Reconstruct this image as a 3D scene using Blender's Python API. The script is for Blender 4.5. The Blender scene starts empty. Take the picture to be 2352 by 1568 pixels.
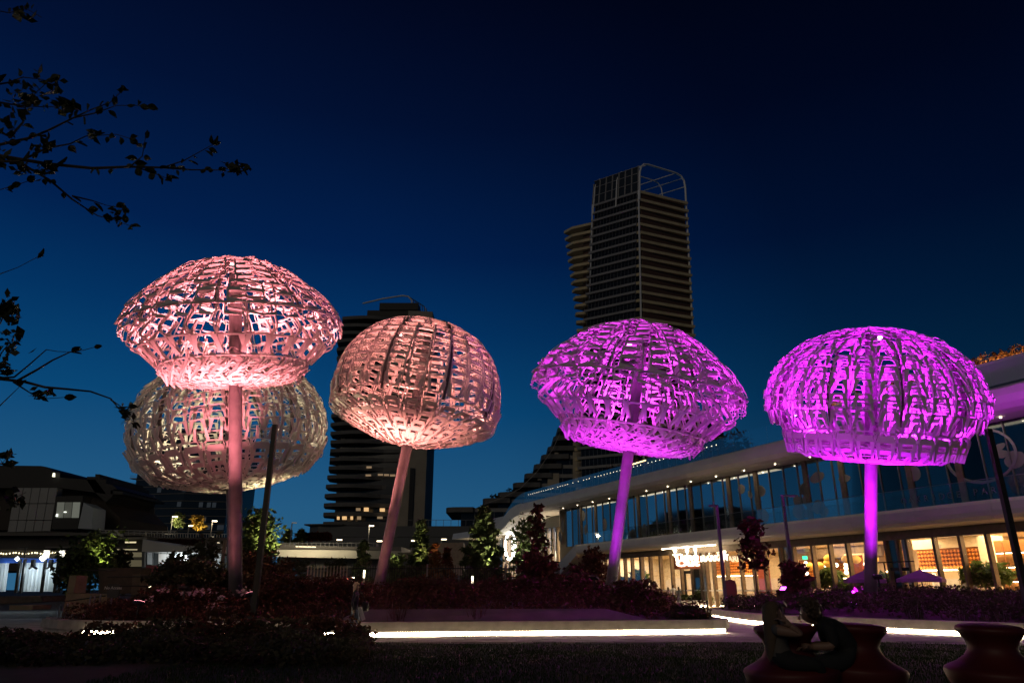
import bpy, math, random
import numpy as np
from mathutils import Vector, Matrix, Quaternion

# ------------------------------------------------------------------ camera, sky, light
sc = bpy.context.scene
COL = sc.collection
PITCH = 19.4
cam_d = bpy.data.cameras.new("camera")
cam_d.sensor_width = 36.0
cam_d.lens = 36.0 * 1610 / 2352
cam_d.clip_start = 0.05
cam_d.clip_end = 3000
cam = bpy.data.objects.new("camera", cam_d)
cam.location = (0, 0, 1.5)
cam.rotation_euler = (math.radians(90 + PITCH), 0, 0)
COL.objects.link(cam)
sc.camera = cam

sc.view_settings.view_transform = 'Standard'
sc.view_settings.look = 'None'
sc.view_settings.exposure = 0.0
sc.view_settings.gamma = 1.0
sc.view_settings.use_curve_mapping = False
sc.render.engine = 'CYCLES'
sc.cycles.max_bounces = 6
sc.cycles.diffuse_bounces = 3
sc.cycles.glossy_bounces = 3
sc.cycles.transmission_bounces = 4
sc.cycles.transparent_max_bounces = 12
sc.cycles.caustics_reflective = False
sc.cycles.caustics_refractive = False
sc.cycles.sample_clamp_indirect = 4.0
sc.cycles.use_denoising = True

world = bpy.data.worlds.new("World")
sc.world = world
world.use_nodes = True
wt = world.node_tree
wt.nodes.clear()
def wn(t): return wt.nodes.new(t)
tc = wn('ShaderNodeTexCoord')
sep = wn('ShaderNodeSeparateXYZ')
wt.links.new(tc.outputs['Generated'], sep.inputs[0])
ramp = wn('ShaderNodeValToRGB')       # twilight colour by height above the horizon
SKY = [(0.0, (.024, .105, .205)), (.10, (.016, .092, .20)), (.234, (.0025, .055, .16)), (.34, (.0008, .030, .112)),
       (.44, (.0005, .0135, .070)), (.59, (.0006, .0058, .0335)), (.71, (.0007, .0032, .0185)), (1.0, (.0006, .0020, .011))]
el = ramp.color_ramp.elements
el[0].position = SKY[0][0]; el[0].color = SKY[0][1] + (1,)
el[1].position = SKY[-1][0]; el[1].color = SKY[-1][1] + (1,)
for p_, c_ in SKY[1:-1]:
    e_ = el.new(p_); e_.color = c_ + (1,)
wt.links.new(sep.outputs['Z'], ramp.inputs[0])
dot = wn('ShaderNodeVectorMath'); dot.operation = 'DOT_PRODUCT'   # afterglow on the side where the sun went down
dot.inputs[1].default_value = (-.6, .8, .0)
wt.links.new(tc.outputs['Generated'], dot.inputs[0])
mr = wn('ShaderNodeMapRange'); mr.inputs[1].default_value = -1; mr.inputs[2].default_value = 1
wt.links.new(dot.outputs['Value'], mr.inputs[0])
r2 = wn('ShaderNodeValToRGB')
G = [(0, .20), (.5, .24), (.60, .27), (.72, .40), (.82, .72), (.90, 1.0), (1.0, 1.12)]
el = r2.color_ramp.elements
el[0].position = 0; el[0].color = (.20,) * 3 + (1,)
el[1].position = 1; el[1].color = (1.12,) * 3 + (1,)
for p_, c_ in G[1:-1]:
    e_ = el.new(p_); e_.color = (c_,) * 3 + (1,)
wt.links.new(mr.outputs[0], r2.inputs[0])
mul = wn('ShaderNodeMixRGB'); mul.blend_type = 'MULTIPLY'; mul.inputs[0].default_value = 1
wt.links.new(ramp.outputs[0], mul.inputs[1]); wt.links.new(r2.outputs[0], mul.inputs[2])
bg = wn('ShaderNodeBackground'); bg.inputs['Strength'].default_value = 1.0
wt.links.new(mul.outputs[0], bg.inputs[0])
wo = wn('ShaderNodeOutputWorld'); wt.links.new(bg.outputs[0], wo.inputs[0])

# weak warm city glow / last light from behind the viewer
sd = bpy.data.lights.new("sun", 'SUN'); sd.energy = 0.20; sd.angle = math.radians(30); sd.color = (1.0, .82, .58)
so = bpy.data.objects.new("sun", sd); COL.objects.link(so)
so.rotation_euler = (math.radians(66), 0, math.radians(-24))

# ------------------------------------------------------------------ pixel rays (u, v on a 2352 x 1568 frame)
ST, CT = math.sin(math.radians(PITCH)), math.cos(math.radians(PITCH))
EYE = Vector((0, 0, 1.5))
def ray(u, v):
    dx = (u - 1176) / 1610.0; dy = (784 - v) / 1610.0
    return Vector((dx, CT - dy * ST, ST + dy * CT))
def PY(u, v, Y):
    r = ray(u, v); return EYE + r * (Y / r.y)
def PZ(u, v, z):
    r = ray(u, v); return EYE + r * ((z - 1.5) / r.z)
def PT(u, v, t): return EYE + ray(u, v) * t
def proj(p):
    q = Vector(p) - EYE
    f = q.y * CT + q.z * ST; up = -q.y * ST + q.z * CT
    return 1176 + 1610 * q.x / f, 784 - 1610 * up / f

# ------------------------------------------------------------------ mesh helpers
class MB:
    def __init__(self): self.v = []; self.f = []; self.m = []
    def add(self, vs, fs, mi=0):
        o = len(self.v); self.v += [tuple(p) for p in vs]
        self.f += [tuple(i + o for i in f) for f in fs]; self.m += [mi] * len(fs)
    def hexa(self, p, mi=0):      # 8 points: bottom ring 0-3, top ring 4-7
        self.add(p, [(3, 2, 1, 0), (4, 5, 6, 7), (0, 1, 5, 4), (1, 2, 6, 5), (2, 3, 7, 6), (3, 0, 4, 7)], mi)
    def box(self, c, s, rz=0.0, mi=0, R=None):
        c = Vector(c); hx, hy, hz = s[0] / 2, s[1] / 2, s[2] / 2
        M = R if R is not None else Matrix.Rotation(rz, 3, 'Z')
        self.hexa([c + M @ Vector(q) for q in ((-hx, -hy, -hz), (hx, -hy, -hz), (hx, hy, -hz), (-hx, hy, -hz),
                                               (-hx, -hy, hz), (hx, -hy, hz), (hx, hy, hz), (-hx, hy, hz))], mi)
    def bar(self, a, b, w, h=None, mi=0, up=(0, 0, 1)):
        a = Vector(a); b = Vector(b); h = w if h is None else h
        d = (b - a).normalized(); upv = Vector(up)
        if abs(d.dot(upv)) > .99: upv = Vector((0, 1, 0))
        s = d.cross(upv).normalized(); t = s.cross(d)
        s = s * w / 2; t = t * h / 2
        self.hexa([a - s - t, a + s - t, a + s + t, a - s + t, b - s - t, b + s - t, b + s + t, b - s + t], mi)
    def tube(self, pts, r, n=6, mi=0, caps=True):
        pts = [Vector(p) for p in pts]; k = len(pts)
        rs = r if isinstance(r, (list, tuple)) else [r] * k
        o = len(self.v); ref = None
        for i, p in enumerate(pts):
            d = (pts[min(i + 1, k - 1)] - pts[max(i - 1, 0)])
            if d.length < 1e-9: d = Vector((0, 0, 1))
            d.normalize()
            if ref is None:
                ref = Vector((0, 0, 1)) if abs(d.z) < .9 else Vector((1, 0, 0))
            a = (ref - d * ref.dot(d)).normalized(); ref = a; b = d.cross(a)
            for j in range(n):
                t = 2 * math.pi * j / n + math.pi / n
                self.v.append(tuple(p + (a * math.cos(t) + b * math.sin(t)) * rs[i]))
        for i in range(k - 1):
            for j in range(n):
                j2 = (j + 1) % n
                self.f.append((o + i * n + j, o + i * n + j2, o + (i + 1) * n + j2, o + (i + 1) * n + j)); self.m.append(mi)
        if caps:
            self.f.append(tuple(o + j for j in reversed(range(n)))); self.m.append(mi)
            self.f.append(tuple(o + (k - 1) * n + j for j in range(n))); self.m.append(mi)
    def lathe(self, prof, n=16, c=(0, 0, 0), mi=0, M=None):
        o = len(self.v); c = Vector(c)
        for r, z in prof:
            for j in range(n):
                t = 2 * math.pi * j / n
                q = Vector((r * math.cos(t), r * math.sin(t), z))
                if M is not None: q = M @ q
                self.v.append(tuple(c + q))
        k = len(prof)
        for i in range(k - 1):
            for j in range(n):
                j2 = (j + 1) % n
                self.f.append((o + i * n + j, o + i * n + j2, o + (i + 1) * n + j2, o + (i + 1) * n + j)); self.m.append(mi)
        self.f.append(tuple(o + j for j in reversed(range(n)))); self.m.append(mi)
        self.f.append(tuple(o + (k - 1) * n + j for j in range(n))); self.m.append(mi)
    def prism(self, poly, z0, z1, mi=0):     # plan polygon (x, y) counter clockwise
        n = len(poly)
        self.add([(x, y, z0) for x, y in poly] + [(x, y, z1) for x, y in poly],
                 [tuple(reversed(range(n))), tuple(range(n, 2 * n))] + [(i, (i + 1) % n, n + (i + 1) % n, n + i) for i in range(n)], mi)
    def slab(self, poly, d, mi=0):           # 3d polygon pushed along vector d
        n = len(poly); d = Vector(d)
        self.add([Vector(p) for p in poly] + [Vector(p) + d for p in poly],
                 [tuple(reversed(range(n))), tuple(range(n, 2 * n))] + [(i, (i + 1) % n, n + (i + 1) % n, n + i) for i in range(n)], mi)
    def quad(self, a, b, c, d, mi=0): self.add([a, b, c, d], [(0, 1, 2, 3)], mi)
    def mesh(self, name, mats, smooth=False):
        me = bpy.data.meshes.new(name)
        me.from_pydata(self.v, [], self.f)
        for m_ in (mats if isinstance(mats, (list, tuple)) else [mats]): me.materials.append(m_)
        if any(self.m): me.polygons.foreach_set('material_index', self.m)
        if smooth: me.polygons.foreach_set('use_smooth', [True] * len(self.f))
        me.update(); return me
    def build(self, name, mats, parent=None, smooth=False, loc=None):
        return link(name, self.mesh(name, mats, smooth), parent, loc)

def link(name, data, parent=None, loc=None):
    o = bpy.data.objects.new(name, data); COL.objects.link(o)
    if parent is not None:
        o.parent = parent
        o.matrix_parent_inverse = parent_inv(parent)
    if loc is not None: o.location = loc
    return o
def world_m(p):
    m = p.matrix_basis.copy()
    return m if p.parent is None else world_m(p.parent) @ p.matrix_parent_inverse @ m
def parent_inv(p): return world_m(p).inverted()
def tag(o, label=None, cat=None, group=None, kind=None):
    if label: o['label'] = label
    if cat: o['category'] = cat
    if group: o['group'] = group
    if kind: o['kind'] = kind
    return o
def empty(name, loc, label, cat, group=None):
    o = bpy.data.objects.new(name, None); COL.objects.link(o); o.location = loc
    o.empty_display_size = .2
    return tag(o, label, cat, group)
def structure(name, mb, m, parent=None, smooth=False):
    o = mb.build(name, m, parent, smooth); o['kind'] = 'structure'; return o
def copy_tree(o, parent=None):
    c = o.copy(); COL.objects.link(c)
    if parent is not None: c.parent = parent
    for ch in o.children: copy_tree(ch, c)
    return c
def text_mesh(txt, size, depth, m, bold=0.0, name='lettering', spacing=1.0, res=3):
    cu = bpy.data.curves.new(name, 'FONT'); cu.body = txt; cu.size = size; cu.extrude = depth; cu.offset = bold
    cu.align_x = 'CENTER'; cu.align_y = 'CENTER'; cu.space_character = spacing; cu.resolution_u = res
    o = bpy.data.objects.new(name, cu); COL.objects.link(o)
    bpy.context.view_layer.update()
    me = bpy.data.meshes.new_from_object(o.evaluated_get(bpy.context.evaluated_depsgraph_get()))
    bpy.data.objects.remove(o); bpy.data.curves.remove(cu)
    me.name = name; me.materials.clear(); me.materials.append(m)
    return me

# ------------------------------------------------------------------ materials
def mat(name, col, rough=.6, metal=0.0, emit=None, estr=0.0, var=0.0, scale=4.0, bump=0.0, spec=.5):
    m = bpy.data.materials.new(name); m.use_nodes = True
    nt = m.node_tree; b = nt.nodes['Principled BSDF']
    b.inputs['Base Color'].default_value = tuple(col) + (1,)
    b.inputs['Roughness'].default_value = rough; b.inputs['Metallic'].default_value = metal
    b.inputs['Specular IOR Level'].default_value = spec
    if emit:
        b.inputs['Emission Color'].default_value = tuple(emit) + (1,); b.inputs['Emission Strength'].default_value = estr
    if var or bump:
        t = nt.nodes.new('ShaderNodeTexCoord'); nz = nt.nodes.new('ShaderNodeTexNoise')
        nz.inputs['Scale'].default_value = scale; nz.inputs['Detail'].default_value = 6
        nt.links.new(t.outputs['Object'], nz.inputs['Vector'])
        if var:
            cr = nt.nodes.new('ShaderNodeValToRGB')
            cr.color_ramp.elements[0].position = .3; cr.color_ramp.elements[1].position = .7
            cr.color_ramp.elements[0].color = tuple(max(0, c * (1 - var)) for c in col) + (1,)
            cr.color_ramp.elements[1].color = tuple(min(1, c * (1 + var)) for c in col) + (1,)
            nt.links.new(nz.outputs['Fac'], cr.inputs[0]); nt.links.new(cr.outputs[0], b.inputs['Base Color'])
        if bump:
            bp = nt.nodes.new('ShaderNodeBump'); bp.inputs['Strength'].default_value = bump; bp.inputs['Distance'].default_value = .05
            nt.links.new(nz.outputs['Fac'], bp.inputs['Height']); nt.links.new(bp.outputs[0], b.inputs['Normal'])
    return m
def leaf_mat(name, col, var=.4, trans=.25):
    m = bpy.data.materials.new(name); m.use_nodes = True; nt = m.node_tree
    b = nt.nodes['Principled BSDF']; b.inputs['Roughness'].default_value = .6; b.inputs['Specular IOR Level'].default_value = .25
    t = nt.nodes.new('ShaderNodeTexCoord'); nz = nt.nodes.new('ShaderNodeTexNoise'); nz.inputs['Scale'].default_value = 3.0
    nz.inputs['Detail'].default_value = 8
    nt.links.new(t.outputs['Object'], nz.inputs['Vector'])
    cr = nt.nodes.new('ShaderNodeValToRGB'); cr.color_ramp.elements[0].position = .35; cr.color_ramp.elements[1].position = .65
    cr.color_ramp.elements[0].color = tuple(c * (1 - var) for c in col) + (1,)
    cr.color_ramp.elements[1].color = tuple(min(1, c * (1 + var)) for c in col) + (1,)
    nt.links.new(nz.outputs['Fac'], cr.inputs[0]); nt.links.new(cr.outputs[0], b.inputs['Base Color'])
    tr = nt.nodes.new('ShaderNodeBsdfTranslucent'); nt.links.new(cr.outputs[0], tr.inputs[0])
    mx = nt.nodes.new('ShaderNodeMixShader'); mx.inputs[0].default_value = trans
    nt.links.new(b.outputs[0], mx.inputs[1]); nt.links.new(tr.outputs[0], mx.inputs[2])
    nt.links.new(mx.outputs[0], nt.nodes['Material Output'].inputs[0])
    return m
def glass_mat(name, tint=(1, 1, 1), refl=.08, rough=.02, gl=(1, 1, 1), gz=.7):
    m = bpy.data.materials.new(name); m.use_nodes = True; nt = m.node_tree; nt.nodes.clear()
    tr = nt.nodes.new('ShaderNodeBsdfTransparent'); tr.inputs[0].default_value = tuple(tint) + (1,)
    g = nt.nodes.new('ShaderNodeBsdfGlossy'); g.inputs['Roughness'].default_value = rough; g.inputs[0].default_value = tuple(gl) + (1,)
    lw = nt.nodes.new('ShaderNodeLayerWeight'); lw.inputs[0].default_value = .35
    ma = nt.nodes.new('ShaderNodeMath'); ma.operation = 'MULTIPLY_ADD'; ma.inputs[1].default_value = gz; ma.inputs[2].default_value = refl
    ma.use_clamp = True
    nt.links.new(lw.outputs['Fresnel'], ma.inputs[0])
    mx = nt.nodes.new('ShaderNodeMixShader')
    nt.links.new(ma.outputs[0], mx.inputs[0]); nt.links.new(tr.outputs[0], mx.inputs[1]); nt.links.new(g.outputs[0], mx.inputs[2])
    o = nt.nodes.new('ShaderNodeOutputMaterial'); nt.links.new(mx.outputs[0], o.inputs[0])
    return m
M = {}
M['chair'] = mat('white_plastic', (.72, .71, .68), .42, var=.08, scale=2)
M['steel'] = mat('painted_steel', (.10, .09, .09), .5, var=.15)
M['pole'] = mat('coated_steel', (.15, .14, .145), .5, var=.25, scale=1.6, bump=.15)
M['concrete'] = mat('concrete', (.33, .31, .28), .85, var=.22, scale=2.5, bump=.2)
M['paving'] = mat('paving', (.34, .31, .29), .75, var=.3, scale=1.3, bump=.2)
M['soil'] = mat('soil', (.03, .022, .017), .95, var=.4, scale=6)
M['ground'] = mat('dark_ground', (.035, .033, .03), .9, var=.3, scale=.4)
M['lawn'] = mat('lawn_soil', (.018, .026, .010), .95, var=.4, scale=3)
M['grass'] = leaf_mat('grass', (.020, .042, .006))
M['shrub'] = leaf_mat('rust_shrub', (.085, .038, .022))
M['shrub_dark'] = leaf_mat('dark_shrub', (.055, .05, .026))
M['shrub_green'] = leaf_mat('green_shrub', (.05, .065, .02))
M['red_leaf'] = leaf_mat('dark_red_leaf', (.085, .024, .02))
M['green_leaf'] = leaf_mat('green_leaf', (.085, .11, .035))
M['conifer'] = leaf_mat('conifer_green', (.06, .08, .032))
M['orange_leaf'] = leaf_mat('orange_leaf', (.13, .05, .015))
M['petal'] = mat('petal', (.5, .38, .42), .7)
M['bark'] = mat('bark', (.06, .045, .035), .9, var=.3, scale=8)
M['dark_metal'] = mat('dark_metal', (.03, .03, .032), .45, .4)
M['mid_metal'] = mat('grey_metal', (.18, .18, .18), .45, .5)
M['black'] = mat('black', (.012, .012, .013), .6)
M['white'] = mat('white_panel', (.62, .62, .60), .6, var=.05, scale=.5)
M['fascia'] = mat('fascia_panel', (.70, .67, .63), .55, var=.08, scale=.6)
M['wood'] = mat('wood_board', (.34, .22, .11), .6, var=.25, scale=5)
M['bronze'] = mat('bronze_mullion', (.17, .125, .085), .5, .3, var=.2)
M['cream'] = mat('cream_plaster', (.72, .62, .46), .8, var=.06)
M['glass'] = glass_mat('window_glass', (.94, .94, .93), .02, .02, (1, 1, 1), .25)
M['glass_dark'] = glass_mat('tinted_glass', (.40, .44, .46), .05, .03, (.85, .95, 1), .45)
M['glass_dim'] = glass_mat('dim_glass', (.22, .25, .27), .02, .03, (.85, .95, 1), .3)
M['glass_soft'] = glass_mat('soft_glass', (.32, .36, .38), .09, .08, (.8, .92, 1), .4)
M['glass_rail'] = glass_mat('balustrade_glass', (.88, .91, .92), .022, .03, (1, 1, 1), .2)
M['led'] = mat('led_strip', (1, 1, 1), .5, emit=(1, .80, .52), estr=55)
M['lamp_warm'] = mat('lamp_warm', (1, 1, 1), .5, emit=(1, .78, .45), estr=22)
M['lamp_white'] = mat('lamp_white', (1, 1, 1), .5, emit=(.9, .97, 1), estr=16)
M['pink_lamp'] = mat('pink_lamp', (1, 1, 1), .5, emit=(1, .32, .38), estr=5)
M['purple_lamp'] = mat('purple_lamp', (1, 1, 1), .5, emit=(.75, .1, 1), estr=6)
random.seed(7); rng = np.random.default_rng(7)
R = math.radians
# ------------------------------------------------------------------ foliage helpers
def leaf_mesh(name, pts, size, m, flat=.4, aspect=1.7, jit=.6, extra=None):
    """many small leaves: a folded diamond of two triangles at each point"""
    n = len(pts); pts = np.asarray(pts, float)
    a = rng.normal(size=(n, 3)); a[:, 2] *= (1 - flat); a /= np.linalg.norm(a, axis=1)[:, None] + 1e-9
    b = rng.normal(size=(n, 3)); b -= a * (a * b).sum(1)[:, None]; b /= np.linalg.norm(b, axis=1)[:, None] + 1e-9
    s = size * (1 + jit * rng.uniform(-1, 1, n))
    L = a * (s * aspect / 2)[:, None]; W = b * (s / 2)[:, None]
    nn = np.cross(a, b) * (s * .12)[:, None]
    v = np.stack([pts - L, pts + W * .9 + nn, pts + L, pts - W * .9 + nn], 1).reshape(-1, 3)
    me = bpy.data.meshes.new(name)
    me.vertices.add(4 * n); me.vertices.foreach_set('co', v.ravel())
    me.loops.add(4 * n); me.loops.foreach_set('vertex_index', np.arange(4 * n, dtype=np.int32))
    me.polygons.add(n); me.polygons.foreach_set('loop_start', np.arange(0, 4 * n, 4, dtype=np.int32))
    me.polygons.foreach_set('loop_total', np.full(n, 4, dtype=np.int32))
    me.materials.append(m); me.update(calc_edges=True)
    return me
def blade_mesh(name, base, h, w, m, lean=.5):
    """grass blades: bent strips of two quads"""
    n = len(base); base = np.asarray(base, float)
    ang = rng.uniform(0, 2 * math.pi, n); d = np.stack([np.cos(ang), np.sin(ang), np.zeros(n)], 1)
    side = np.stack([-d[:, 1], d[:, 0], np.zeros(n)], 1) * w / 2
    hh = h * rng.uniform(.55, 1.25, n); ln = hh * lean * rng.uniform(.1, 1.2, n)
    mid = base + d * (ln * .35)[:, None]; mid[:, 2] += hh * .6
    top = base + d * ln[:, None]; top[:, 2] += hh
    v = np.stack([base - side, base + side, mid + side * .8, mid - side * .8, top], 1).reshape(-1, 3)
    me = bpy.data.meshes.new(name); i = np.arange(n) * 5
    faces = [(k, k + 1, k + 2, k + 3) for k in i] + [(k + 3, k + 2, k + 4) for k in i]
    me.from_pydata(v.tolist(), [], faces); me.materials.append(m); me.update()
    return me
def ball_pts(n, c, rad, shell=.55):
    d = rng.normal(size=(n, 3)); d /= np.linalg.norm(d, axis=1)[:, None]
    r = shell + (1 - shell) * rng.uniform(0, 1, n) ** .7
    r *= 1 + .18 * np.sin(d[:, 0] * 7 + c[0]) * np.cos(d[:, 1] * 6 + c[1]) + .1 * np.sin(d[:, 2] * 9)
    return np.asarray(c) + d * r[:, None] * np.asarray(rad)
def in_poly(x, y, poly):
    c = False; n = len(poly)
    for i in range(n):
        x1, y1 = poly[i]; x2, y2 = poly[(i + 1) % n]
        if (y1 > y) != (y2 > y) and x < (x2 - x1) * (y - y1) / (y2 - y1) + x1: c = not c
    return c
def poly_pts(poly, n):
    xs = [p[0] for p in poly]; ys = [p[1] for p in poly]; out = []
    while len(out) < n:
        x, y = random.uniform(min(xs), max(xs)), random.uniform(min(ys), max(ys))
        if in_poly(x, y, poly): out.append((x, y))
    return out
def tree_limbs(mb, base, h, spread, nl, r0, lean=(0, 0), start=.35):
    """tapered trunk with limbs; returns the tips and points along them"""
    base = Vector(base); tips = []
    tr = [base + Vector((lean[0] * k + random.uniform(-.03, .03) * h * (k > 0) * .5, lean[1] * k, h * k)) for k in (0, .25, .5, .75, .97)]
    mb.tube(tr, [r0, r0 * .8, r0 * .6, r0 * .38, r0 * .12], 7)
    for i in range(nl):
        k = start + (1 - start) * (i + .5) / nl * .95
        p = tr[0].lerp(tr[-1], k); a = i * 2.4 + random.uniform(-.4, .4)
        L = spread * (1.05 - .55 * (k - start) / (1 - start)) * random.uniform(.7, 1.15)
        q1 = p + Vector((math.cos(a) * L * .5, math.sin(a) * L * .5, L * .25)); q2 = p + Vector((math.cos(a) * L, math.sin(a) * L, L * .5))
        mb.tube([p, q1, q2], [r0 * .35 * (1.1 - k), r0 * .22 * (1.1 - k), r0 * .06], 5)
        for w in range(3):
            f = random.uniform(.35, .9); s = p.lerp(q2, f); e = s + Vector((random.uniform(-1, 1), random.uniform(-1, 1), random.uniform(0, .9))) * L * .35
            mb.tube([s, e], [r0 * .07, r0 * .03], 4); tips.append(e)
        tips += [q1, q2]
    tips.append(tr[-1])
    return tips
def make_tree(name, base, h, spread, label, group, leafmat, nleaf, lsize, nl=12, r0=.1, start=.3, cl=.55, flat=.3, lean=(0, 0)):
    o = empty(name, base, label, 'tree', group)
    mb = MB(); tips = tree_limbs(mb, base, h, spread, nl, r0, lean, start)
    mb.build('trunk', M['bark'], o, True)
    per = max(3, nleaf // len(tips)); P = []
    for t in tips: P.append(np.asarray(t) + rng.normal(size=(per, 3)) * cl * spread * .5 * np.array([1, 1, .75]))
    link('crown', leaf_mesh('crown', np.concatenate(P), lsize, leafmat, flat), o)
    return o
def make_conifer(name, base, h, rad, label, group, leafmat, n, lsize):
    o = empty(name, base, label, 'tree', group); b = Vector(base)
    mb = MB(); mb.tube([b, b + Vector((0, 0, h))], [rad * .07, .01], 6)
    P = []; tiers = int(h * 3.2)
    for i in range(tiers):
        k = (i + .5) / tiers; z = h * (.06 + .94 * k); r = rad * (1 - k) ** .8 * random.uniform(.75, 1.1) + .05
        nb = max(4, int(9 * (1 - k) + 3))
        for j in range(nb):
            a = random.uniform(0, 6.28); rr = r * random.uniform(.7, 1.1)
            tip = b + Vector((math.cos(a) * rr, math.sin(a) * rr, z - rr * random.uniform(.05, .35)))
            st = b + Vector((0, 0, z)); mb.tube([st, tip], [.025, .008], 3, caps=False)
            m_ = max(4, int(n / tiers / nb)); f = rng.uniform(.2, 1.02, m_)[:, None]
            P.append(np.asarray(st) * (1 - f) + np.asarray(tip) * f + rng.normal(size=(m_, 3)) * .09 * np.array([1, 1, .6]) * (h / 5))
    mb.build('trunk', M['bark'], o)
    link('crown', leaf_mesh('crown', np.concatenate(P), lsize, leafmat, .2, 2.6), o)
    return o
def make_shrub(name, c, rad, label, group, leafmat, n, lsize, cat='shrub'):
    o = empty(name, (c[0], c[1], c[2] - rad[2] * .6), label, cat, group)
    P = ball_pts(n, c, rad); P = P[P[:, 2] > c[2] - rad[2] * .75]
    link('foliage', leaf_mesh('foliage', P, lsize, leafmat), o)
    mb = MB()
    for i in range(7):
        a = i * .9; mb.tube([(c[0], c[1], c[2] - rad[2]), (c[0] + math.cos(a) * rad[0] * .6, c[1] + math.sin(a) * rad[1] * .6, c[2] + rad[2] * .3)], [.02, .008], 4)
    mb.build('stem', M['bark'], o)
    return o

# ------------------------------------------------------------------ the ground, lawn, path, planters
g = MB(); g.add([(-600, -60, -.012), (600, -60, -.012), (600, 900, -.012), (-600, 900, -.012)], [(0, 1, 2, 3)])
structure('ground', g, M['ground'])
PATH = [(-40, 21.9), (-6, 21.9), (4, 22.3), (12, 22.0), (18, 19.8), (30, 14), (40, 14), (40, 60), (24, 62), (6, 72), (-4, 56), (-22, 40), (-40, 40)]
g = MB(); g.add([(x, y, 0) for x, y in PATH], [tuple(range(len(PATH)))])
path = structure('path', g, M['paving'])
# paving slabs along the visible strip of path
sl = []
for (sx, sy, lx, ly) in [(1.78, .56, 0, 0), (1.18, .56, 0, 0), (2.38, .56, 0, 0)]:
    b = MB(); b.box((0, 0, 0), (sx, sy, .03)); sl.append((sx, b.mesh('paving_slab', M['paving'])))
cnt = 0
for r_ in range(5):
    y = 22.55 + r_ * .585; x = -5.0 - random.uniform(0, 1.2)
    while x < 13 and cnt < 70:
        sx, me = random.choice(sl); xx = x + sx / 2
        if y < 24.45 + max(0, .16 * (xx + 4.9)):
            o = link('paving_slab', me, path, (xx, y + .02 * xx, .012 + random.uniform(0, .006))); cnt += 1
        x += sx + .022

def lawn_z(x, y):
    k = min(1, max(0, (21.9 - y) / 12.0)); return .33 * (k * k * (3 - 2 * k)) + .02
g = MB(); NX, NY = 46, 30
def lawn_edge(x): return 21.85 if x < 4 else (22.2 if x < 10 else 22.2 - (x - 10) * .3)
for j in range(NY + 1):
    for i in range(NX + 1):
        x = -26 + 56 * i / NX; y = 1.0 + (lawn_edge(x) - 1.0) * j / NY
        g.v.append((x, y, lawn_z(x, y) + .025 * math.sin(x * 1.3) * math.sin(y * .9)))
for j in range(NY):
    for i in range(NX):
        a = j * (NX + 1) + i; g.f.append((a, a + 1, a + NX + 2, a + NX + 1)); g.m.append(0)
structure('lawn', g, M['lawn'], smooth=True)
bp = []
while len(bp) < 64000:
    y = 6.5 + 15.4 * random.random() ** .8; x = -.62 * y - .5 + (1.45 * y) * random.random()
    if y < lawn_edge(x) and x > -4.6 + .1 * (y - 20): bp.append((x, y, lawn_z(x, y) - .01 + .025 * math.sin(x * 1.3) * math.sin(y * .9)))
tag(link('lawn_grass', blade_mesh('lawn_grass', bp, .055, .012, M['grass'], .7)), 'short dark lawn grass in front of the lit planter', 'grass', kind='stuff')

# planter beds: concrete seat wall, LED strip under its lip, soil
PA = [(-14.9, 26.2), (-12.0, 25.65), (-4.9, 24.95), (1.5, 25.9), (7.2, 27.0), (7.75, 27.35), (8.05, 28.0), (8.2, 34), (9.2, 44), (2, 47), (-14, 46), (-19, 36), (-17.6, 28.2), (-16.2, 26.9)]
PB = [(11.0, 42), (10.7, 38), (10.75, 34), (11.3, 31.6), (12.8, 29.3), (14.0, 27.4), (15.3, 25.5), (16.6, 24.1), (18.6, 22.6), (23, 20.6), (30, 19), (31, 26), (27, 33.5), (22.5, 42.5), (19, 46.5), (13, 46)]
def soil_h(x, y, poly, cx, cy, r, h): return .36 + h * max(0, 1 - ((x - cx) ** 2 + ((y - cy) * 1.2) ** 2) / r ** 2)
def offset(poly, d):
    n = len(poly); out = []
    for i in range(n):
        p0, p1, p2 = Vector(poly[i - 1]), Vector(poly[i]), Vector(poly[(i + 1) % n])
        e1 = (p1 - p0).normalized(); e2 = (p2 - p1).normalized(); nn = Vector((-(e1.y + e2.y), e1.x + e2.x)).normalized()
        out.append(tuple(p1 + nn * d / max(.6, math.cos(e1.angle(e2) / 2))))
    return out
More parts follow.
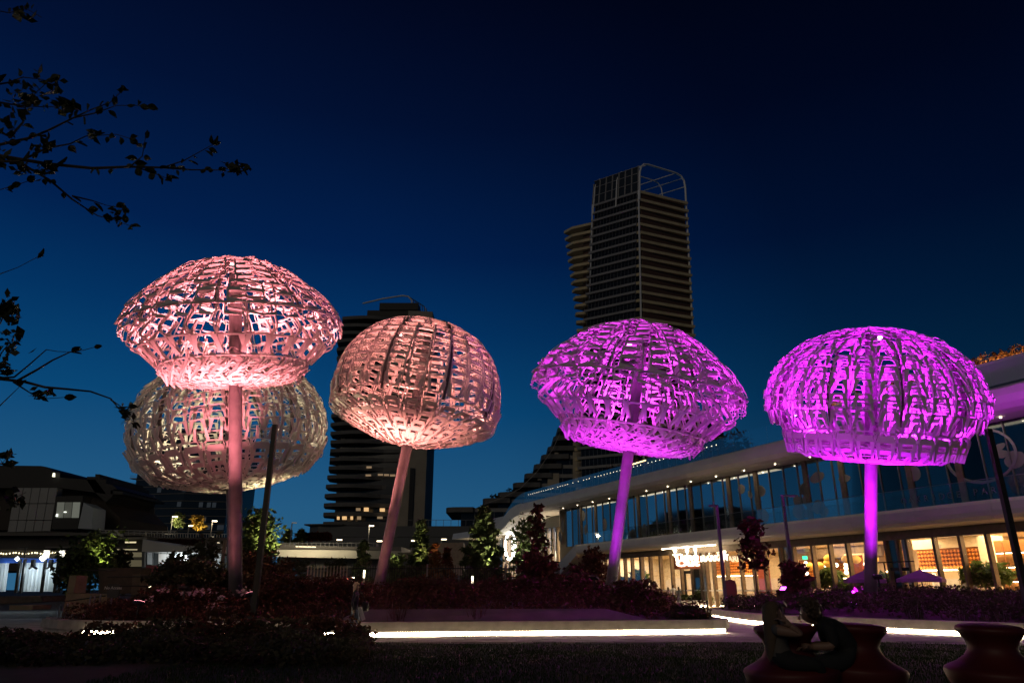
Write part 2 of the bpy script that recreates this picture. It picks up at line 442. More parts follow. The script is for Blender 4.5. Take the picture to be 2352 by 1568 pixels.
def planter(poly, front, label, soilpar):
    o = empty('planter', (poly[0][0], poly[0][1], 0), label, 'planter', 'curved concrete planters with lit seat walls')
    inn = offset(poly, .42); foot = offset(poly, .10); n = len(poly)
    w = MB()                               # wall: body set back below, seat lip proud
    for i in range(n):
        j = (i + 1) % n
        w.hexa([foot[i] + (0,), foot[j] + (0,), inn[j] + (0,), inn[i] + (0,), foot[i] + (.14,), foot[j] + (.14,), inn[j] + (.14,), inn[i] + (.14,)])
        w.hexa([poly[i] + (.143,), poly[j] + (.143,), inn[j] + (.143,), inn[i] + (.143,), poly[i] + (.45,), poly[j] + (.45,), inn[j] + (.45,), inn[i] + (.45,)])
    w.build('seat_wall', M['concrete'], o)
    s = MB(); cx, cy, r, h = soilpar
    N = 22; xs = [p[0] for p in inn]; ys = [p[1] for p in inn]
    s.add([(sum(xs) / n, sum(ys) / n, soil_h(sum(xs) / n, sum(ys) / n, inn, *soilpar))] +
          [(x + (sum(xs) / n - x) * k, y + (sum(ys) / n - y) * k, soil_h(x + (sum(xs) / n - x) * k, y + (sum(ys) / n - y) * k, inn, *soilpar)) for k in (0, .3, .6) for x, y in inn],
          [(1 + i, 1 + (i + 1) % n, 1 + n + (i + 1) % n, 1 + n + i) for i in range(n)] + [(1 + n + i, 1 + n + (i + 1) % n, 1 + 2 * n + (i + 1) % n, 1 + 2 * n + i) for i in range(n)] +
          [(1 + 2 * n + i, 1 + 2 * n + (i + 1) % n, 0) for i in range(n)])
    s.build('soil', M['soil'], o)
    L = MB(); of = offset(poly, .065)
    for a, b in zip(front[:-1], front[1:]):
        pa, pb = Vector(of[a] + (.075,)), Vector(of[b] + (.075,))
        L.bar(pa, pb, .05, .10)
    L.build('led_strip', M['led'], o)
    return inn
innA = planter(PA, [0, 1, 2, 3, 4, 5], 'long grey planter in front of the pink sculptures, glowing strip along its base', (-3, 39.5, 14, .9))
innB = planter(PB, [0, 1, 2, 3, 4, 5, 6, 7, 8, 9, 10], 'curving grey planter around the rightmost purple sculpture, glowing strip below', (19.5, 34, 9.5, .5))

# sloping back panel standing on the long planter
p = MB()
def bk(u, v, Y): return PY(u, v, Y)
fl, fr = Vector((-5.9, 25.6, .452)), Vector((4.95, 27.15, .452))
tl, tr_ = PY(838, 1399, 26.2), PY(1391, 1397, 27.65)
bkv = Vector((-.05, .16, 0))
p.hexa([fl, fr, fr + bkv * 5, fl + bkv * 5, tl, tr_, tr_ + bkv, tl + bkv])
o = p.build('backrest_panel', mat('dark_concrete', (.13, .11, .12), .8, var=.2, scale=1.5)); tag(o, 'long low sloping metal panel standing on the seat wall behind the walking woman', 'panel')

# plants of the two beds
def bed(poly, n, m, size, hmin, hmax, soilpar, ylim=None):
    out = []
    for x, y in poly_pts(poly, n):
        if -7 < x < 6 and y < 26.75 + .143 * (x + 5.9): continue
        hh = .5 + .5 * math.sin(x * 1.7 + 2 * math.sin(y * .8)) * math.cos(y * 1.3 + x * .4)
        top = hmin + (hmax - hmin) * (.25 + .75 * hh)
        out.append((x, y, soil_h(x, y, poly, *soilpar) + top * random.random() ** .55))
    return out
SA = (-3, 39.5, 14, .9); SB = (19.5, 34, 9.5, .5)
bA = offset(PA, .55); bB = offset(PB, .6)
tag(link('ground_cover', leaf_mesh('ground_cover', bed(bA, 30000, None, 0, .15, .72, SA), .085, M['shrub'])), 'low rust coloured planting filling the long left planter', 'plants', kind='stuff')
tag(link('ground_cover', leaf_mesh('ground_cover', bed(bB, 30000, None, 0, .3, .85, SB), .085, M['shrub_dark'])), 'dark dense planting filling the right curved planter', 'plants', kind='stuff')
gb = [(x + random.gauss(0, .12), y + random.gauss(0, .12), soil_h(x, y, bA, *SA)) for x, y in poly_pts(bA, 260) for k in range(28)]
tag(link('wispy_grass', blade_mesh('wispy_grass', gb, .75, .018, M['shrub'], .9)), 'wispy rust grasses among the low planting of the left planter', 'grass', kind='stuff')
gb = [(x + random.gauss(0, .12), y + random.gauss(0, .12), soil_h(x, y, bB, *SB)) for x, y in poly_pts(bB, 240) for k in range(26)]
tag(link('wispy_grass', blade_mesh('wispy_grass', gb, .95, .018, M['shrub_dark'], .8)), 'dark wispy grasses in the right curved planter', 'grass', kind='stuff')
G1 = 'shrubs in the long planter'
make_shrub('shrub', tuple(PY(437, 1338, 35)), (2.0, 1.5, 1.0), 'big dark rounded shrub left of the tallest pink pole', G1, M['shrub_dark'], 6500, .12)
make_shrub('shrub', tuple(PY(420, 1392, 30)), (2.6, 1.4, .75), 'rusty shrub with pale pink flowers at the tall pink pole', G1, M['shrub'], 5200, .1)
make_shrub('shrub', tuple(PY(655, 1375, 31)), (1.6, 1.2, .9), 'rusty bush just right of the dark leaning lamp post', G1, M['shrub'], 4000, .1)
make_shrub('shrub', tuple(PY(765, 1372, 33)), (1.9, 1.3, .85), 'rust coloured bush left of the walking woman', G1, M['shrub'], 4500, .1)
make_shrub('shrub', tuple(PY(985, 1372, 33)), (2.2, 1.3, .8), 'rust coloured bush in front of the leaning pink pole', G1, M['shrub'], 5000, .1)
make_shrub('shrub', tuple(PY(1180, 1368, 35)), (2.3, 1.3, .85), 'rusty bush before the middle of the dark bar fence', G1, M['shrub'], 5000, .1)
make_shrub('shrub', tuple(PY(1325, 1366, 34)), (1.6, 1.2, .9), 'rusty bush left of the purple leaning pole', G1, M['shrub'], 4000, .1)
make_shrub('shrub', tuple(PY(1460, 1382, 32)), (1.5, 1.1, .85), 'reddish bush right of the purple leaning pole', G1, M['shrub'], 4000, .1)
make_shrub('shrub', tuple(PY(1580, 1414, 28.4)), (.85, .6, .36), 'small dense mounded bush at the right end of the long planter', G1, M['shrub_dark'], 2600, .07)
# pale flowers
fl_ = []
for (u, v, w, n) in [(375, 1352, 10, 26), (460, 1360, 22, 60), (345, 1372, 8, 12), (485, 1392, 14, 26), (560, 1358, 8, 22), (520, 1395, 6, 6), (505, 1370, 10, 10)]:
    for k in range(n): fl_.append(tuple(PY(u + random.gauss(0, w), v + random.gauss(0, 5), 28.4 + random.uniform(-.3, .3))))
tag(link('flower_heads', leaf_mesh('flower_heads', fl_, .11, M['petal'], .7, 1.1)), 'pale pink flower clusters on the rusty shrubs at the tall pole', 'flowers', kind='stuff')

# front left bed of dark bushes
fp = []
while len(fp) < 20000:
    u = random.uniform(-60, 850); v0 = 1440 if u < 330 else 1430
    y = random.uniform(12.5, 21.6); x = (u - 1176) / 1610 * y * .93
    top = .22 + .26 * (.5 + .5 * math.sin(x * 1.9 + y)) * (1 if x < -4.5 else .5)
    if y > 18.5: top *= .6
    if y > 18.5 and x > -11: top += .30 * (.5 + .5 * math.sin(x * 1.4)) * math.exp(-((y - 20) / 1.2) ** 2)
    fp.append((x, y, .1 + lawn_z(x, y) * .5 + top * random.random() ** .6))
tag(link('ground_cover', leaf_mesh('ground_cover', fp, .065, M['shrub_dark'])), 'dark leafy ground cover in the left foreground', 'plants', kind='stuff')
G2 = 'bushes along the front left bed'
for i, (u, v, rx, rz, lab) in enumerate([
        (60, 1492, 1.9, .55, 'dark bush in the front bed at the far left edge'), (262, 1462, 1.4, .55, 'taller dark bush in the front bed below the railing'),
        (395, 1450, 1.3, .50, 'brown bush in the front bed below the flowering shrub'), (520, 1447, 1.2, .52, 'dark bush in the front bed below the tall pink pole'),
        (640, 1449, 1.3, .54, 'brown bush in the front bed right of the dark lamp post'), (752, 1447, 1.2, .52, 'bush in the front bed just left of the walking woman'),
        (818, 1468, .55, .36, 'last small bush of the front bed at the end of the lit strip')]):
    c = PY(u, v, 20.4 if i < 6 else 21.2)
    o_ = make_shrub('bush', tuple(c - Vector((0, 0, .10))), (rx, .8, rz * .82), lab, G2, M['shrub_dark'] if i % 2 == 0 else M['shrub'], 1500 if i < 6 else 800, .085, 'bush')
# ------------------------------------------------------------------ the chair sculptures
def plate(mb, a0, a1, b0, b1, th, mi=0):   # tapered plate: edge a0-a1 at one end, b0-b1 at the other, thickness vector th
    th = Vector(th); P = [Vector(q) for q in (a0, a1, b1, b0)]
    mb.hexa([P[0], P[1], P[1] + th, P[0] + th, P[3], P[2], P[2] + th, P[3] + th], mi)
def chair_mesh(name, seat=True, back=True, sides=(-1, 1), ends=(-1, 1)):
    """moulded plastic armchair (or a cut half of one), x = width, y = front, z = up, centred about its middle"""
    mb = MB(); z0, zs = -.36, .06
    for sx in sides:
        for sy in ends:
            fx, fy = sx * .265, sy * .27; tx, ty = sx * .225, sy * .215
            plate(mb, (fx, fy, z0), (fx, fy - sy * .05, z0), (tx, ty, zs), (tx, ty - sy * .125, zs), (-sx * .018, 0, 0))
            plate(mb, (fx - sx * .018, fy, z0), (fx - sx * .055, fy, z0), (tx - sx * .018, ty, zs), (tx - sx * .11, ty, zs), (0, -sy * .018, 0))
        mb.box((sx * .226, 0, zs - .005), (.02, .40, .045))
        pts = [(sx * .232, .20, zs), (sx * .27, .225, zs + .10), (sx * .282, .225, zs + .185), (sx * .285, .19, zs + .225), (sx * .285, .0, zs + .235),
               (sx * .275, -.17, zs + .215), (sx * .25, -.25, zs + .24), (sx * .225, -.29, zs + .33)]
        mb.tube(pts, [.022, .020, .019, .019, .019, .019, .018, .016], 4)
    if seat: mb.box((0, .222, zs - .012), (.42, .018, .075)); mb.box((0, -.215, zs - .012), (.42, .018, .06))
    elif len(sides) == 2: mb.box((0, .20 if 1 in ends else -.2, zs - .012), (.42, .016, .04))
    if seat:
        mb.box((0, .11, zs + .026), (.40, .20, .018)); mb.box((0, -.12, zs + .02), (.38, .15, .016))
        for sx in (-1, 1): mb.bar((sx * .20, -.225, zs), (sx * .19, -.315, zs + .40), .045, .02)
        mb.bar((-.21, -.315, zs + .40), (.21, -.315, zs + .40), .02, .06)
    if back:
        for x in (-.1, 0, .1): mb.bar((x, -.225, zs + .02), (x, -.312, zs + .38), .055, .014)
    return mb.mesh(name, M['chair'])
CH_OPEN = chair_mesh('open_chair', False, False)
CH_SEAT = chair_mesh('seat_chair', True, False)
CH_FULL = chair_mesh('full_chair', True, True)
CH_R = chair_mesh('half_chair', False, False, (1,)); CH_L = chair_mesh('half_chair_mirrored', False, False, (-1,))
CH_FRONT = chair_mesh('front_half_chair', False, False, (-1, 1), (1,)); CH_REAR = chair_mesh('rear_half_chair', False, False, (-1, 1), (-1,))
def panel_mesh(name):
    """front half of a chair with its apron panel, nearly flat, for the undersides"""
    mb = MB(); z0, zs = -.36, .06
    for sx in (-1, 1):
        plate(mb, (sx * .17, .02, z0), (sx * .13, .02, z0), (sx * .235, .05, zs), (sx * .12, .05, zs), (0, -.018, 0))
        plate(mb, (sx * .17, .02, z0), (sx * .17, -.03, z0), (sx * .235, .05, zs), (sx * .235, -.05, zs), (-sx * .016, 0, 0))
        mb.tube([(sx * .22, .04, zs), (sx * .26, .05, zs + .10), (sx * .262, .04, zs + .20), (sx * .20, .02, zs + .25), (sx * .06, .01, zs + .26)], [.021, .02, .019, .018, .016], 4)
    plate(mb, (-.215, .045, zs - .02), (.215, .045, zs - .02), (-.17, .03, zs + .15), (.17, .03, zs + .15), (0, -.016, 0))
    mb.box((0, .03, -.12), (.26, .014, .03))
    return mb.mesh(name, M['chair'])
CH_PANEL = panel_mesh('panel_half_chair')
def loop_mesh(name):
    """three nested back frames of stacked chairs seen from outside"""
    mb = MB()
    for k in range(3):
        y, z, w = -.06 * k, .055 * k - .05, .27 - .012 * k
        mb.tube([(-w * .93, y, z - .22), (-w, y + .02, z), (-w * .97, y + .03, z + .10), (-w * .8, y + .035, z + .155), (w * .8, y + .035, z + .155), (w * .97, y + .03, z + .10), (w, y + .02, z), (w * .93, y, z - .22)], .019, 4)
    mb.box((0, -.01, -.06), (.46, .016, .035))
    return mb.mesh(name, M['chair'])
CH_LOOP = loop_mesh('stacked_back_frames')
SCL = 1.45

def prof_fn(pr):
    pts = [Vector(p) for p in pr]; L = [0]
    for a, b in zip(pts[:-1], pts[1:]): L.append(L[-1] + (b - a).length)
    def f(s):
        s = max(0, min(L[-1] - 1e-6, s)); i = 0
        while L[i + 1] < s: i += 1
        k = (s - L[i]) / (L[i + 1] - L[i]); return pts[i].lerp(pts[i + 1], k)
    def g(s):     # smooth position and tangent
        p = f(s); t = (f(s + .04) - f(s - .04))
        return p, t.normalized()
    return g, L[-1]

CHAIR_LABEL = {}
def sculpture(name, label, C, axis, spin, Rr, dome, rows, ribs, col, hoops, lamps, base_z=.5, pole_r=.27, hub_h=-.5, lamp_dot=None, rib_in=.30, rib_w=.09):
    """C: centre of the widest ring; axis: unit vector of the mast; dome: profile from the widest ring to the top (r, h in units of Rr);
    rows: list of (profile id, s0 fraction, type, pitch count factor, options)"""
    ax = axis.normalized()
    X = Vector((1, 0, 0)); X = (X - ax * X.dot(ax)).normalized(); Y = ax.cross(X)
    def W(a, r, h): return C + (X * math.cos(a) + Y * math.sin(a)) * r + ax * h
    base = C + ax * ((base_z - C.z) / ax.z)
    o = empty(name, base, label, 'sculpture', 'sculptures of white chairs on tall masts')
    top_h = dome[-1][1] * Rr
    mb = MB(); pts = [base.lerp(C + ax * (top_h - .25), k / 6) for k in range(7)]
    mb.tube(pts, pole_r, 20); mb.lathe([(pole_r * 1.7, 0), (pole_r * 1.7, .06), (pole_r, .07)], 20, base - Vector((0, 0, .02)))
    sm = mb.build('mast', M['pole'], o, True)
    mb = MB()                                # spiral weld bead of the rolled tube
    Lm = (C + ax * hub_h * Rr - base).length; hp = []
    for i in range(int(Lm * 14)):
        d = i / 14; a = d * 2 * math.pi / 1.9
        hp.append(base + ax * d + (X * math.cos(a) + Y * math.sin(a)) * (pole_r + .002))
    mb.tube(hp, .009, 4); mb.build('weld_seam', M['pole'], sm)
    mb = MB(); mb.lathe([(pole_r + .01, -.12), (pole_r + .22, -.1), (pole_r + .22, .02), (pole_r + .05, .1)], 16, C + ax * hub_h * Rr, M=Matrix((X, Y, ax)).transposed())
    mb.build('hub', M['steel'], o)
    # rib frame
    full = [(r * Rr, h * Rr) for r, h in dome]
    for k in range(ribs):
        a = spin + 2 * math.pi * k / ribs; mb = MB()
        pp = [W(a, max(.12, r - rib_in), h - rib_in * .3) for r, h in full]
        t = (-X * math.sin(a) + Y * math.cos(a))
        for p, q in zip(pp[:-1], pp[1:]): mb.bar(p, q, rib_w, .17, up=(p - C))
        mb.build('rib', M['steel'], o)
    for (r, h) in hoops:
        mb = MB(); mb.tube([W(2 * math.pi * i / 40, r * Rr, h * Rr) for i in range(41)], .05 if r > .6 else .035, 6, caps=False); mb.build('hoop', M['chair'] if r > .6 else M['steel'], o)
    for k in range(6):                       # spokes from hub to lowest hoop
        a = spin + 2 * math.pi * k / 6; r, h = hoops[-1]
        mb = MB(); mb.bar(W(a, pole_r, hub_h * Rr), W(a, r * Rr, h * Rr), .05, .08); mb.build('spoke', M['steel'], o)
    # chairs
    items = []
    for row in rows:
        (r, h, nr, nh), typ, wid, me, opt = row
        r *= Rr; h *= Rr; n2 = Vector((nr, nh)).normalized()
        per = 2 * math.pi * max(r, .35) / wid / ribs
        if opt.get('sec', True) and per > .8: per = max(1, round(per)); angs = [(k + (q + .5) / per) / ribs for k in range(ribs) for q in range(per)]
        else: n_c = max(3, int(round(per * ribs))); angs = [(q + opt.get('ph', 0)) / n_c for q in range(n_c)]
        for i, fr_ in enumerate(angs):
            a = spin + 2 * math.pi * fr_
            rad = X * math.cos(a) + Y * math.sin(a); t = -X * math.sin(a) + Y * math.cos(a)
            n = (rad * n2.x + ax * n2.y).normalized(); u = n.cross(t).normalized() ; t = u.cross(n)   # t x u = n
            sgn = 1 if i % 2 == 0 else -1
            if typ == 'S': y = t * sgn; z = u
            elif typ == 'H': z = t * (1 if int(6 * a / (2 * math.pi)) % 2 else -1); y = u * (1 if int(6 * a / (2 * math.pi)) % 2 == 0 else -1)
            elif typ == 'FD': z = -u; y = n
            elif typ == 'FU': z = u; y = n
            elif typ == 'BU': z = u; y = -n
            elif typ == 'BD': z = -u; y = -n
            elif typ == 'Z': q_ = (u + t * .9).normalized(); z = q_; y = n
            x = y.cross(z); mm = me
            if me is CH_OPEN and typ in ('S', 'H') and random.random() < opt.get('half', .75): mm = CH_R if x.dot(n) > 0 else CH_L
            if me is CH_OPEN and typ in ('FU', 'FD'): mm = CH_FRONT
            if me is CH_OPEN and typ == 'BU': mm = CH_REAR if random.random() < .5 else CH_OPEN
            Rm = Matrix((x, y, z)).transposed()
            j = opt.get('jit', .05) * .5
            Rm = Rm @ Matrix.Rotation(random.gauss(0, j), 3, 'X') @ Matrix.Rotation(random.gauss(0, j), 3, 'Y') @ Matrix.Rotation(opt.get('pitch', 0) + random.gauss(0, j * .6), 3, 'X' if typ not in ('S', 'H') else 'Y')
            p = C + rad * r + ax * h - n * opt.get('inset', .2) + Vector((random.gauss(0, .012), random.gauss(0, .012), random.gauss(0, .012)))
            s = SCL * opt.get('scl', 1) * random.uniform(.985, 1.015)
            items.append((p, Rm, s, mm, .72 if typ in 'SH' else 1.0))
    items.sort(key=lambda it: (it[0] - EYE).length + .9 * (it[0] - C).dot((C - EYE).normalized()))
    inv = parent_inv(o)
    for i, (p, Rm, s, me, sx) in enumerate(items[:298]):
        c = bpy.data.objects.new('chair', me); COL.objects.link(c); c.parent = o; c.matrix_parent_inverse = inv
        c.matrix_basis = Matrix.Translation(p) @ Rm.to_4x4() @ Matrix.Diagonal((s * sx, s, s, 1))
    rest = items[298:]
    if rest:
        V, F = [], []
        for (p, Rm, s, me, sx) in rest:
            nv = len(me.vertices); co = np.empty(nv * 3); me.vertices.foreach_get('co', co); co = co.reshape(-1, 3)
            co = (co * np.array([s * sx, s, s])) @ np.array(Rm).T + np.array(p)
            off = sum(len(v) for v in V); V.append(co)
            F += [tuple(k + off for k in pl.vertices) for pl in me.polygons]
        m2 = bpy.data.meshes.new('far_chairs'); m2.from_pydata(np.concatenate(V).tolist(), [], F); m2.materials.append(M['chair']); m2.update()
        c = link('far_chairs', m2, o); c['kind'] = 'stuff'
    print(name, 'chairs', len(items))
    # lamps: a small luminaire under the top of the mast and uplights at the hub
    c_em, c_l = col['dot'], col['light']
    lm = mat('luminaire_glow', (1, 1, 1), .5, emit=c_em, estr=9)
    mb = MB(); pl = lamp_dot if lamp_dot else W(-1.4 - math.pi * 0, .55, top_h - .55)
    mb.box(pl, (.20, .12, .12)); mb.build('luminaire', lm, o)
    for k in range(col.get('n', 3)):
        a = col.get('a0', .5) + 2 * math.pi * k / col.get('n', 3)
        ld = bpy.data.lights.new('uplight', 'SPOT'); ld.energy = col['p']; ld.color = c_l; ld.spot_size = R(150); ld.spot_blend = .8; ld.shadow_soft_size = .18
        lo = link('uplight', ld, o); q = W(a, .5 * Rr * col.get('rr', .2) + .3, (hub_h + col.get('dh', .1)) * Rr)
        d = (ax + (X * math.cos(a) + Y * math.sin(a)) * .25).normalized()
        lo.matrix_basis = Matrix.Translation(q) @ d.to_track_quat('-Z', 'Y').to_matrix().to_4x4()
    return o, base

def axis_of(right_deg, toward_deg):
    return Vector((math.tan(R(right_deg)), -math.tan(R(toward_deg)), 1)).normalized()
def fit_axis(C, toward, base_uv, z=.5):
    best = None
    for i in range(-200, 201):
        a = axis_of(i * .1, toward); b = C + a * ((z - C.z) / a.z); u, v = proj(b)
        k = 0
        # horizontal distance of the mast line to the wanted pixel, measured at the wanted row
        lo, hi = 0.0, (C - b).length
        for s in range(60):
            q = b + a * ((hi - lo) * s / 60); uu, vv = proj(q)
            if vv <= base_uv[1]: break
        e = abs(uu - base_uv[0])
        if best is None or e < best[0]: best = (e, a, i * .1)
    return best[1]
def normals(prof, h0):
    """sample a profile: returns function s-> (r, h, nr, nh)"""
    g, L = prof_fn(prof)
    def at(s):
        p, t = g(s); return (p.x, p.y, t.y, -t.x)     # outward normal of an upward running profile
    return at, L

# ---- lens shaped heads
LENS_UP = [(1.0, .02), (.965, .10), (.91, .19), (.82, .29), (.71, .38), (.60, .475), (.49, .55), (.37, .61), (.24, .655), (.10, .68)]
LENS_DN = [(.65, -.37), (.78, -.255), (.90, -.135), (1.0, -.02)]
LENS_RIM = [(.60, -.52), (.655, -.44)]
def lens_rows(Rr):
    rows = []; at, L = normals(LENS_UP, 0); s = .095
    while s < L - .04:
        p = at(s); rows.append((p, 'H', 1.18 if p[0] > .4 else 1.05, CH_OPEN if random.random() < .9 else CH_SEAT, dict(inset=.30, ph=(len(rows) % 2) * .25, jit=.05, scl=1.1)))
        s += .56 / Rr
    rows.append(((.985, -.01, 1, .15), 'H', .98, CH_OPEN, dict(inset=.24, jit=.03, scl=.82)))
    at, L = normals(LENS_DN, 0)
    rows.append((at(L * .47), 'FU', .90, CH_OPEN, dict(inset=.42, jit=.03, scl=1.44, pitch=-.14)))
    rows.append(((.635, -.41, .9, -.35), 'Z', .80, CH_PANEL, dict(inset=.03, jit=.04, scl=1.05)))
    rows.append(((.575, -.465, .55, -.85), 'Z', .78, CH_PANEL, dict(inset=.03, jit=.05)))
    rows.append(((.45, -.505, .22, -1), 'FU', .72, CH_PANEL, dict(inset=.0, jit=.05)))
    rows.append(((.31, -.52, .15, -1), 'FU', .66, CH_PANEL, dict(inset=.0, jit=.05)))
    rows.append(((.18, -.53, .12, -1), 'FU', .60, CH_PANEL, dict(inset=.0, jit=.05)))
    return rows
PINK = dict(light=(1, .235, .27), dot=(1, .75, .7))
C1 = PY(541, 757, 28.9); A1 = fit_axis(C1, 9, (541, 1385)); R1 = 4.58
s1, b1 = sculpture('chair_sculpture', 'tallest pink lens shaped head of chairs on a straight mast, leftmost of the bright ones', C1, A1, .2, R1, LENS_UP, lens_rows(R1), 8,
                   dict(PINK, p=2300, n=4, rr=.9, dh=.2), [(.975, .03), (.66, -.36), (.62, -.44), (.55, -.45)], 1, hub_h=-.5, base_z=.5, lamp_dot=PY(531, 604, 28.2))
C4 = PY(1461, 905, 33.2); A4 = fit_axis(C4, 7, (1400, 1372)); R4 = 5.2
MAG4 = dict(light=(.70, .03, .74), dot=(1, .5, 1))
s4, b4 = sculpture('chair_sculpture', 'purple lens shaped head of chairs on a leaning mast before the high tower', C4, A4, .35, R4, LENS_UP, lens_rows(R4), 8,
                   dict(MAG4, p=3000, n=3, rr=.9, a0=-.5, dh=.2), [(.975, .03), (.66, -.36), (.62, -.44), (.55, -.45)], 1, hub_h=-.5, pole_r=.26, lamp_dot=PY(1446, 789, 32.5))

# ---- domed head at the right
DOME_UP = [(.93, -.21), (.97, -.12), (.995, -.02), (.995, .06), (.965, .17), (.90, .33), (.81, .455), (.655, .585), (.42, .69), (.18, .745), (.10, .75)]
def dome_rows(Rr):
    rows = []; at, L = normals(DOME_UP, 0); s = .08; k = 0
    while s < L - .05:
        p = at(s); rows.append((p, 'S', .84, CH_OPEN, dict(inset=.30, jit=.03, half=.62)))
        s += (.62 if k else .70) / Rr; k += 1
    rows.append(((.825, -.275, .9, -.3), 'FD', .88, CH_OPEN, dict(inset=.34, jit=.04, scl=.9)))
    rows.append(((.775, -.385, .98, -.2), 'FU', .80, CH_PANEL, dict(inset=.0, jit=.03, scl=1.1)))
    rows.append(((.67, -.475, .6, -.85), 'FU', .76, CH_PANEL, dict(inset=.02, jit=.04)))
    rows.append(((.50, -.525, .15, -1), 'FU', .72, CH_PANEL, dict(inset=0, jit=.04)))
    rows.append(((.34, -.54, .1, -1), 'FU', .66, CH_PANEL, dict(inset=0, jit=.04)))
    rows.append(((.18, -.55, .1, -1), 'FU', .60, CH_PANEL, dict(inset=0, jit=.04)))
    return rows
C5 = PY(2001, 930, 31.5); A5 = fit_axis(C5, 12, (2000, 1385)); R5 = 4.7
MAG5 = dict(light=(.68, .010, .92), dot=(1, .6, 1))
s5, b5 = sculpture('chair_sculpture', 'bright magenta domed head of chairs on the rightmost mast', C5, A5, .1, R5, DOME_UP, dome_rows(R5), 10,
                   dict(MAG5, p=4600, n=4, rr=1.1, dh=.2), [(.93, -.02), (.80, .36), (.70, -.40), (.62, -.47)], 1, hub_h=-.54, lamp_dot=PY(2020, 776, 30.8))

# ---- round tilted head
PUMP_UP = [(.97, -.27), (1.0, -.12), (1.0, .02), (.98, .18), (.93, .35), (.84, .52), (.70, .68), (.52, .79), (.34, .85), (.22, .87)]
def pump_rows(Rr):
    rows = []; at, L = normals(PUMP_UP, 0); s = .16; k = 0
    while s < L - .02:
        p = at(s); rows.append((p, 'FU', .98, CH_LOOP, dict(inset=.06, jit=.05, scl=1.12)))
        s += .47 / Rr; k += 1
    rows.append(((.97, -.20, 1, -.15), 'FD', .92, CH_OPEN, dict(inset=.22, jit=.04)))
    for r, h, w in ((.88, -.36, .84), (.72, -.44, .78), (.56, -.50, .74), (.40, -.54, .68), (.26, -.57, .62), (.15, -.585, .55)):
        rows.append(((r, h, .45, -1), 'FU', w, CH_PANEL, dict(inset=.02, jit=.03, scl=1.1)))
    return rows
C3 = PY(959, 905, 37.0); A3 = fit_axis(C3, -3, (874, 1335)); R3 = 4.55
SALM = dict(light=(1, .29, .25), dot=(1, .7, .6))
s3, b3 = sculpture('chair_sculpture', 'salmon round head of stacked chairs on a mast leaning right', C3, A3, .3, R3, PUMP_UP, pump_rows(R3), 9,
                   dict(SALM, p=1500, n=3, rr=1.0, dh=.2), [(.88, -.2), (.72, .5), (.8, -.36), (.5, -.5)], 1, hub_h=-.6, base_z=.7, lamp_dot=PY(918, 770, 35.5), rib_in=.08, rib_w=.12)

# ---- beige round head behind
BALL_UP = [(.97, -.22), (1.0, -.10), (1.0, .05), (.975, .18), (.91, .33), (.80, .48), (.64, .61), (.45, .71), (.25, .77), (.1, .79)]
def ball_rows(Rr):
    rows = []; at, L = normals(BALL_UP, 0); s = .10; k = 0
    while s < L - .03:
        p = at(s); rows.append((p, 'S', .88, CH_OPEN, dict(inset=.30, jit=.03, half=.8)))
        s += .64 / Rr; k += 1
    rows.append(((.95, -.29, 1, -.35), 'FD', .95, CH_OPEN, dict(inset=.3, jit=.05)))
    rows.append(((.86, -.40, .8, -.6), 'FU', .84, CH_PANEL, dict(inset=.04, jit=.03, scl=1.3)))
    rows.append(((.70, -.50, .5, -.9), 'FU', .80, CH_PANEL, dict(inset=.03, jit=.04, scl=1.1)))
    rows.append(((.54, -.56, .35, -1), 'FU', .74, CH_PANEL, dict(inset=.02, jit=.04)))
    rows.append(((.38, -.60, .25, -1), 'FU', .70, CH_PANEL, dict(inset=0, jit=.04)))
    rows.append(((.23, -.63, .2, -1), 'FU', .62, CH_PANEL, dict(inset=0, jit=.04)))
    return rows
C2 = PY(530, 985, 35.0); A2 = fit_axis(C2, 2, (537, 1372)); R2 = 4.72
BEIG = dict(light=(1, .80, .50), dot=(1, .9, .7))
s2, b2 = sculpture('chair_sculpture', 'unlit beige round head of chairs half hidden behind the tall pink one', C2, A2, .15, R2, BALL_UP, ball_rows(R2), 9,
                   dict(BEIG, p=700, n=2, rr=1.0, a0=-.3, dh=.2), [(.9, -.2), (.75, .5), (.8, -.42), (.45, -.58)], 1, hub_h=-.62, base_z=.7)

# ---- ground floodlights with their spots
def flood(pos, aim, label, glow, col, power, ang=46):
    o = empty('floodlight', pos, label, 'floodlight', 'floodlights among the plants')
    d = (Vector(aim) - Vector(pos)).normalized(); Rm = d.to_track_quat('Z', 'Y').to_matrix()
    mb = MB(); mb.box(pos, (.36, .26, .09), R=Rm); mb.bar(Vector(pos) - Vector((0, 0, .4)), pos, .05); mb.build('housing', M['black'], o)
    mb = MB(); mb.box(Vector(pos) + d * .05, (.31, .21, .012), R=Rm); mb.build('lens', glow, o)
    ld = bpy.data.lights.new('flood_beam', 'SPOT'); ld.energy = power; ld.color = col; ld.spot_size = R(ang); ld.spot_blend = .9; ld.shadow_soft_size = .12
    lo = link('flood_beam', ld, o); lo.matrix_basis = Matrix.Translation(Vector(pos) + d * .1) @ d.to_track_quat('-Z', 'Y').to_matrix().to_4x4()
    return o
flood(PY(319, 1383, 26.6), C1 + Vector((0, 0, -1)), 'pink floodlight beside the railings left of the flowering shrubs', M['pink_lamp'], PINK['light'], 14000, 50)
flood(PY(578, 1363, 27.6), C1 + Vector((0, 0, -.5)), 'pink floodlight behind the dark leaning lamp post', M['pink_lamp'], PINK['light'], 9500, 42)
flood(PY(1795, 1190 + 195, 28.5), C5 + Vector((0, 0, -1)), 'purple floodlight glowing in the grasses above the seated man', M['purple_lamp'], MAG5['light'], 2600, 50)
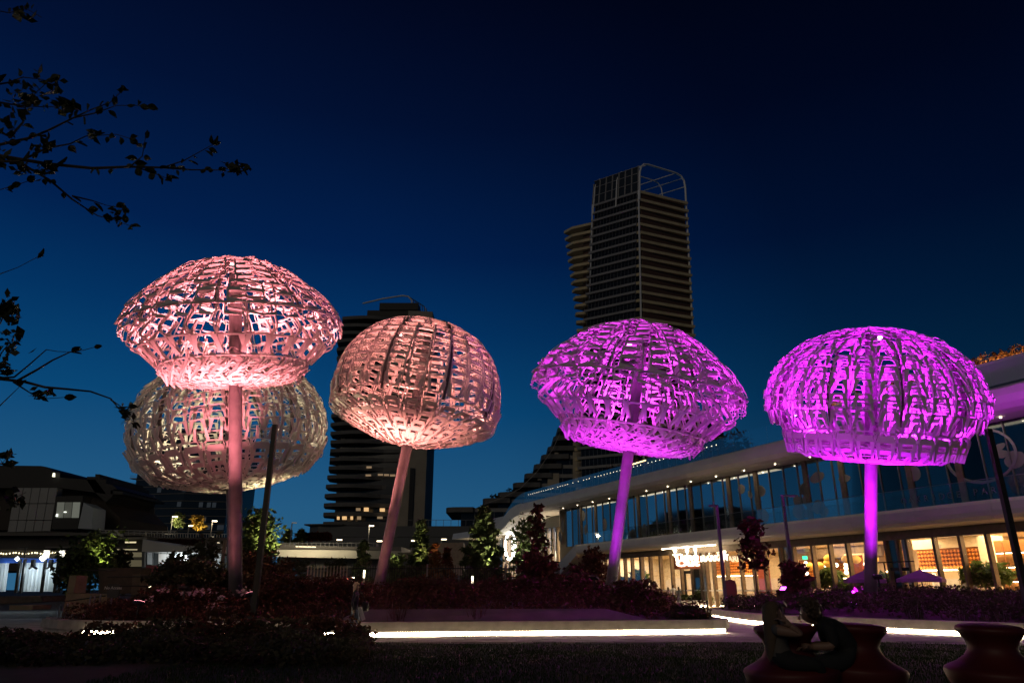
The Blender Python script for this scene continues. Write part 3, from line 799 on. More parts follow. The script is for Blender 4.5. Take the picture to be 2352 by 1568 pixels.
flood(PY(1958, 1387, 31.2), C5 + Vector((0, 0, -1)), 'purple floodlight just left of the magenta mast', M['purple_lamp'], MAG5['light'], 15000, 50)
flood(PY(1800, 1352, 38.5), C4, 'purple floodlight far back in the right planter', M['purple_lamp'], MAG4['light'], 8500, 44)
flood(PY(1300, 1396, 29.0), C4, 'purple floodlight in the bushes left of the leaning purple mast', M['purple_lamp'], MAG4['light'], 6500, 44)
flood(PY(705, 1350, 36), C3, 'pink floodlight in the rusty bush left of the walking woman', M['pink_lamp'], SALM['light'], 17000, 44)
flood(PY(1040, 1372, 34.0), C3, 'pink floodlight in the bushes right of the leaning pink mast', M['pink_lamp'], SALM['light'], 17000, 44)
flood(PY(700, 1352, 40.0), C2, 'pale floodlight before the slatted gate', M['lamp_white'], (1, .78, .42), 11000, 44)
for (ob, ba, ax_, cl, gl, pw, f, lab) in ((s1, b1, A1, PINK['light'], M['pink_lamp'], 260, .5, 'low pink spot at the foot of the tallest mast'), (s3, b3, A3, SALM['light'], M['pink_lamp'], 500, .5, 'low pink spot at the foot of the mast leaning right'),
                                 (s4, b4, A4, (.55, .02, .8), M['purple_lamp'], 2600, .62, 'low purple spot at the foot of the leaning purple mast'), (s5, b5, A5, (.55, .01, .9), M['purple_lamp'], 3000, .62, 'low purple spot at the foot of the magenta mast')):
    flood(ba + Vector((-.9, -3.0, 1.0 if pw < 1000 else 1.45)), ba + ax_ * 11 * f, lab, gl, cl, pw, 110)
# ------------------------------------------------------------------ the mall: facade frame (s along, o outward, z up)
F0 = Vector((27.6, 39.4, 0)); FD = Vector((-.4129, .9108, 0)); FN = Vector((-.9108, -.4129, 0))
def F(s, o, z): return F0 + FD * s + FN * o + Vector((0, 0, z))
def FS(u, v, o):
    """where the view ray meets the plane at offset o: (s, z)"""
    r = ray(u, v); q = F0 + FN * o - EYE
    t = q.dot(FN) / r.dot(FN); p = EYE + r * t - F0
    return p.dot(FD), p.z
FROT = Matrix((-FD, Vector((0, 0, 1)), FN)).transposed()     # text frame: x to the viewer's right, y up, z out
FRZ = math.atan2(FD.y, FD.x)
def ext(mb, prof, s0, s1, mi=0):
    n = len(prof)
    mb.add([F(s0, o, z) for o, z in prof] + [F(s1, o, z) for o, z in prof],
           [tuple(range(n)), tuple(reversed(range(n, 2 * n)))] + [(i, n + i, n + (i + 1) % n, (i + 1) % n) for i in range(n)], mi)
def fbox(mb, s0, s1, o0, o1, z0, z1, mi=0): ext(mb, [(o0, z0), (o1, z0), (o1, z1), (o0, z1)], s0, s1, mi)
mall = empty('shopping_mall', F(20, 0, 0), 'long white two storey mall with lit shops below and dark glass above', 'building')
SL, SR = 46.0, -9.0
def part(name, mb, m, parent=mall, smooth=False, stuff=False):
    o = mb.build(name, m, parent, smooth)
    if stuff: o['kind'] = 'stuff'
    return o
# floors, ceilings, walls of the shop storey
b = MB(); fbox(b, SR, SL, -10, -.02, -.02, .06); part('shop_floor', b, M['wood'])
b = MB(); fbox(b, SR, SL, -10, -.35, 4.72, 4.9); part('shop_ceiling', b, M['cream'])
b = MB(); fbox(b, SR, SL, -10.3, -10, 0, 4.9); part('back_wall', b, M['cream'])
b = MB(); fbox(b, SL, SL + .3, -10, .0, 0, 4.9); part('side_wall', b, M['cream'])
b = MB(); fbox(b, SR - .3, SR, -10, .0, 0, 12); part('side_wall', b, M['cream'])
b = MB(); fbox(b, SR, SL, -.34, .12, 4.42, 4.94); part('header_beam', b, M['bronze'])
# middle slab with rounded lip, and roof slab
LIP = [(-.3, 4.945), (1.15, 4.97), (1.5, 5.06), (1.68, 5.25), (1.72, 5.5), (1.64, 5.9), (1.45, 6.1), (-10, 6.1), (-10, 4.945)]
n_seg = 12
for i in range(n_seg):                      # fascia panels with open joints
    b = MB(); s0 = SR + (SL - SR) * i / n_seg; s1 = SR + (SL - SR) * (i + 1) / n_seg
    ext(b, LIP, s0 + .012, s1 - .012); part('fascia_panel', b, M['fascia'])
ROOF = [(-.3, 10.46), (1.5, 10.5), (2.0, 10.62), (2.25, 10.9), (2.28, 11.3), (2.1, 11.75), (1.8, 11.92), (-14, 11.92), (-14, 10.46)]
for i in range(14):
    b = MB(); s0 = SR + (59.5 - SR) * i / 14; s1 = SR + (59.5 - SR) * (i + 1) / 14
    ext(b, ROOF, s0 + .012, s1 - .012); part('roof_fascia_panel', b, M['fascia'])
# left end: roof edge sweeps down to a low canopy
sw = [(59.5, 10.46, 11.92), (61, 10.3, 11.85), (62.5, 9.95, 11.6), (64, 9.4, 11.1), (65.5, 8.9, 10.4), (67, 8.6, 9.75), (69, 8.55, 9.5), (85, 8.9, 9.75)]
b = MB()
for (sa, za, ta), (sb, zb, tb) in zip(sw[:-1], sw[1:]):
    b.hexa([F(sa, 2.28, za), F(sb, 2.28, zb), F(sb, -8, zb), F(sa, -8, za), F(sa, 2.1, ta), F(sb, 2.1, tb), F(sb, -8, tb), F(sa, -8, ta)])
part('swept_roof', b, M['white'])
b = MB(); fbox(b, 74, 92, -14, -4, 8.2, 12.2); part('rear_block', b, M['white'])
b = MB()
for k in range(8):
    s0 = 59.5 + k * .95
    za = np.interp(s0, [x[0] for x in sw], [x[2] for x in sw]); zb = np.interp(s0 + .95, [x[0] for x in sw], [x[2] for x in sw])
    h0 = 1.35 * (1 - k / 8) ** .5; h1 = 1.35 * max(0, 1 - (k + 1) / 8) ** .5 + .01
    b.hexa([F(s0, 1.72, za), F(s0 + .94, 1.72, zb), F(s0 + .94, 1.74, zb), F(s0, 1.74, za), F(s0, 1.72, za + h0), F(s0 + .94, 1.72, zb + h1), F(s0 + .94, 1.74, zb + h1), F(s0, 1.74, za + h0)])
part('balustrade_end', b, M['glass_rail'])
# ground floor mullions and panes
US = [1337, 1349, 1363, 1378, 1392, 1405, 1420.5, 1437, 1453.5, 1475, 1495.5, 1518.5, 1544.5, 1566, 1590, 1610, 1624, 1640, 1671, 1704, 1733, 1759, 1800, 1829, 1873.5, 1914, 1955, 2000, 2045, 2072, 2095, 2158.5, 2219.5, 2283, 2341.5, 2400]
ss = sorted(FS(u, 1300, 0)[0] for u in US)
ss = [SR + .1] + [s for s in ss if SR + .5 < s < SL - .2] + [SL - .1]
b1 = MB(); fbox(b1, 0 - .085, .085, -.16, .2, .06, 4.42)
mull_me = None
def moved(mb, ds):
    q = MB(); q.f = mb.f; q.m = mb.m; q.v = [tuple(Vector(v) + FD * ds) for v in mb.v]; return q
mull_me = b1.mesh('mullion', M['bronze'])
for s in ss:
    o = link('mullion', mull_me, mall); o.location = FD * s
for sa, sb in zip(ss[:-1], ss[1:]):
    if sb - sa < .25: continue
    b = MB(); fbox(b, sa + .09, sb - .09, .0, .018, .1, 4.42); part('shop_pane', b, M['glass'])
b = MB(); fbox(b, SR, SL, .03, .09, 1.30, 1.40); part('glazing_rail', b, M['white'])
# wide dark wall piers between shops
for u0, u1, m_ in ((1466, 1476, 'bronze'), (1590, 1610, 'dark_metal'), (1610, 1623, 'cream'), (1788, 1806, 'dark_metal'), (1806, 1828, 'cream'), (2046, 2074, 'dark_metal'), (2075, 2096, 'cream')):
    sa, sb = FS(u1, 1300, 0)[0], FS(u0, 1300, 0)[0]
    b = MB(); fbox(b, sa + .1, sb - .1, -.3, -.05, .06, 4.42); part('pier', b, M[m_])
b = MB(); sa, sb = FS(2096, 1320, .1)[0], FS(2042, 1320, .1)[0]
fbox(b, sa, sb, .02, .16, 2.55, 2.75); fbox(b, sa, sa + .1, .02, .16, .06, 2.55); fbox(b, sb - .1, sb, .02, .16, .06, 2.55); part('door_frame', b, M['black'])
b = MB(); sa, sb = FS(1590, 1320, .1)[0], FS(1572, 1320, .1)[0]
fbox(b, sa, sb, .02, .16, 2.75, 3.0); fbox(b, sa, sa + .14, .02, .16, .06, 2.75); fbox(b, sb - .14, sb, .02, .16, .06, 2.75); part('door_frame', b, M['black'])
# upper storey glazing
b = MB(); fbox(b, SR, 70, -2.6, -2.4, 6.1, 10.46); part('upper_back_wall', b, mat('dark_hoarding', (.05, .05, .05), .8))
ups = []; s = SR + .2; k = 0
PAT = [1.5, 1.5, .75, 1.25, 1.25, .7, 1.4]
while s < 52: ups.append((s, k % 7 in (2, 5))); s += PAT[k % 7]; k += 1
b1 = MB(); fbox(b1, -.03, .03, -.05, .1, 6.12, 10.46); thin_me = b1.mesh('fin', M['mid_metal'])
b1 = MB(); fbox(b1, -.19, .19, -.3, .12, 6.12, 10.46); wide_me = b1.mesh('column', M['bronze'])
for i, (s, wd) in enumerate(ups):
    o = link('upper_column' if wd else 'upper_fin', wide_me if wd else thin_me, mall); o.location = FD * s
    if i + 1 < len(ups):
        e = .2 if wd else .035; e2 = .2 if ups[i + 1][1] else .035
        if ups[i + 1][0] - s > .5:
            b = MB(); fbox(b, s + e, ups[i + 1][0] - e2, .0, .02, 6.14, 10.44); part('upper_pane', b, M[random.choice(('glass_dark', 'glass_dim', 'glass_dim', 'glass_soft'))])
# bright hall at the left end
b = MB(); fbox(b, 53, 80, -6.3, -6, .06, 9.5); part('hall_wall', b, M['cream'])
b = MB(); fbox(b, 52.9, 53.1, -6, -.1, .06, 10.46); part('hall_wall', b, M['cream'])
b = MB(); fbox(b, 53, 80, -6, 0, -.02, .06); part('hall_floor', b, M['cream'])
fin_me = None
b1 = MB(); fbox(b1, -.16, .16, -.35, .1, .06, 8.6); fin_me = b1.mesh('hall_fin', M['bronze'])
for k in range(14):
    o = link('hall_fin', fin_me, mall); o.location = FD * (53.6 + k * 1.25)
    b = MB(); fbox(b, 53.6 + k * 1.25 + .18, 53.6 + (k + 1) * 1.25 - .18, .0, .02, .1, 8.6); part('hall_pane', b, M['glass'])
# sloping stair soffit closing the middle slab
b = MB()
b.hexa([F(SL, 1.7, 4.95), F(55.5, 1.7, .2), F(55.5, -1.2, .2), F(SL, -1.2, 4.95), F(SL, 1.7, 6.1), F(56.5, 1.7, 1.5), F(56.5, -1.2, 1.5), F(SL, -1.2, 6.1)])
part('sloping_stair', b, M['fascia'])
# balustrades
def rail_run(o_, z0, h, s0, s1, step, name):
    s = s0
    while s + step <= s1:
        b = MB(); fbox(b, s + .01, s + step - .01, o_, o_ + .02, z0, z0 + h); part(name, b, M['glass_rail']); s += step
rail_run(1.40, 6.1, 1.1, SR, SL, 1.9, 'balcony_glass')
rail_run(1.72, 11.9, 1.38, SR, 59.5, 1.9, 'roof_glass')
b = MB(); b.bar(F(SR, 1.41, 7.22), F(SL, 1.41, 7.22), .04, .03); part('balcony_rail', b, M['mid_metal'])
# fairy lit handrail on the roof terrace
b = MB(); b2 = MB()
for k in range(30):
    s = 59 - k * 1.25
    b.tube([F(s, 1.2, 11.92), F(s, 1.2, 12.9), F(s, 1.0, 13.0)], .03, 4)
    for j in range(2):
        if random.random() < .85: b2.box(F(s - .6 * j, 1.2, 13.0), (.07, .07, .07))
    if random.random() < .7: b2.box(F(s, 1.25, 12.0), (.06, .06, .06))
b.bar(F(59, 1.2, 12.98), F(22, 1.2, 12.98), .04); part('terrace_railing', b, M['mid_metal']); part('fairy_light', b2, mat('fairy', (1, 1, 1), .5, emit=(1, .75, .5), estr=5), stuff=True)
# set-back upper parapet with roof garden on the right
b = MB()
for i in range(5):
    b = MB(); fbox(b, -14 + i * 6.3 + .015, -14 + (i + 1) * 6.3 - .015, -8, -3.8, 13.55, 15.1); part('parapet_panel', b, M['white'])
b = MB(); fbox(b, -14, 17.5, -8, -4.4, 11.92, 13.55); part('recess_wall', b, M['dark_metal'])
rg = [tuple(F(random.uniform(-14, 17), random.uniform(-6, -3.95), 15.1 + .7 * random.random() ** 1.5)) for k in range(5200)]
tag(link('roof_garden', leaf_mesh('roof_garden', rg, .13, M['orange_leaf'], .1, 2.6), mall), kind='stuff')
b = MB(); fbox(b, -13, 16, -4.05, -3.98, 15.1, 15.14); part('garden_light', b, mat('garden_glow', (1, 1, 1), .5, emit=(1, .62, .22), estr=45))
rg = [tuple(F(22 + random.random() * 22, random.uniform(-3, -1), 12 + .1 + 2.8 * random.random() * (1 - abs(k % 100 - 50) / 60))) for k in range(6000)]
tag(link('terrace_planting', leaf_mesh('terrace_planting', rg, .2, M['shrub'], .2, 2.0), mall), kind='stuff')
b = MB(); b.bar(F(38.0, -.9, 13.9), F(35.5, -.9, 13.95), .06, .10); b.bar(F(17.5, -.9, 14.2), F(14.0, -.9, 14.3), .06, .1); part('garden_light', b, mat('garden_glow2', (1, 1, 1), .5, emit=(1, .6, .22), estr=6))
# soffit downlights
dl = MB(); dl.lathe([(.055, 0), (.055, .02)], 10); dl_me = dl.mesh('downlight', mat('downlight_glow', (1, 1, 1), .5, emit=(1, .82, .55), estr=14))
for k in range(18):
    s = 50 - k * 3.4
    o = link('downlight', dl_me, mall); o.location = F(s, 1.0, 10.42) - world_m(mall).translation + mall.location
# downlights of the soffit give a real pool of light on the slab edge
for s in (45, 33, 21, 9, 0):
    ld = bpy.data.lights.new('soffit_light', 'AREA'); ld.energy = 26; ld.color = (1, .78, .5); ld.size = .8; ld.shape = 'RECTANGLE'; ld.size_y = 7
    lo = link('soffit_light', ld, mall); lo.matrix_basis = Matrix.Translation(F(s, .9, 10.4)) @ Matrix.Rotation(FRZ - math.pi / 2, 4, 'Z')
# window graphics: pale leaves printed on the upper glass
PW = mat('print_white', (.20, .20, .19), .8); LF = [(math.cos(t) * (1 - .25 * (math.sin(t) > .6)), math.sin(t)) for t in [2 * math.pi * i / 16 for i in range(16)]]
def decal(u, v, ru, rv, rot=0):
    s, z = FS(u, v, .03); k = 1610 / ((F(s, 0, z) - EYE).length)
    a = ru / k / .55; h = rv / k
    dec = MB(); dec.add([F(s - (x * a * math.cos(rot) - y * h * math.sin(rot)), .026, z + x * a * math.sin(rot) + y * h * math.cos(rot)) for x, y in LF], [tuple(range(16))]); part('window_graphic', dec, PW)
c4 = lambda x, y: ((2300 + x / 2.614) * .6125, (1800 + y / 2.614) * .6125)
c3 = lambda x, y: ((1600 + x / 2.412) * .6125, (1700 + y / 2.412) * .6125)
c5 = lambda x, y: ((2800 + x / 2.24) * .6125, (1150 + y / 2.24) * .6125)
for x, y, a, h, r_ in [(1255, 85, 26, 44, .2), (1448, 105, 30, 50, -.1), (1408, 205, 16, 75, .1), (1865, 92, 25, 48, .1), (1800, 195, 24, 46, 0), (1887, 195, 22, 56, .1), (1818, 300, 40, 70, 0), (1895, 325, 26, 36, 0),
                       (1480, 350, 30, 60, 0), (190, 525, 30, 45, 0), (260, 490, 22, 60, 0), (305, 490, 24, 60, 0), (1340, 140, 14, 40, .5), (2010, 260, 40, 60, .2), (2060, 300, 30, 50, -.2)]:
    decal(*c4(x, y), a * .234, h * .234, r_)
for x, y, a, h, r_ in [(1230, 650, 15, 60, 0), (1208, 750, 20, 48, .2), (1415, 560, 22, 46, 0), (1440, 690, 16, 46, .1), (1405, 690, 14, 40, 0), (1610, 640, 20, 56, -.1), (1868, 735, 26, 32, 0), (1928, 695, 18, 60, 0), (1972, 720, 20, 44, 0)]:
    decal(*c3(x, y), a * .254, h * .254, r_)
for x, y, a, h, r_ in [(2110, 1185, 32, 24, .4), (2145, 1235, 22, 28, .2), (2250, 1280, 40, 60, .3), (1400, 1395, 30, 60, .6), (590, 1430, 40, 40, .2), (820, 1440, 30, 30, 0), (110, 1540, 22, 40, 0), (480, 1530, 24, 46, 0)]:
    decal(*c5(x, y), a * .273, h * .273, r_)

b = MB(); s_, z_ = FS(*c5(1960, 1250), .03)
b.tube([F(s_ + math.cos(t) * 2.0, .03, z_ + math.sin(t) * 1.5) for t in [2 * math.pi * i / 30 for i in range(31)]], .10, 4); part('window_graphic', b, mat('print_grey', (.22, .23, .24), .8))
LM_ = mat('print_letters', (.17, .19, .20), .7); LT = {c: text_mesh(c, .52, .004, LM_, name='letter') for c in 'OAKRIDGEP'}
for u, v in ((2215, 1123), (1515, 1162)):
    s_, z_ = FS(u, v, .05)
    for i, c in enumerate('OAKRIDGE PARK'):
        if c == ' ': continue
        o = link('letter', LT[c], mall); o.matrix_basis = Matrix.Translation(F(s_ - (i - 6) * .50, 1.45 if u > 2000 else .05, 6.55)) @ FROT.to_4x4()
# ring emblem, glowing, on the hall front
s_, z_ = FS(1171.5, 1254, .5)
b = MB(); b.tube([F(s_ + math.cos(t) * 1.62, .5, z_ + math.sin(t) * 1.72) for t in [2 * math.pi * i / 36 for i in range(37)]], .16, 6, caps=False)
o = b.build('ring_sign', mat('ring_glow', (1, 1, 1), .5, emit=(1, .95, .85), estr=9)); tag(o, 'glowing white ring sign on the bright glass hall behind the conifer', 'sign')
# interior light
def area(name, pos, sx, sy, e, c, rot, parent=mall):
    ld = bpy.data.lights.new(name, 'AREA'); ld.shape = 'RECTANGLE'; ld.size = sx; ld.size_y = sy; ld.energy = e; ld.color = c
    lo = link(name, ld, parent); lo.matrix_basis = Matrix.Translation(pos) @ rot; return lo
for k in range(7):
    s = SR + 4 + k * 8
    area('ceiling_light', F(s, -4.5, 4.68), 5, 5.5, 1150 if s < 25 else 900, (1, .66, .33) if s < 33 else (1, .78, .5), Matrix.Rotation(FRZ, 4, 'Z'))
for s in (57, 64, 71): area('hall_light', F(s, -3, 8.4), 5, 4, 5200, (1, .92, .78), Matrix.Rotation(FRZ, 4, 'Z'))
# canopy light strip above the sign
b = MB(); b.bar(F(FS(1519, 1268, 1.0)[0], .9, 4.93), F(FS(1640, 1245, 1.0)[0], .9, 4.93), .05, .04); part('soffit_strip', b, M['led'])
# interior fittings --------------------------------------------------
OR = mat('orange_tile', (.62, .23, .05), .35, var=.2, scale=30)
tile = MB(); tile.box((0, 0, 0), (.19, .05, .19)); tile_me = tile.mesh('tile', OR)
def tile_wall(u0, u1, o_, z0, z1):
    sa, sb = sorted((FS(u0, 1290, o_)[0], FS(u1, 1290, o_)[0]))
    b = MB(); fbox(b, sa, sb, o_ - .1, o_, z0, z1); w = part('tile_wall', b, mat('grout', (.30, .12, .03), .8))
    q = MB(); nz = int((z1 - z0) / .24); ns = int((sb - sa) / .24)
    for i in range(ns):
        for j in range(nz):
            c = F(sa + (i + .5) * .24, o_ + .05, z0 + (j + .5) * .24)
            q.lathe([(.115, 0), (.06, .09)], 4, c, M=Matrix((FD, Vector((0, 0, 1)), FN)).transposed())
    t_ = q.build('tiles', OR, w); t_['kind'] = 'stuff'
    b = MB(); fbox(b, sa, sb, o_ + .12, o_ + .2, z0 - .12, z0 - .06); part('wall_wash', b, M['lamp_warm'])
tile_wall(2110, 2262, -5.2, 2.75, 4.05); tile_wall(2035, 2078, -5.2, 2.75, 4.05); tile_wall(1640, 1740, -6, 2.7, 4.0); tile_wall(1835, 1960, -9.6, 2.4, 3.9)
def ibox(name, u0, u1, o0, o1, z0, z1, m_, ref=1330):
    sa, sb = sorted((FS(u0, ref, o1)[0], FS(u1, ref, o1)[0])); b = MB(); fbox(b, sa, sb, o0, o1, z0, z1); return part(name, b, M[m_] if isinstance(m_, str) else m_)
ibox('counter', 2125, 2262, -4.6, -3.6, .06, 1.12, 'wood'); ibox('counter_top', 2122, 2265, -4.7, -3.5, 1.13, 1.18, 'white')
ibox('counter', 1640, 1745, -4.6, -3.6, .06, 1.12, 'white'); ibox('counter', 1480, 1560, -4.2, -3.4, .06, 1.1, 'wood')
ibox('kitchen_shelf', 2140, 2200, -5.0, -4.85, 1.3, 2.1, 'white'); ibox('kitchen_shelf', 2205, 2240, -5.0, -4.85, 1.3, 2.3, 'mid_metal')
ibox('bulkhead', 2110, 2268, -9.9, -5.1, 4.05, 4.7, 'cream'); ibox('bulkhead', 1835, 2035, -9.9, -7.5, 3.9, 4.7, 'bronze')
ibox('round_column', 2262, 2296, -6.2, -5.0, .06, 4.7, 'cream'); ibox('red_panel', 1742, 1766, -5.0, -4.8, .06, 3.6, mat('red_panel', (.28, .05, .03), .6))
ibox('red_panel', 1962, 1985, -5.6, -5.4, .06, 3.9, mat('dark_red_panel', (.22, .04, .03), .6))
# shelving at the far right
for u0, u1 in ((2300, 2318), (2322, 2352), (2356, 2390)):
    ibox('shelf_unit', u0, u1, -3.2, -3.0, .06, 4.2, mat('amber_wood', (.45, .20, .06), .5))
    for z in (1.2, 1.9, 2.7, 3.5): ibox('shelf', u0, u1, -3.0, -2.65, z, z + .05, 'bronze')
    for z in (1.85, 2.65, 3.45): ibox('shelf_light', u0 + 1, u1 - 1, -2.9, -2.85, z, z + .03, 'lamp_warm')
bt = MB(); bt.lathe([(.04, 0), (.042, .18), (.015, .24), (.015, .3)], 8); bt_me = bt.mesh('bottle', mat('bottle_glass', (.25, .12, .03), .2))
for k in range(22):
    o = link('bottle', bt_me); u = random.choice((2303, 2308, 2313, 2326, 2333, 2340, 2347)); z = random.choice((1.25, 1.95, 2.75)); s = FS(u + random.uniform(-2, 2), 1330, -2.8)[0]
    o.location = F(s, -2.8, z); tag(o, 'small bottle on the %s amber shelf at the right edge of the lit shops' % {1.25: 'lowest', 1.95: 'middle', 2.75: 'upper'}[z], 'bottle', 'bottles on the %s amber shelf' % {1.25: 'lowest', 1.95: 'middle', 2.75: 'upper'}[z])
# white menu / art poster with a bowl and chopsticks
so_, zo_ = FS(1965, 1300, -7)
b = MB(); fbox(b, so_ - 1.0, so_ + 1.0, -7.1, -7.06, 1.9, 4.1); po = part('poster', b, M['cream'])
b = MB(); b.tube([F(so_ + .55 * math.cos(t), -7.04, 2.75 + .6 * math.sin(t)) for t in [math.pi + math.pi * i / 12 for i in range(13)]], .03, 4); b.bar(F(so_ + .6, -7.04, 2.78), F(so_ - .6, -7.04, 2.78), .06)
b.bar(F(so_ + .5, -7.03, 2.95), F(so_ - .75, -7.03, 3.35), .05); b.bar(F(so_ + .5, -7.03, 2.88), F(so_ - .8, -7.03, 3.15), .05); b.build('printed_bowl', mat('poster_red', (.35, .07, .04), .7), po)
# exit sign lights
ibox('exit_sign', 1842, 1851, -1.2, -1.1, 3.55, 3.8, mat('exit_green', (0, .3, .1), .5, emit=(.05, 1, .45), estr=3), 1271)
for u, v in ((1852, 1262), (2153, 1254)):
    s_, z_ = FS(u, v, -1.5); b = MB(); b.box(F(s_, -1.5, z_), (.3, .3, .22)); part('white_fixture', b, M['white'])
# hanging lanterns and globes
lan = MB(); lan.lathe([(.05, .30), (.20, .24), (.34, .1), (.36, 0), (.34, -.1), (.2, -.24), (.06, -.3)], 14); lan_me = lan.mesh('lantern', mat('yellow_paper', (.62, .38, .06), .7, emit=(1, .6, .1), estr=.15), True)
glo = MB(); glo.lathe([(.02, .16), (.1, .12), (.16, 0), (.1, -.12), (.02, -.16)], 12); glo_me = glo.mesh('globe', mat('globe_glow', (1, 1, 1), .5, emit=(1, .85, .6), estr=7), True)
LL = [('dark yellow lantern nearest the tile wall, lowest on the left', 1860, 1300), ('yellow lantern above the palm, upper of the pair', 1903, 1282), ('big yellow lantern above the palm, lower of the pair', 1902, 1293), ('yellow lantern left of the palm', 1882, 1299), ('yellow lantern left of the bowl poster', 1944, 1284), ('yellow lantern overlapping the bowl poster', 1966, 1284), ('last yellow lantern just left of the magenta mast', 2006, 1284)]
for lab, u, v in LL:
    s_, z_ = FS(u, v, -4.5); o = empty('lantern', F(s_, -4.5, z_), lab, 'lantern', 'paper lanterns in the shop'); link('shade', lan_me, o).matrix_basis = Matrix.Translation(F(s_, -4.5, z_))
    b = MB(); b.bar(F(s_, -4.5, z_ + .3), F(s_, -4.5, 4.7), .015); b.build('cord', M['black'], o)
GLB = ['top globe lamp of the left cluster near the tile wall', 'middle globe lamp of the left cluster near the tile wall', 'lowest globe lamp of the left cluster near the tile wall', 'globe lamp just left of the big yellow lantern', 'lower globe lamp left of the big yellow lantern', 'globe lamp right of the big yellow lantern', 'top globe lamp under the lantern left of the bowl poster', 'middle globe lamp left of the bowl poster', 'lowest globe lamp left of the bowl poster', 'upper globe lamp right of the bowl poster', 'lower globe lamp right of the bowl poster', 'globe lamp nearest the magenta mast']
for i, (u, v) in enumerate([(1851, 1293), (1850, 1304), (1853, 1316), (1895, 1297), (1890, 1304), (1921, 1297), (1943, 1296), (1943, 1304), (1944, 1314), (1988, 1295), (1990, 1305), (1998, 1296)]):
    s_, z_ = FS(u, v, -5.2); o = link('globe_lamp', glo_me); o.location = F(s_, -5.2, z_); tag(o, GLB[i], 'lamp', 'globe lamps among the lanterns')
# plants in the shops
def shop_plant(lab, u, v0, v1, o_, rad, m_, n, ls, grp='potted plants behind the shop glass'):
    s_, zt = FS(u, v0, o_); zb = FS(u, v1, o_)[1]; c = F(s_, o_, (zt + zb) / 2)
    o = empty('potted_plant', F(s_, o_, .06), lab, 'plant', grp)
    link('foliage', leaf_mesh('foliage', ball_pts(n, tuple(c), (rad, rad, (zt - zb) / 2), .25), ls, m_, .2, 2.4), o)
    b = MB(); b.tube([F(s_, o_, .5), F(s_, o_, zb + .3)], [.05, .03], 5); b.build('stem', M['bark'], o)
    b = MB(); b.lathe([(.22, 0), (.3, .5), (.27, .5), (.25, .42)], 12, F(s_, o_, .06)); b.build('pot', M['dark_metal'], o)
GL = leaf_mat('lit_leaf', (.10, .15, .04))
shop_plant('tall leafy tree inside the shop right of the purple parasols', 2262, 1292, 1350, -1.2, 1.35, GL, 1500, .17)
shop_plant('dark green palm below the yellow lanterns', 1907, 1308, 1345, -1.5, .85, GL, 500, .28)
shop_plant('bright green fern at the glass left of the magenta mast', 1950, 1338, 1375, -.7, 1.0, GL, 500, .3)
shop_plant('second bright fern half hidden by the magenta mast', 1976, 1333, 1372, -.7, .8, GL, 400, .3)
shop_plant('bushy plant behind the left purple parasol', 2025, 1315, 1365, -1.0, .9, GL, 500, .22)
shop_plant('low dark plant at the glass left of the palm', 1860, 1328, 1352, -.8, 1.1, M['green_leaf'], 500, .2)
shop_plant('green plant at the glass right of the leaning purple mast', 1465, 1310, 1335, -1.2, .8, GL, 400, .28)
shop_plant('low green plant beside the leaning purple mast', 1440, 1325, 1345, -1.2, 1.2, M['green_leaf'], 400, .22)
shop_plant('small plant in front of the cream pier', 1610, 1345, 1378, -.2, .5, M['green_leaf'], 300, .15)
# the market sign
sg = empty('market_sign', F(FS(1610, 1280, 1.2)[0], 1.2, 3.7), 'blown out white neon lettering hanging under the slab, reading market', 'sign')
NE = mat('neon_white', (1, 1, 1), .5, emit=(1, .86, .62), estr=5); NE2 = mat('neon_white_soft', (1, 1, 1), .5, emit=(1, .84, .6), estr=2.6)
def place_text(txt, u0, u1, v0, v1, o_, m_, bold, name):
    s0, z0 = FS(u0, (v0 + v1) / 2, o_); s1, z1 = FS(u1, (v0 + v1) / 2, o_); zt = FS((u0 + u1) / 2, v0, o_)[1]; zb = FS((u0 + u1) / 2, v1, o_)[1]
    me = text_mesh(txt, 1, .03, m_, bold, name)
    xs = [v.co.x for v in me.vertices]; ys = [v.co.y for v in me.vertices]
    o = link(name, me, sg)
    o.matrix_basis = Matrix.Translation(F((s0 + s1) / 2, o_, (zt + zb) / 2)) @ FROT.to_4x4() @ Matrix.Diagonal((abs(s1 - s0) / (max(xs) - min(xs)), (zt - zb) / (max(ys) - min(ys)), 1, 1)) @ Matrix.Translation((-(max(xs) + min(xs)) / 2, -(max(ys) + min(ys)) / 2, 0))
place_text('MARK', 1609, 1652.5, 1274.5, 1288.5, 1.2, NE2, .015, 'lettering')
place_text('T', 1666, 1673.5, 1272, 1287, 1.2, NE2, .02, 'lettering')
for j in range(3):
    s_, z_ = FS(1659.5, 1267 + j * 7.2, 1.2); b = MB(); b.tube([F(s_ - .32, 1.2, z_), F(s_ + .32, 1.2, z_)], .13, 6); b.build('lettering', NE2, sg)
place_text('Time', 1546, 1604, 1270, 1287, 1.2, NE, .03, 'neon_script')
place_text('Out', 1553, 1606, 1284, 1300, 1.22, NE, .035, 'neon_script')
for u, v, w in ((1550, 1263, 4), (1578, 1263, 3.6), (1597, 1262, 2.6)):
    s_, z_ = FS(u, v, 1.2); b = MB(); b.tube([F(s_ + w * .045 * math.cos(t), 1.2, z_ + .2 * math.sin(t)) for t in [2 * math.pi * i / 10 for i in range(11)]], .06, 5, caps=False); b.build('neon_icon', NE, sg)
    b = MB(); b.bar(F(s_, 1.2, z_ - .2), F(s_, 1.2, z_ - .6), .08); b.build('neon_icon', NE, sg)
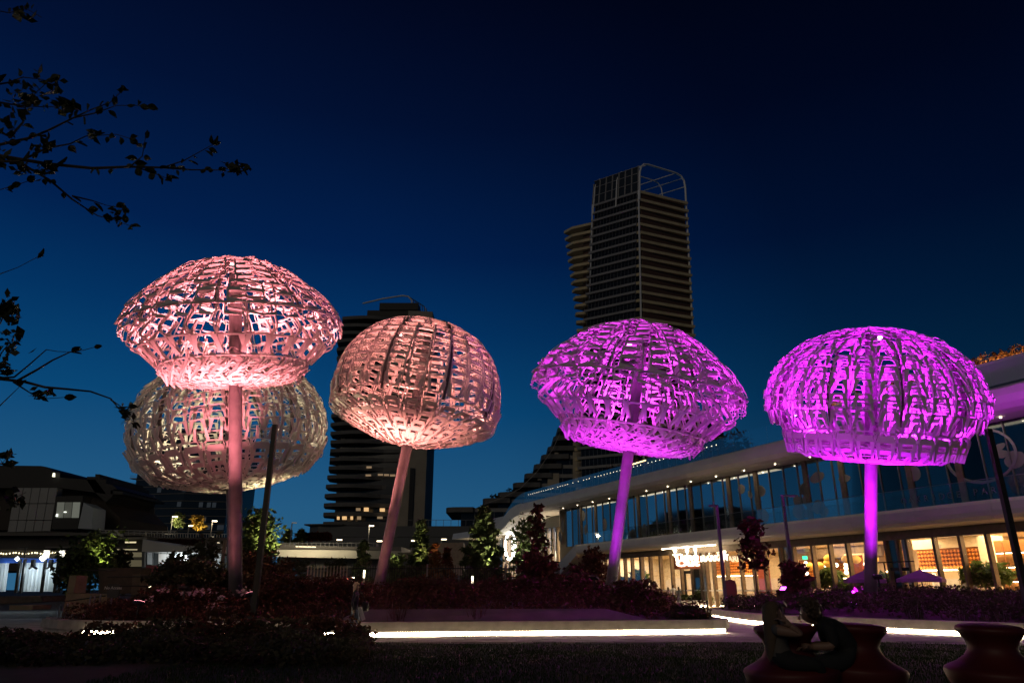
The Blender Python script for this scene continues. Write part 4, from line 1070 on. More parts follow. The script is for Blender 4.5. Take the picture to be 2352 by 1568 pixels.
b = MB(); sa, sb = FS(1607, 1290, 1.1)[0], FS(1548, 1290, 1.1)[0]; fbox(b, sa, sb, 1.05, 1.12, FS(1580, 1306, 1.1)[1], FS(1580, 1276, 1.1)[1]); b.build('backing_board', mat('sign_board', (.35, .10, .04), .6), sg)
for u in (1556, 1573, 1591, 1656):
    s_ = FS(u, 1262, 1.1)[0]; b = MB(); b.bar(F(s_, 1.08, 3.9), F(s_, 1.08, 4.96), .07); b.build('hanger_rod', M['mid_metal'], sg)
ld = bpy.data.lights.new('sign_glow', 'AREA'); ld.shape = 'RECTANGLE'; ld.size = 4; ld.size_y = 1; ld.energy = 70; ld.color = (1, .84, .58)
lo = link('sign_glow', ld, sg); lo.matrix_basis = Matrix.Translation(F(FS(1590, 1285, 1.5)[0], 1.5, 3.7)) @ FROT.to_4x4() @ Matrix.Rotation(math.pi, 4, 'Y')
# ------------------------------------------------------------------ far towers
TAN = mat('tan_panel', (.60, .49, .28), .8, var=.15, scale=.3); SPAN = mat('spandrel', (.25, .245, .24), .6, var=.12, scale=.4)
TGL = mat('tower_glass', (.012, .016, .022), .18, spec=.5); DRK = mat('dark_recess', (.09, .045, .028), .7); GSL = mat('grey_slab', (.11, .108, .105), .7, var=.15, scale=.3)
LITW = mat('lit_window', (1, .8, .5), .6, emit=(1, .60, .26), estr=.8); LITB = mat('dim_window', (.5, .4, .3), .6, emit=(1, .66, .36), estr=.22)
FRM = mat('white_frame', (.82, .80, .74), .5)
tw = empty('tower', (45, 225, 0), 'high tower with a rounded white frame on its roof, behind the purple lens head', 'tower')
def lerp_col(a, b):
    za, zb = a.z, b.z
    def f(z):
        k = (max(z, 55) - za) / (zb - za); q = a.lerp(b, k); return Vector((q.x, q.y, z))
    return f
tA = lerp_col(PY(1462, 745, 220), PY(1466, 438, 220)); tB = lerp_col(PY(1587, 747, 229), PY(1573, 468, 229)); tC = lerp_col(PY(1340, 747, 230), PY(1361, 471, 230))
def T(a, b, z): return tA(z) + (tB(z) - tA(z)) * a + (tC(z) - tA(z)) * b
ZT = 136.5; FH = 3.25; NF = 41
b = MB()
for i in range(NF):                       # body, set in behind the bands
    z0, z1 = ZT - (i + 1) * FH, ZT - i * FH
    b.hexa([T(.03, .03, z0), T(.99, .03, z0), T(.99, .97, z0), T(.03, .97, z0), T(.03, .03, z1), T(.99, .03, z1), T(.99, .97, z1), T(.03, .97, z1)])
part('core', b, TGL, tw)
b = MB(); b.hexa([T(.06, -.0, 1), T(.985, .0, 1), T(.985, .02, 1), T(.06, .02, 1), T(.06, .0, ZT), T(.985, .0, ZT), T(.985, .02, ZT), T(.06, .02, ZT)]); part('balcony_wall', b, DRK, tw)
for i in range(NF):
    z = ZT - i * FH
    if z < 8: break
    b = MB(); j = random.uniform(-.01, .01)
    b.hexa([T(.02, -.03, z - 1.0), T(.97 + j, -.085, z - 1.0), T(.99 + j, .05, z - 1.0), T(.02, .05, z - 1.0), T(.01, -.035, z), T(.98 + j, -.09, z), T(.99 + j, .05, z), T(.01, .05, z)])
    part('balcony_band', b, TAN, tw)
    b = MB(); b.hexa([T(-.006, .03, z - .85), T(.05, .03, z - .85), T(.05, 1.0, z - .85), T(-.006, 1.0, z - .85), T(-.006, .03, z), T(.05, .03, z), T(.05, 1.0, z), T(-.006, 1.0, z)])
    part('spandrel_band', b, SPAN, tw)
    b = MB()
    for k in range(15):
        q = .03 + .97 * k / 14; b.bar(T(-.004, q, z - FH), T(-.004, q, z - 1.0), .09)
    b_ = part('glazing_bars', b, M['mid_metal'], tw); b_['kind'] = 'stuff'
    # curved left wing
    w = (.12 + .66 * max(0, min(1, (z - 72) / 58)) ** 1.25) if z < 131 else 0
    if w and z > 8:
        pl = [T(.08, 1.0, z), T(.02, 1.0 + w * .6, z), T(.10, 1.0 + w * .95, z), T(.22, 1.0 + w, z), T(.4, 1.0 + w * .95, z), T(.55, 1.0, z)]
        b = MB(); b.slab([p - Vector((0, 0, 1.05)) for p in pl], (0, 0, 1.05)); part('wing_band', b, TAN, tw)
b = MB(); b.hexa([T(.12, 1, 2), T(.12, 1.1, 2), T(.45, 1.1, 2), T(.5, 1, 2), T(.12, 1, 127), T(.12, 1.3, 127), T(.45, 1.3, 127), T(.5, 1, 127)]); part('wing_core', b, DRK, tw)
rg = [tuple(T(.2 + .3 * random.random(), 1 + .4 * random.random(), 128 + 1.6 * random.random())) for k in range(500)]
link('wing_garden', leaf_mesh('wing_garden', rg, .8, M['shrub_dark']), tw)['kind'] = 'stuff'
# rooftop screen and rounded frame
ZF = 148.0
b = MB()
for k in range(8):
    q = k / 7; b.bar(T(-.004, q, ZT), T(-.004, q, ZF - 1.2 - 1.5 * (q > .9)), .45, .25)
for z in (ZT + 3.6, ZT + 7.2, ZF - 1.5): b.bar(T(-.004, 0, z), T(-.004, 1, z), .3, .22)
part('roof_screen', b, SPAN, tw)
b = MB(); b.quad(T(0, .01, ZT), T(0, .99, ZT), T(0, .99, ZF - 1.6), T(0, .01, ZF - 1.6)); part('screen_glass', b, mat('screen_glass', (.03, .04, .05), .2), tw)
arc = [(0.0, 0, ZT - 4), (0.0, 0, 143.5), (.03, 0, 146.3), (.09, 0, 147.8), (.18, 0, 148.2), (.80, 0, 148.2), (.91, 0, 147.6), (.98, 0, 145.8), (1.0, 0, 143), (1.0, 0, 128), (1.0, 0, 60), (1.0, 0, 5)]
for q in (0.0, .5, 1.0):
    b = MB(); b.tube([T(a - .004, q - .03, z) for a, _, z in (arc if q == 0 else arc[:10])], .38 if q == 0 else .25, 6); part('frame_tube', b, FRM, tw)
b = MB(); b.tube([T(-.004, -.01, 2), T(-.004, -.01, ZT)], .32, 5); part('frame_tube', b, FRM, tw)
for a, z in ((.05, 147), (.18, 148.2), (.8, 148.2), (.95, 146.8), (1.0, 143.5)):
    b = MB(); b.bar(T(a, 0, z), T(a, 1, z), .25); part('frame_tube', b, FRM, tw)
b = MB(); b.tube([T(0, 1, 2), T(0, 1, ZT)], .3, 5); part('frame_tube', b, FRM, tw)

# second tower: wavy slabs, concrete core
t2 = empty('tower', (-46, 245, 0), 'dark tower with wavy balcony slabs, behind the salmon tilted head', 'tower')
b = MB(); b.prism([(-60, 243), (-33, 241.5), (-30, 262), (-60, 262)], 20, 95); part('core', b, TGL, t2)
b = MB(); b.prism([(-38.0, 238.6), (-29.2, 239.6), (-29.2, 262), (-38, 262)], 0, 97.5); part('concrete_shaft', b, mat('shaft_concrete', (.34, .30, .24), .8, var=.12, scale=.2), t2)
b = MB(); b.prism([(-34.5, 238.3), (-33.0, 238.5), (-33.0, 239.2), (-34.5, 239.2)], 0, 40); part('shaft_joint', b, M['dark_metal'], t2)
zf = 21.5; i = 0
while zf < 96:
    a = 1.2 * math.sin(i * .9) + .6 * math.sin(i * 2.3); pl = []
    for k in range(13):
        f = k / 12; x = -62.8 - .5 * math.sin(i * .7) + f * (24.6 + .5 * math.sin(i * .7)); y = 241.5 - 3.4 * math.sin(math.pi * min(1, f * 1.25 + .12)) ** .7 + .7 * math.sin(f * 5 + i * .8)
        pl.append((x, y))
    pl += [(-38.2, 250), (-60, 252), (-64.0 - .4 * math.sin(i), 247)]
    b = MB(); b.prism(pl, zf - .3, zf + .95); part('balcony_slab', b, GSL, t2); zf += 3.05; i += 1
for x0, y0, x1, y1, mm in [(1362, 246, 1404, 280, LITW), (1506, 252, 1550, 282, LITW), (1118, 327, 1140, 355, LITW), (1165, 325, 1205, 355, LITW), (1240, 325, 1262, 355, LITW), (1300, 325, 1335, 355, LITB), (1482, 327, 1530, 347, LITB), (1290, 250, 1330, 275, LITB)]:
    u0, v0, u1, v1 = (800 + x0 / 2.412) * .6125, (1800 + y0 / 2.412) * .6125, (800 + x1 / 2.412) * .6125, (1800 + y1 / 2.412) * .6125
    P_ = [PY(u, v, 239.4) for u, v in ((u0, v1), (u1, v1), (u1, v0), (u0, v0))]
    b = MB(); b.slab(P_, (0, .3, 0)); part('window', b, mm, t2)
for x0, y0, x1, y1 in [(502, 1450, 545, 1466), (598, 1513, 640, 1528), (650, 1515, 690, 1530), (700, 1518, 745, 1534), (495, 1518, 540, 1533)]:
    u0, v0, u1, v1 = (1150 + x0 / 2.24) * .6125, (1100 + y0 / 2.24) * .6125, (1150 + x1 / 2.24) * .6125, (1100 + y1 / 2.24) * .6125
    b = MB(); b.slab([PY(u, v, 239) for u, v in ((u0, v1), (u1, v1), (u1, v0), (u0, v0))], (0, .3, 0)); part('window', b, LITB, t2)
b = MB(); b.prism([(-54, 243), (-36, 243), (-36, 256), (-54, 256)], 94, 99.4); b.prism([(-49.5, 242.5), (-35, 242.5), (-35, 256), (-49.5, 256)], 99.403, 102.2); part('plant_room', b, M['black'], t2)
b = MB(); b.tube([PY(833, 697, 250), PY(880, 686, 250), PY(925, 679, 250), PY(938, 681, 250), PY(946, 690, 250), PY(948, 735, 250)], .32, 5); b.tube([PY(938, 681, 250), PY(975, 704, 262), PY(985, 735, 262)], .22, 4); part('roof_frame', b, FRM, t2)
for k in range(7):
    b = MB(); b.bar(PY(950 + k * 5, 690 + k * 3, 251 + k * 2), PY(950 + k * 5, 735, 251 + k * 2), .25); part('roof_fin', b, M['dark_metal'], t2)
# its podium
pd = empty('podium_building', (-30, 232, 0), 'dark low rounded podium building under the wavy tower', 'building')
pl = [(-66, 236), (-65, 232.5), (-62, 231), (0, 231), (14, 236), (14, 262), (-66, 262)]
for i in range(6):
    q = [(x + (-.35 * (5 - i) if x < -60 else 0), y) for x, y in pl]
    b = MB(); b.prism(q, i * 3.4 + .06, (i + 1) * 3.4 - .06); part('wall_band', b, mat('podium_panel%d' % i, (.08, .085, .09), .5, var=.1, scale=.2), pd)
b = MB(); b.prism([(-66.5, 231), (-58, 229.5), (-54, 230.5), (-54, 240), (-66, 240)], 20.6, 21.0); part('thin_roof', b, GSL, pd)
b = MB()
for k in range(20): b.bar((-34 + k * 2.4, 231.6, 20.4), (-34 + k * 2.4, 231.6, 22.3), .12)
b.bar((-34, 231.6, 22.3), (12, 231.6, 22.3), .12); part('roof_railing', b, M['mid_metal'], pd)

# stepped terrace building
tb = empty('terrace_building', (20, 240, 0), 'dark stepped apartment building with rounded terraces, behind the mall roof', 'building')
tips = [(1020, 1172), (1105, 1151), (1140, 1137), (1175, 1115), (1202, 1093.5), (1224, 1072), (1241, 1050), (1256, 1031), (1269, 1007), (1279, 986), (1290, 965)]
prevz = 6
for i, (u, v) in enumerate(tips):
    p = PY(u + 3, v, 234); z = p.z; x = p.x
    b = MB(); pl = [(x, 236.5), (x + .8, 234.6), (x + 3, 233.6), (x + 8, 233.4), (x + 8, 233.6), (72, 233.8), (72, 262), (x, 262), (x - .3, 240)]
    b.prism([(x, 236.5), (x + .8, 234.6), (x + 3, 233.6), (x + 9, 233.4), (x + 9.5, 235), (x + 9.5, 262), (x, 262)], z - .5, z + 1.1); part('terrace_slab', b, GSL, tb)
    b = MB(); b.prism([(x + 9.5, 235.0), (72, 235.0), (72, 262), (x + 9.5, 262)], z - .3, z + .9); part('spandrel_band', b, SPAN, tb)
    b = MB(); b.prism([(x + 5, 235.4), (72, 235.4), (72, 262), (x + 5, 262)], prevz + .9, z - .3); part('window_band', b, TGL, tb)
    b = MB()
    for k in range(16):
        xx = x + 9.5 + k * 3.2
        if xx < 71: b.bar((xx, 235.2, prevz + .9), (xx, 235.2, z - .3), .14)
    part('glazing_bars', b, M['mid_metal'], tb)['kind'] = 'stuff'
    if i in (1, 2, 4):
        P_ = ball_pts(60, (x + 4, 236, z + 1.7), (1.6, .8, .9)); link('terrace_plant', leaf_mesh('terrace_plant', P_, .5, M['shrub_dark']), tb)
    prevz = z
k4 = lambda x, y: ((1800 + x / 4.238) * .6125, (1580 + y / 4.238) * .6125)
for x0, y0, x1, y1 in [(1478, 330, 1660, 960), (1075, 820, 1258, 1080), (1885, 480, 2070, 720), (915, 850, 978, 930), (1182, 490, 1246, 540)]:
    P_ = [PY(*k4(x, y), 234.3) for x, y in ((x0, y1), (x1, y1), (x1, y0), (x0, y0))]
    b = MB(); b.slab(P_, (0, .5, 0)); part('facade_panel', b, mat('facade_tan', (.42, .37, .29), .8, var=.15, scale=.2), tb)
b = MB(); b.tube([PY(*k4(1275, 180), 232), PY(*k4(1160, 430), 232), PY(*k4(920, 780), 232), PY(*k4(640, 1060), 232), PY(*k4(380, 1200), 232), PY(*k4(20, 1330), 232)], .14, 4); part('facade_cable', b, SPAN, tb)

# dark blue apartment slab at the left
bb = empty('apartment_block', (-140, 300, 0), 'dark blue glassy apartment block with small balconies, behind the beige head', 'building')
p0 = PY(318, 1075, 300); xl = p0.x
b = MB(); b.prism([(xl, 300), (xl + 23, 296), (xl + 40, 300), (xl + 40, 330), (xl, 330)], 0, 66); part('body', b, mat('blue_glass', (.012, .026, .045), .25), bb)
for k in range(22):
    z = 66 - k * 3.0
    if z < 2: break
    b = MB(); b.prism([(xl - .1, 299.8), (xl + 23, 295.8), (xl + 40.1, 299.8), (xl + 40.1, 300.2), (xl + 23, 296.4), (xl - .1, 300.4)], z - .35, z); part('floor_line', b, GSL, bb)
    b = MB(); b.box((xl - 1.4, 301.5, z - 2.4), (3.0, 3.2, .3)); b.bar((xl - 2.8, 300, z - 1.3), (xl - .1, 300, z - 1.3), .1)
    for q in range(5): b.bar((xl - 2.8 + q * .65, 300, z - 2.3), (xl - 2.8 + q * .65, 300, z - 1.3), .06)
    part('balcony', b, M['mid_metal'], bb)
wb = MB()
for k in range(60):
    z = 66 - random.randint(1, 20) * 3.0 + .4; f = random.choice([i / 16 for i in range(17)]); x = xl + 23 * f; y = 299.75 - 4 * f
    if random.random() < .5: x = xl + 23 + 16 * f; y = 295.7 + 4 * f
    wb.box((x, y, z + 1), (1.6, .2, 2.0))
part('window', wb, mat('blue_window', (.04, .06, .085), .4, emit=(.45, .65, .9), estr=.02), bb)['kind'] = 'stuff'
# ------------------------------------------------------------------ left and middle ground buildings
kL = lambda x, y: (x * .2734, 1010.6 + y * .2734)            # coordinates measured on the left quarter
def panel3(mb, pts, Y, dy, k=kL):
    mb.slab([PY(*k(x, y), Y) for x, y in pts], (0, dy, 0))
lm_ = empty('left_mall', (-75, 100, 0), 'older dark mall building with pale panels at the far left', 'building')
b = MB(); panel3(b, [(-700, 760), (1010, 745), (1010, 655), (890, 535), (890, 470), (800, 440), (480, 400), (-700, 380)], 99, 14); part('wall', b, mat('brown_wall', (.045, .035, .028), .8, var=.2, scale=.2), lm_)
for pts in ([(-700, 400), (-700, 200), (345, 215), (385, 222), (460, 266), (505, 270), (505, 400)], [(505, 400), (505, 312), (730, 330), (800, 330), (890, 450)],
            [(890, 520), (800, 440), (730, 335), (730, 305), (800, 305), (800, 284), (838, 285), (842, 326), (893, 328), (893, 365), (940, 370), (985, 410), (950, 414), (945, 470)],
            [(930, 420), (1035, 430), (1035, 454), (930, 452)]):
    b = MB(); panel3(b, list(reversed(pts)), 97, 12); part('roof_volume', b, M['black'], lm_)
PALE = mat('pale_panel', (.30, .31, .31), .5, var=.1, scale=.3)
rows_ = [(400, 528), (534, 668), (674, 770)]
for j, (y0, y1) in enumerate(rows_):
    for i in range(5):
        xa0 = 128 + i * 72 - (y0 - 395) * .17; xa1 = 128 + (i + 1) * 72 - 5 - (y0 - 395) * .17; xb0 = 128 + i * 72 - (y1 - 395) * .17; xb1 = 128 + (i + 1) * 72 - 5 - (y1 - 395) * .17
        b = MB(); panel3(b, [(xb0, y1), (xb1, y1), (xa1, y0), (xa0, y0)], 95.5, 1.2); part('panel', b, PALE, lm_)
b = MB(); panel3(b, [(655, 740), (770, 745), (785, 568), (702, 522)], 94, 3); part('slanted_panel', b, mat('pale_blue_panel', (.36, .42, .46), .5), lm_)
b = MB(); panel3(b, [(432, 745), (652, 745), (700, 465), (468, 470)], 95, 2); part('window_bay', b, M['black'], lm_)
for i in range(3):
    x0 = 480 + i * 66; b = MB(); panel3(b, [(x0 - 12, 650), (x0 + 46, 650), (x0 + 60, 520), (x0 + 2, 520)], 94.85, .1)
    part('window', b, mat('office_light%d' % i, (.2, .2, .18), .6, emit=(.8, .85, .7), estr=(.10, .05, .13)[i]), lm_)
b = MB(); panel3(b, [(468, 640), (484, 640), (486, 618), (472, 618)], 94.7, .05); panel3(b, [(535, 606), (556, 606), (556, 598), (536, 598)], 94.7, .05); part('ceiling_lamp', b, mat('office_lamp', (1, 1, 1), .5, emit=(.95, 1, .85), estr=2.0), lm_)
b = MB(); panel3(b, [(438, 306), (456, 306), (456, 274), (444, 274)], 96.5, .2); part('roof_lamp', b, mat('roof_lamp', (1, 1, 1), .5, emit=(1, .95, .7), estr=1.6), lm_)
b = MB()
for y in (530, 555, 580, 605): b.bar(PY(*kL(885, y), 108), PY(*kL(975, y), 108), .12)
for x in (890, 930, 970): b.bar(PY(*kL(x, 610), 108), PY(*kL(x, 520), 108), .2)
part('roof_scaffold', b, M['mid_metal'], lm_)
# lower long galleries in front of it
lg = empty('low_gallery', (-45, 82, 0), 'long low dark gallery building with deck railings at the left', 'building')
b = MB(); panel3(b, [(-700, 1100), (1190, 1090), (1190, 800), (380, 760), (-700, 790)], 84, 10); part('wall', b, mat('gallery_wall', (.06, .055, .05), .8, var=.3, scale=.3), lg)
for y0, y1, x0, x1, c_ in [(775, 800, -700, 1200, .10), (812, 832, 780, 1200, .16), (890, 905, 380, 620, .12), (985, 1000, 860, 1190, .18), (940, 962, 600, 1190, .10), (1030, 1046, 930, 1190, .2)]:
    b = MB(); panel3(b, [(x0, y1), (x1, y1), (x1, y0), (x0, y0)], 83, 1); part('floor_band', b, mat('band%d' % y0, (c_, c_ * .95, c_ * .85), .7), lg)
for (x0, y0, x1, y1, e) in [(1050, 850, 1140, 862, .8), (1030, 940, 1190, 980, .10), (930, 940, 1000, 975, .10), (760, 835, 782, 844, .7), (1060, 1005, 1190, 1060, .07), (925, 1008, 1010, 1060, .05), (980, 912, 1150, 922, .35)]:
    b = MB(); panel3(b, [(x0, y1), (x1, y1), (x1, y0), (x0, y0)], 82.8, .1); part('window', b, mat('gallery_light%d' % x0, (.2, .18, .1), .6, emit=(1, .85, .5), estr=e), lg)
b = MB()
for y in (752, 770): b.bar(PY(*kL(840, y), 80), PY(*kL(1480, y + 14), 80), .08)
for k in range(14): b.bar(PY(*kL(840 + k * 48, 750 + k), 80), PY(*kL(840 + k * 48, 790 + k), 80), .07)
part('deck_railing', b, M['mid_metal'], lg)
b = MB(); panel3(b, [(945, 806), (1018, 806), (1018, 757), (950, 757)], 79, .5); part('white_cabinet', b, mat('cabinet', (.4, .4, .36), .7), lg)
# white canopy building with the bright shop window
kM = lambda x, y: ((500 + x / 3.484) * .6125, (1900 + y / 3.484) * .6125)
wc = empty('canopy_building', (-34, 72, 0), 'white canopy pavilion with a blown out shop window, left of the tall pink mast', 'building')
b = MB(); panel3(b, [(110, 583), (480, 585), (1260, 606), (1260, 520), (540, 500), (330, 465), (125, 420)], 70, 8, kM); part('fascia', b, mat('canopy_white', (.40, .39, .36), .6, var=.08, scale=.3), wc)
b = MB(); panel3(b, [(110, 800), (1260, 830), (1260, 612), (110, 590)], 73, 6, kM); part('glazing', b, mat('shop_dark', (.05, .055, .055), .3), wc)
for k in range(9):
    x = 160 + k * 92; b = MB(); b.bar(PY(*kM(x - 6, 780), 72.8), PY(*kM(x, 590), 72.8), .14); part('mullion', b, M['mid_metal'], wc)
for x0, x1, y0, y1, c_, e in [(525, 700, 600, 760, (.75, .93, 1), .9), (330, 480, 610, 740, (1, .8, .5), .14), (180, 240, 590, 750, (.5, .6, .6), .06), (985, 1150, 612, 820, (.6, .65, .5), .05)]:
    b = MB(); panel3(b, [(x0, y1), (x1, y1), (x1, y0), (x0, y0)], 72.7, .1, kM); part('shop_light', b, mat('shop_light%d' % x0, (.3, .3, .3), .6, emit=c_, estr=e), wc)
sg2 = MB()
for x, y, w, h in [(560, 660, 40, 36), (610, 640, 40, 46), (665, 665, 36, 60), (640, 700, 46, 30), (745, 690, 26, 80), (775, 740, 20, 30), (540, 700, 26, 40), (590, 700, 30, 30)]:
    panel3(sg2, [(x - w / 2, y + h / 2), (x + w / 2, y + h / 2), (x + w * .4, y - h / 2), (x - w * .4, y - h / 2)], 72.3, .2, kM)
part('shop_sign', sg2, mat('shop_neon', (1, 1, 1), .5, emit=(.85, .96, 1), estr=7), wc)['kind'] = 'stuff'
lo = area('shop_glow', PY(*kM(650, 680), 71.5), 5, 2, 180, (.85, .95, 1), Matrix.Rotation(R(90), 4, 'X'), wc)
b = MB(); panel3(b, [(320, 905), (430, 905), (425, 868), (320, 868)], 66, .3, kM); part('shop_sign', b, mat('cold_light', (1, 1, 1), .5, emit=(.75, .9, 1), estr=1.3), wc)
# roof planting and deck of that pavilion
dk = empty('raised_deck', (-30, 88, 0), 'raised planted deck with a long railing behind the white pavilion', 'deck')
b = MB(); panel3(b, [(-700, 470), (1300, 520), (1300, 400), (560, 400), (-700, 330)], 90, 20, kM); part('slab', b, mat('deck_concrete', (.10, .09, .085), .8, var=.2, scale=.3), dk)
b = MB()
for k in range(40): b.bar(PY(*kM(-100 + k * 34, 400), 89.5), PY(*kM(-100 + k * 34, 336 + k * .4), 89.5), .06)
b.bar(PY(*kM(-100, 336), 89.5), PY(*kM(1260, 352), 89.5), .09); part('railing', b, M['mid_metal'], dk)
P_ = [tuple(PY(*kM(random.uniform(120, 900), 470 + random.uniform(-45, 20) + (0)), 88)) for k in range(1500)]
link('roof_planting', leaf_mesh('roof_planting', P_, .22, M['red_leaf']), dk)['kind'] = 'stuff'
for x0, y0, x1, y1, e in [(410, 345, 545, 352, .5), (1095, 460, 1170, 470, .9), (25, 380, 75, 388, .5), (1020, 383, 1038, 391, .8)]:
    b = MB(); panel3(b, [(x0, y1), (x1, y1), (x1, y0), (x0, y0)], 89, .2, kM); part('strip_light', b, mat('deck_light%d' % x0, (1, .9, .7), .5, emit=(1, .82, .55), estr=e), dk)

# middle: long pale wall with fence in front
kC = lambda x, y: ((800 + x / 2.412) * .6125, (1800 + y / 2.412) * .6125)
mw = empty('long_low_building', (-14, 80, 0), 'long pale low building with deck and lit strip, behind the bar fence', 'building')
b = MB(); panel3(b, [(560, 690), (1240, 704), (1700, 712), (1700, 640), (1240, 632), (560, 625)], 80, 6, kC); part('white_band', b, mat('band_white', (.42, .40, .34), .7, var=.12, scale=.25), mw)
b = MB(); panel3(b, [(-100, 625), (1700, 640), (1700, 600), (1240, 600), (600, 572), (-100, 572)], 81, 8, kC); part('deck_edge', b, mat('deck_edge', (.14, .13, .12), .8), mw)
for k in range(13):
    x0 = 575 + k * 88; b = MB(); panel3(b, [(x0, 790), (x0 + 84, 791), (x0 + 84, 702), (x0, 698)], 82, .4, kC); part('wall_panel', b, mat('wall_panel%d' % k, (.15 + .02 * (k % 3), .15 + .02 * (k % 3), .13 + .02 * (k % 3)), .8, var=.12, scale=.5), mw)
b = MB(); panel3(b, [(745, 602), (925, 606), (925, 598), (745, 594)], 80.6, .1, kC); part('strip_light', b, mat('wall_strip', (1, .9, .7), .5, emit=(1, .84, .55), estr=1.3), mw)
b = MB(); panel3(b, [(1700, 720), (2380, 720), (2380, 640), (1700, 650)], 78, 6, kC); part('side_band', b, mat('side_band', (.20, .18, .14), .8), mw)
b = MB(); panel3(b, [(2020, 860), (2260, 860), (2260, 560), (2020, 568)], 76, 3, kC); part('pale_block', b, mat('pale_block', (.25, .21, .16), .8, var=.15), mw)
b = MB()
for k in range(24): b.bar(PY(*kC(610 + k * 40, 600), 80.5), PY(*kC(610 + k * 40, 566), 80.5), .05)
b.bar(PY(*kC(610, 566), 80.5), PY(*kC(1510, 566), 80.5), .06); part('deck_railing', b, M['mid_metal'], mw)
for x_, e in ((830, 60), (1080, 40), (650, 40)):
    lo = area('wall_wash', PY(*kC(x_, 640), 78.6), 4, .3, e, (1, .85, .55), Matrix.Rotation(R(90), 4, 'X'), mw)
# bar fence with timber gate
fn = empty('bar_fence', PY(1000, 1355, 47), 'long dark fence of slim upright bars across the middle', 'fence')
ya = 47.0
xg0 = PY(706, 1320, ya).x; xg1 = PY(800, 1320, ya).x; xf1 = PY(1284, 1320, ya).x
ztop = PY(900, 1298, ya).z; zb_ = .25
b1 = MB(); b1.box((0, 0, (ztop + zb_) / 2), (.035, .035, ztop - zb_)); bar_me = b1.mesh('bar', M['black'])
x = xg1 + .15; k = 0
while x < xf1 and k < 150:
    o = link('bar', bar_me, fn); o.matrix_basis = Matrix.Translation((x, ya, random.uniform(-.03, .03))); x += .155 if x < xf1 - 2.6 else .075; k += 1
b = MB(); b.bar((xg1, ya, ztop - .18), (xf1, ya, ztop - .18), .05, .06); part('fence_rail', b, M['black'], fn)
b = MB(); b.bar((xg1, ya, zb_ + .2), (xf1, ya, zb_ + .2), .05, .06); part('fence_rail', b, M['black'], fn)
for xx in (xg1 + 5, xg1 + 10, xf1):
    b = MB(); b.box((xx, ya, (ztop) / 2 + .1), (.09, .09, ztop)); part('fence_post', b, M['mid_metal'], fn)
gt = empty('slatted_gate', ((xg0 + xg1) / 2, ya, 0), 'pale timber slatted gate at the left end of the dark bar fence', 'gate')
b1 = MB(); b1.box((0, 0, (ztop + zb_) / 2), (.075, .04, ztop - zb_)); sl_me = b1.mesh('slat', mat('pale_timber', (.38, .32, .24), .7, var=.15))
for i in range(13):
    o = link('slat', sl_me, gt); o.matrix_basis = Matrix.Translation((xg0 + (xg1 - xg0) * i / 12.5, ya, 0))
b = MB(); b.bar((xg0, ya + .04, ztop - .2), (xg1, ya + .04, ztop - .2), .05); b.bar((xg0, ya + .04, .6), (xg1, ya + .04, .6), .05); part('gate_rail', b, M['black'], gt)
# lit path behind the fence
b = MB(); b.add([(-18, 49, .03), (10, 49, .03), (10, 60, .03), (-18, 60, .03)], [(0, 1, 2, 3)]); structure('service_lane', b, mat('pale_paving', (.30, .27, .2), .8, var=.2))
for i, (u, v, lab) in enumerate([(810, 1342, 'small bollard light behind the slatted gate'), (836, 1326, 'slim upright light behind the bar fence'), (1085, 1340, 'small light behind the fence under the conifer')]):
    c = PY(u, v, 52); o = empty('bollard_light', (c.x, 52, .03), lab, 'lamp', 'lights behind the fence')
    b = MB(); b.box((c.x, 52, c.z / 2), (.1, .1, c.z)); part('post', b, M['mid_metal'], o)
    b = MB(); b.box((c.x, 52, c.z + .25), (.13, .13, .5)); part('lens', b, mat('bollard_glow%d' % i, (1, 1, 1), .5, emit=(1, .9, .6), estr=3), o)
    ld = bpy.data.lights.new('bollard_glow', 'POINT'); ld.energy = 45; ld.color = (1, .84, .5); ld.shadow_soft_size = .2
    lo = link('bollard_glow', ld, o); lo.matrix_basis = Matrix.Translation((c.x, 51.6, c.z + .6))
# dark block behind the fence (parked cover)
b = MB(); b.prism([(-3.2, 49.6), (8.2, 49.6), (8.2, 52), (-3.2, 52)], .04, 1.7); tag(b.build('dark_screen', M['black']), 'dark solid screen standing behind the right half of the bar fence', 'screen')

# ------------------------------------------------------------------ far left foreground: stall, walls, sign, railings
kS = lambda x, y: (x * .1758, 1194.4 + y * .1758)
st = empty('market_stall', PY(60, 1358, 52), 'lit stall with blue awning and hanging white curtains at the far left', 'stall')
BL = mat('blue_awning', (.02, .09, .42), .6)
b = MB(); panel3(b, [(-150, 560), (760, 545), (770, 512), (-150, 500)], 52, .1, kS); b.slab([PY(*kS(-150, 500), 52), PY(*kS(770, 512), 52), PY(*kS(700, 500), 55), PY(*kS(-150, 490), 55)], (0, 0, .06)); part('awning', b, BL, st)
CUR = mat('white_curtain', (.55, .58, .58), .8)
for x0, x1 in ((-60, 105), (290, 470), (480, 640), (650, 760)):
    b = MB(); n_ = 14; vs = []
    for k in range(n_ + 1):
        x = x0 + (x1 - x0) * k / n_
        for y in (552, 930): 
            p = PY(*kS(x - (y - 552) * .12, y), 53); vs.append((p.x, 53 + .12 * math.sin(k * 1.9), p.z))
    b.add(vs, [(2 * k, 2 * k + 1, 2 * k + 3, 2 * k + 2) for k in range(n_)]); part('curtain', b, CUR, st)
for x in (265, 330, 600, 770, 820):
    b = MB(); b.bar(PY(*kS(x - 60, 950), 51.6), PY(*kS(x, 505), 51.6), .16); part('post', b, M['black'], st)
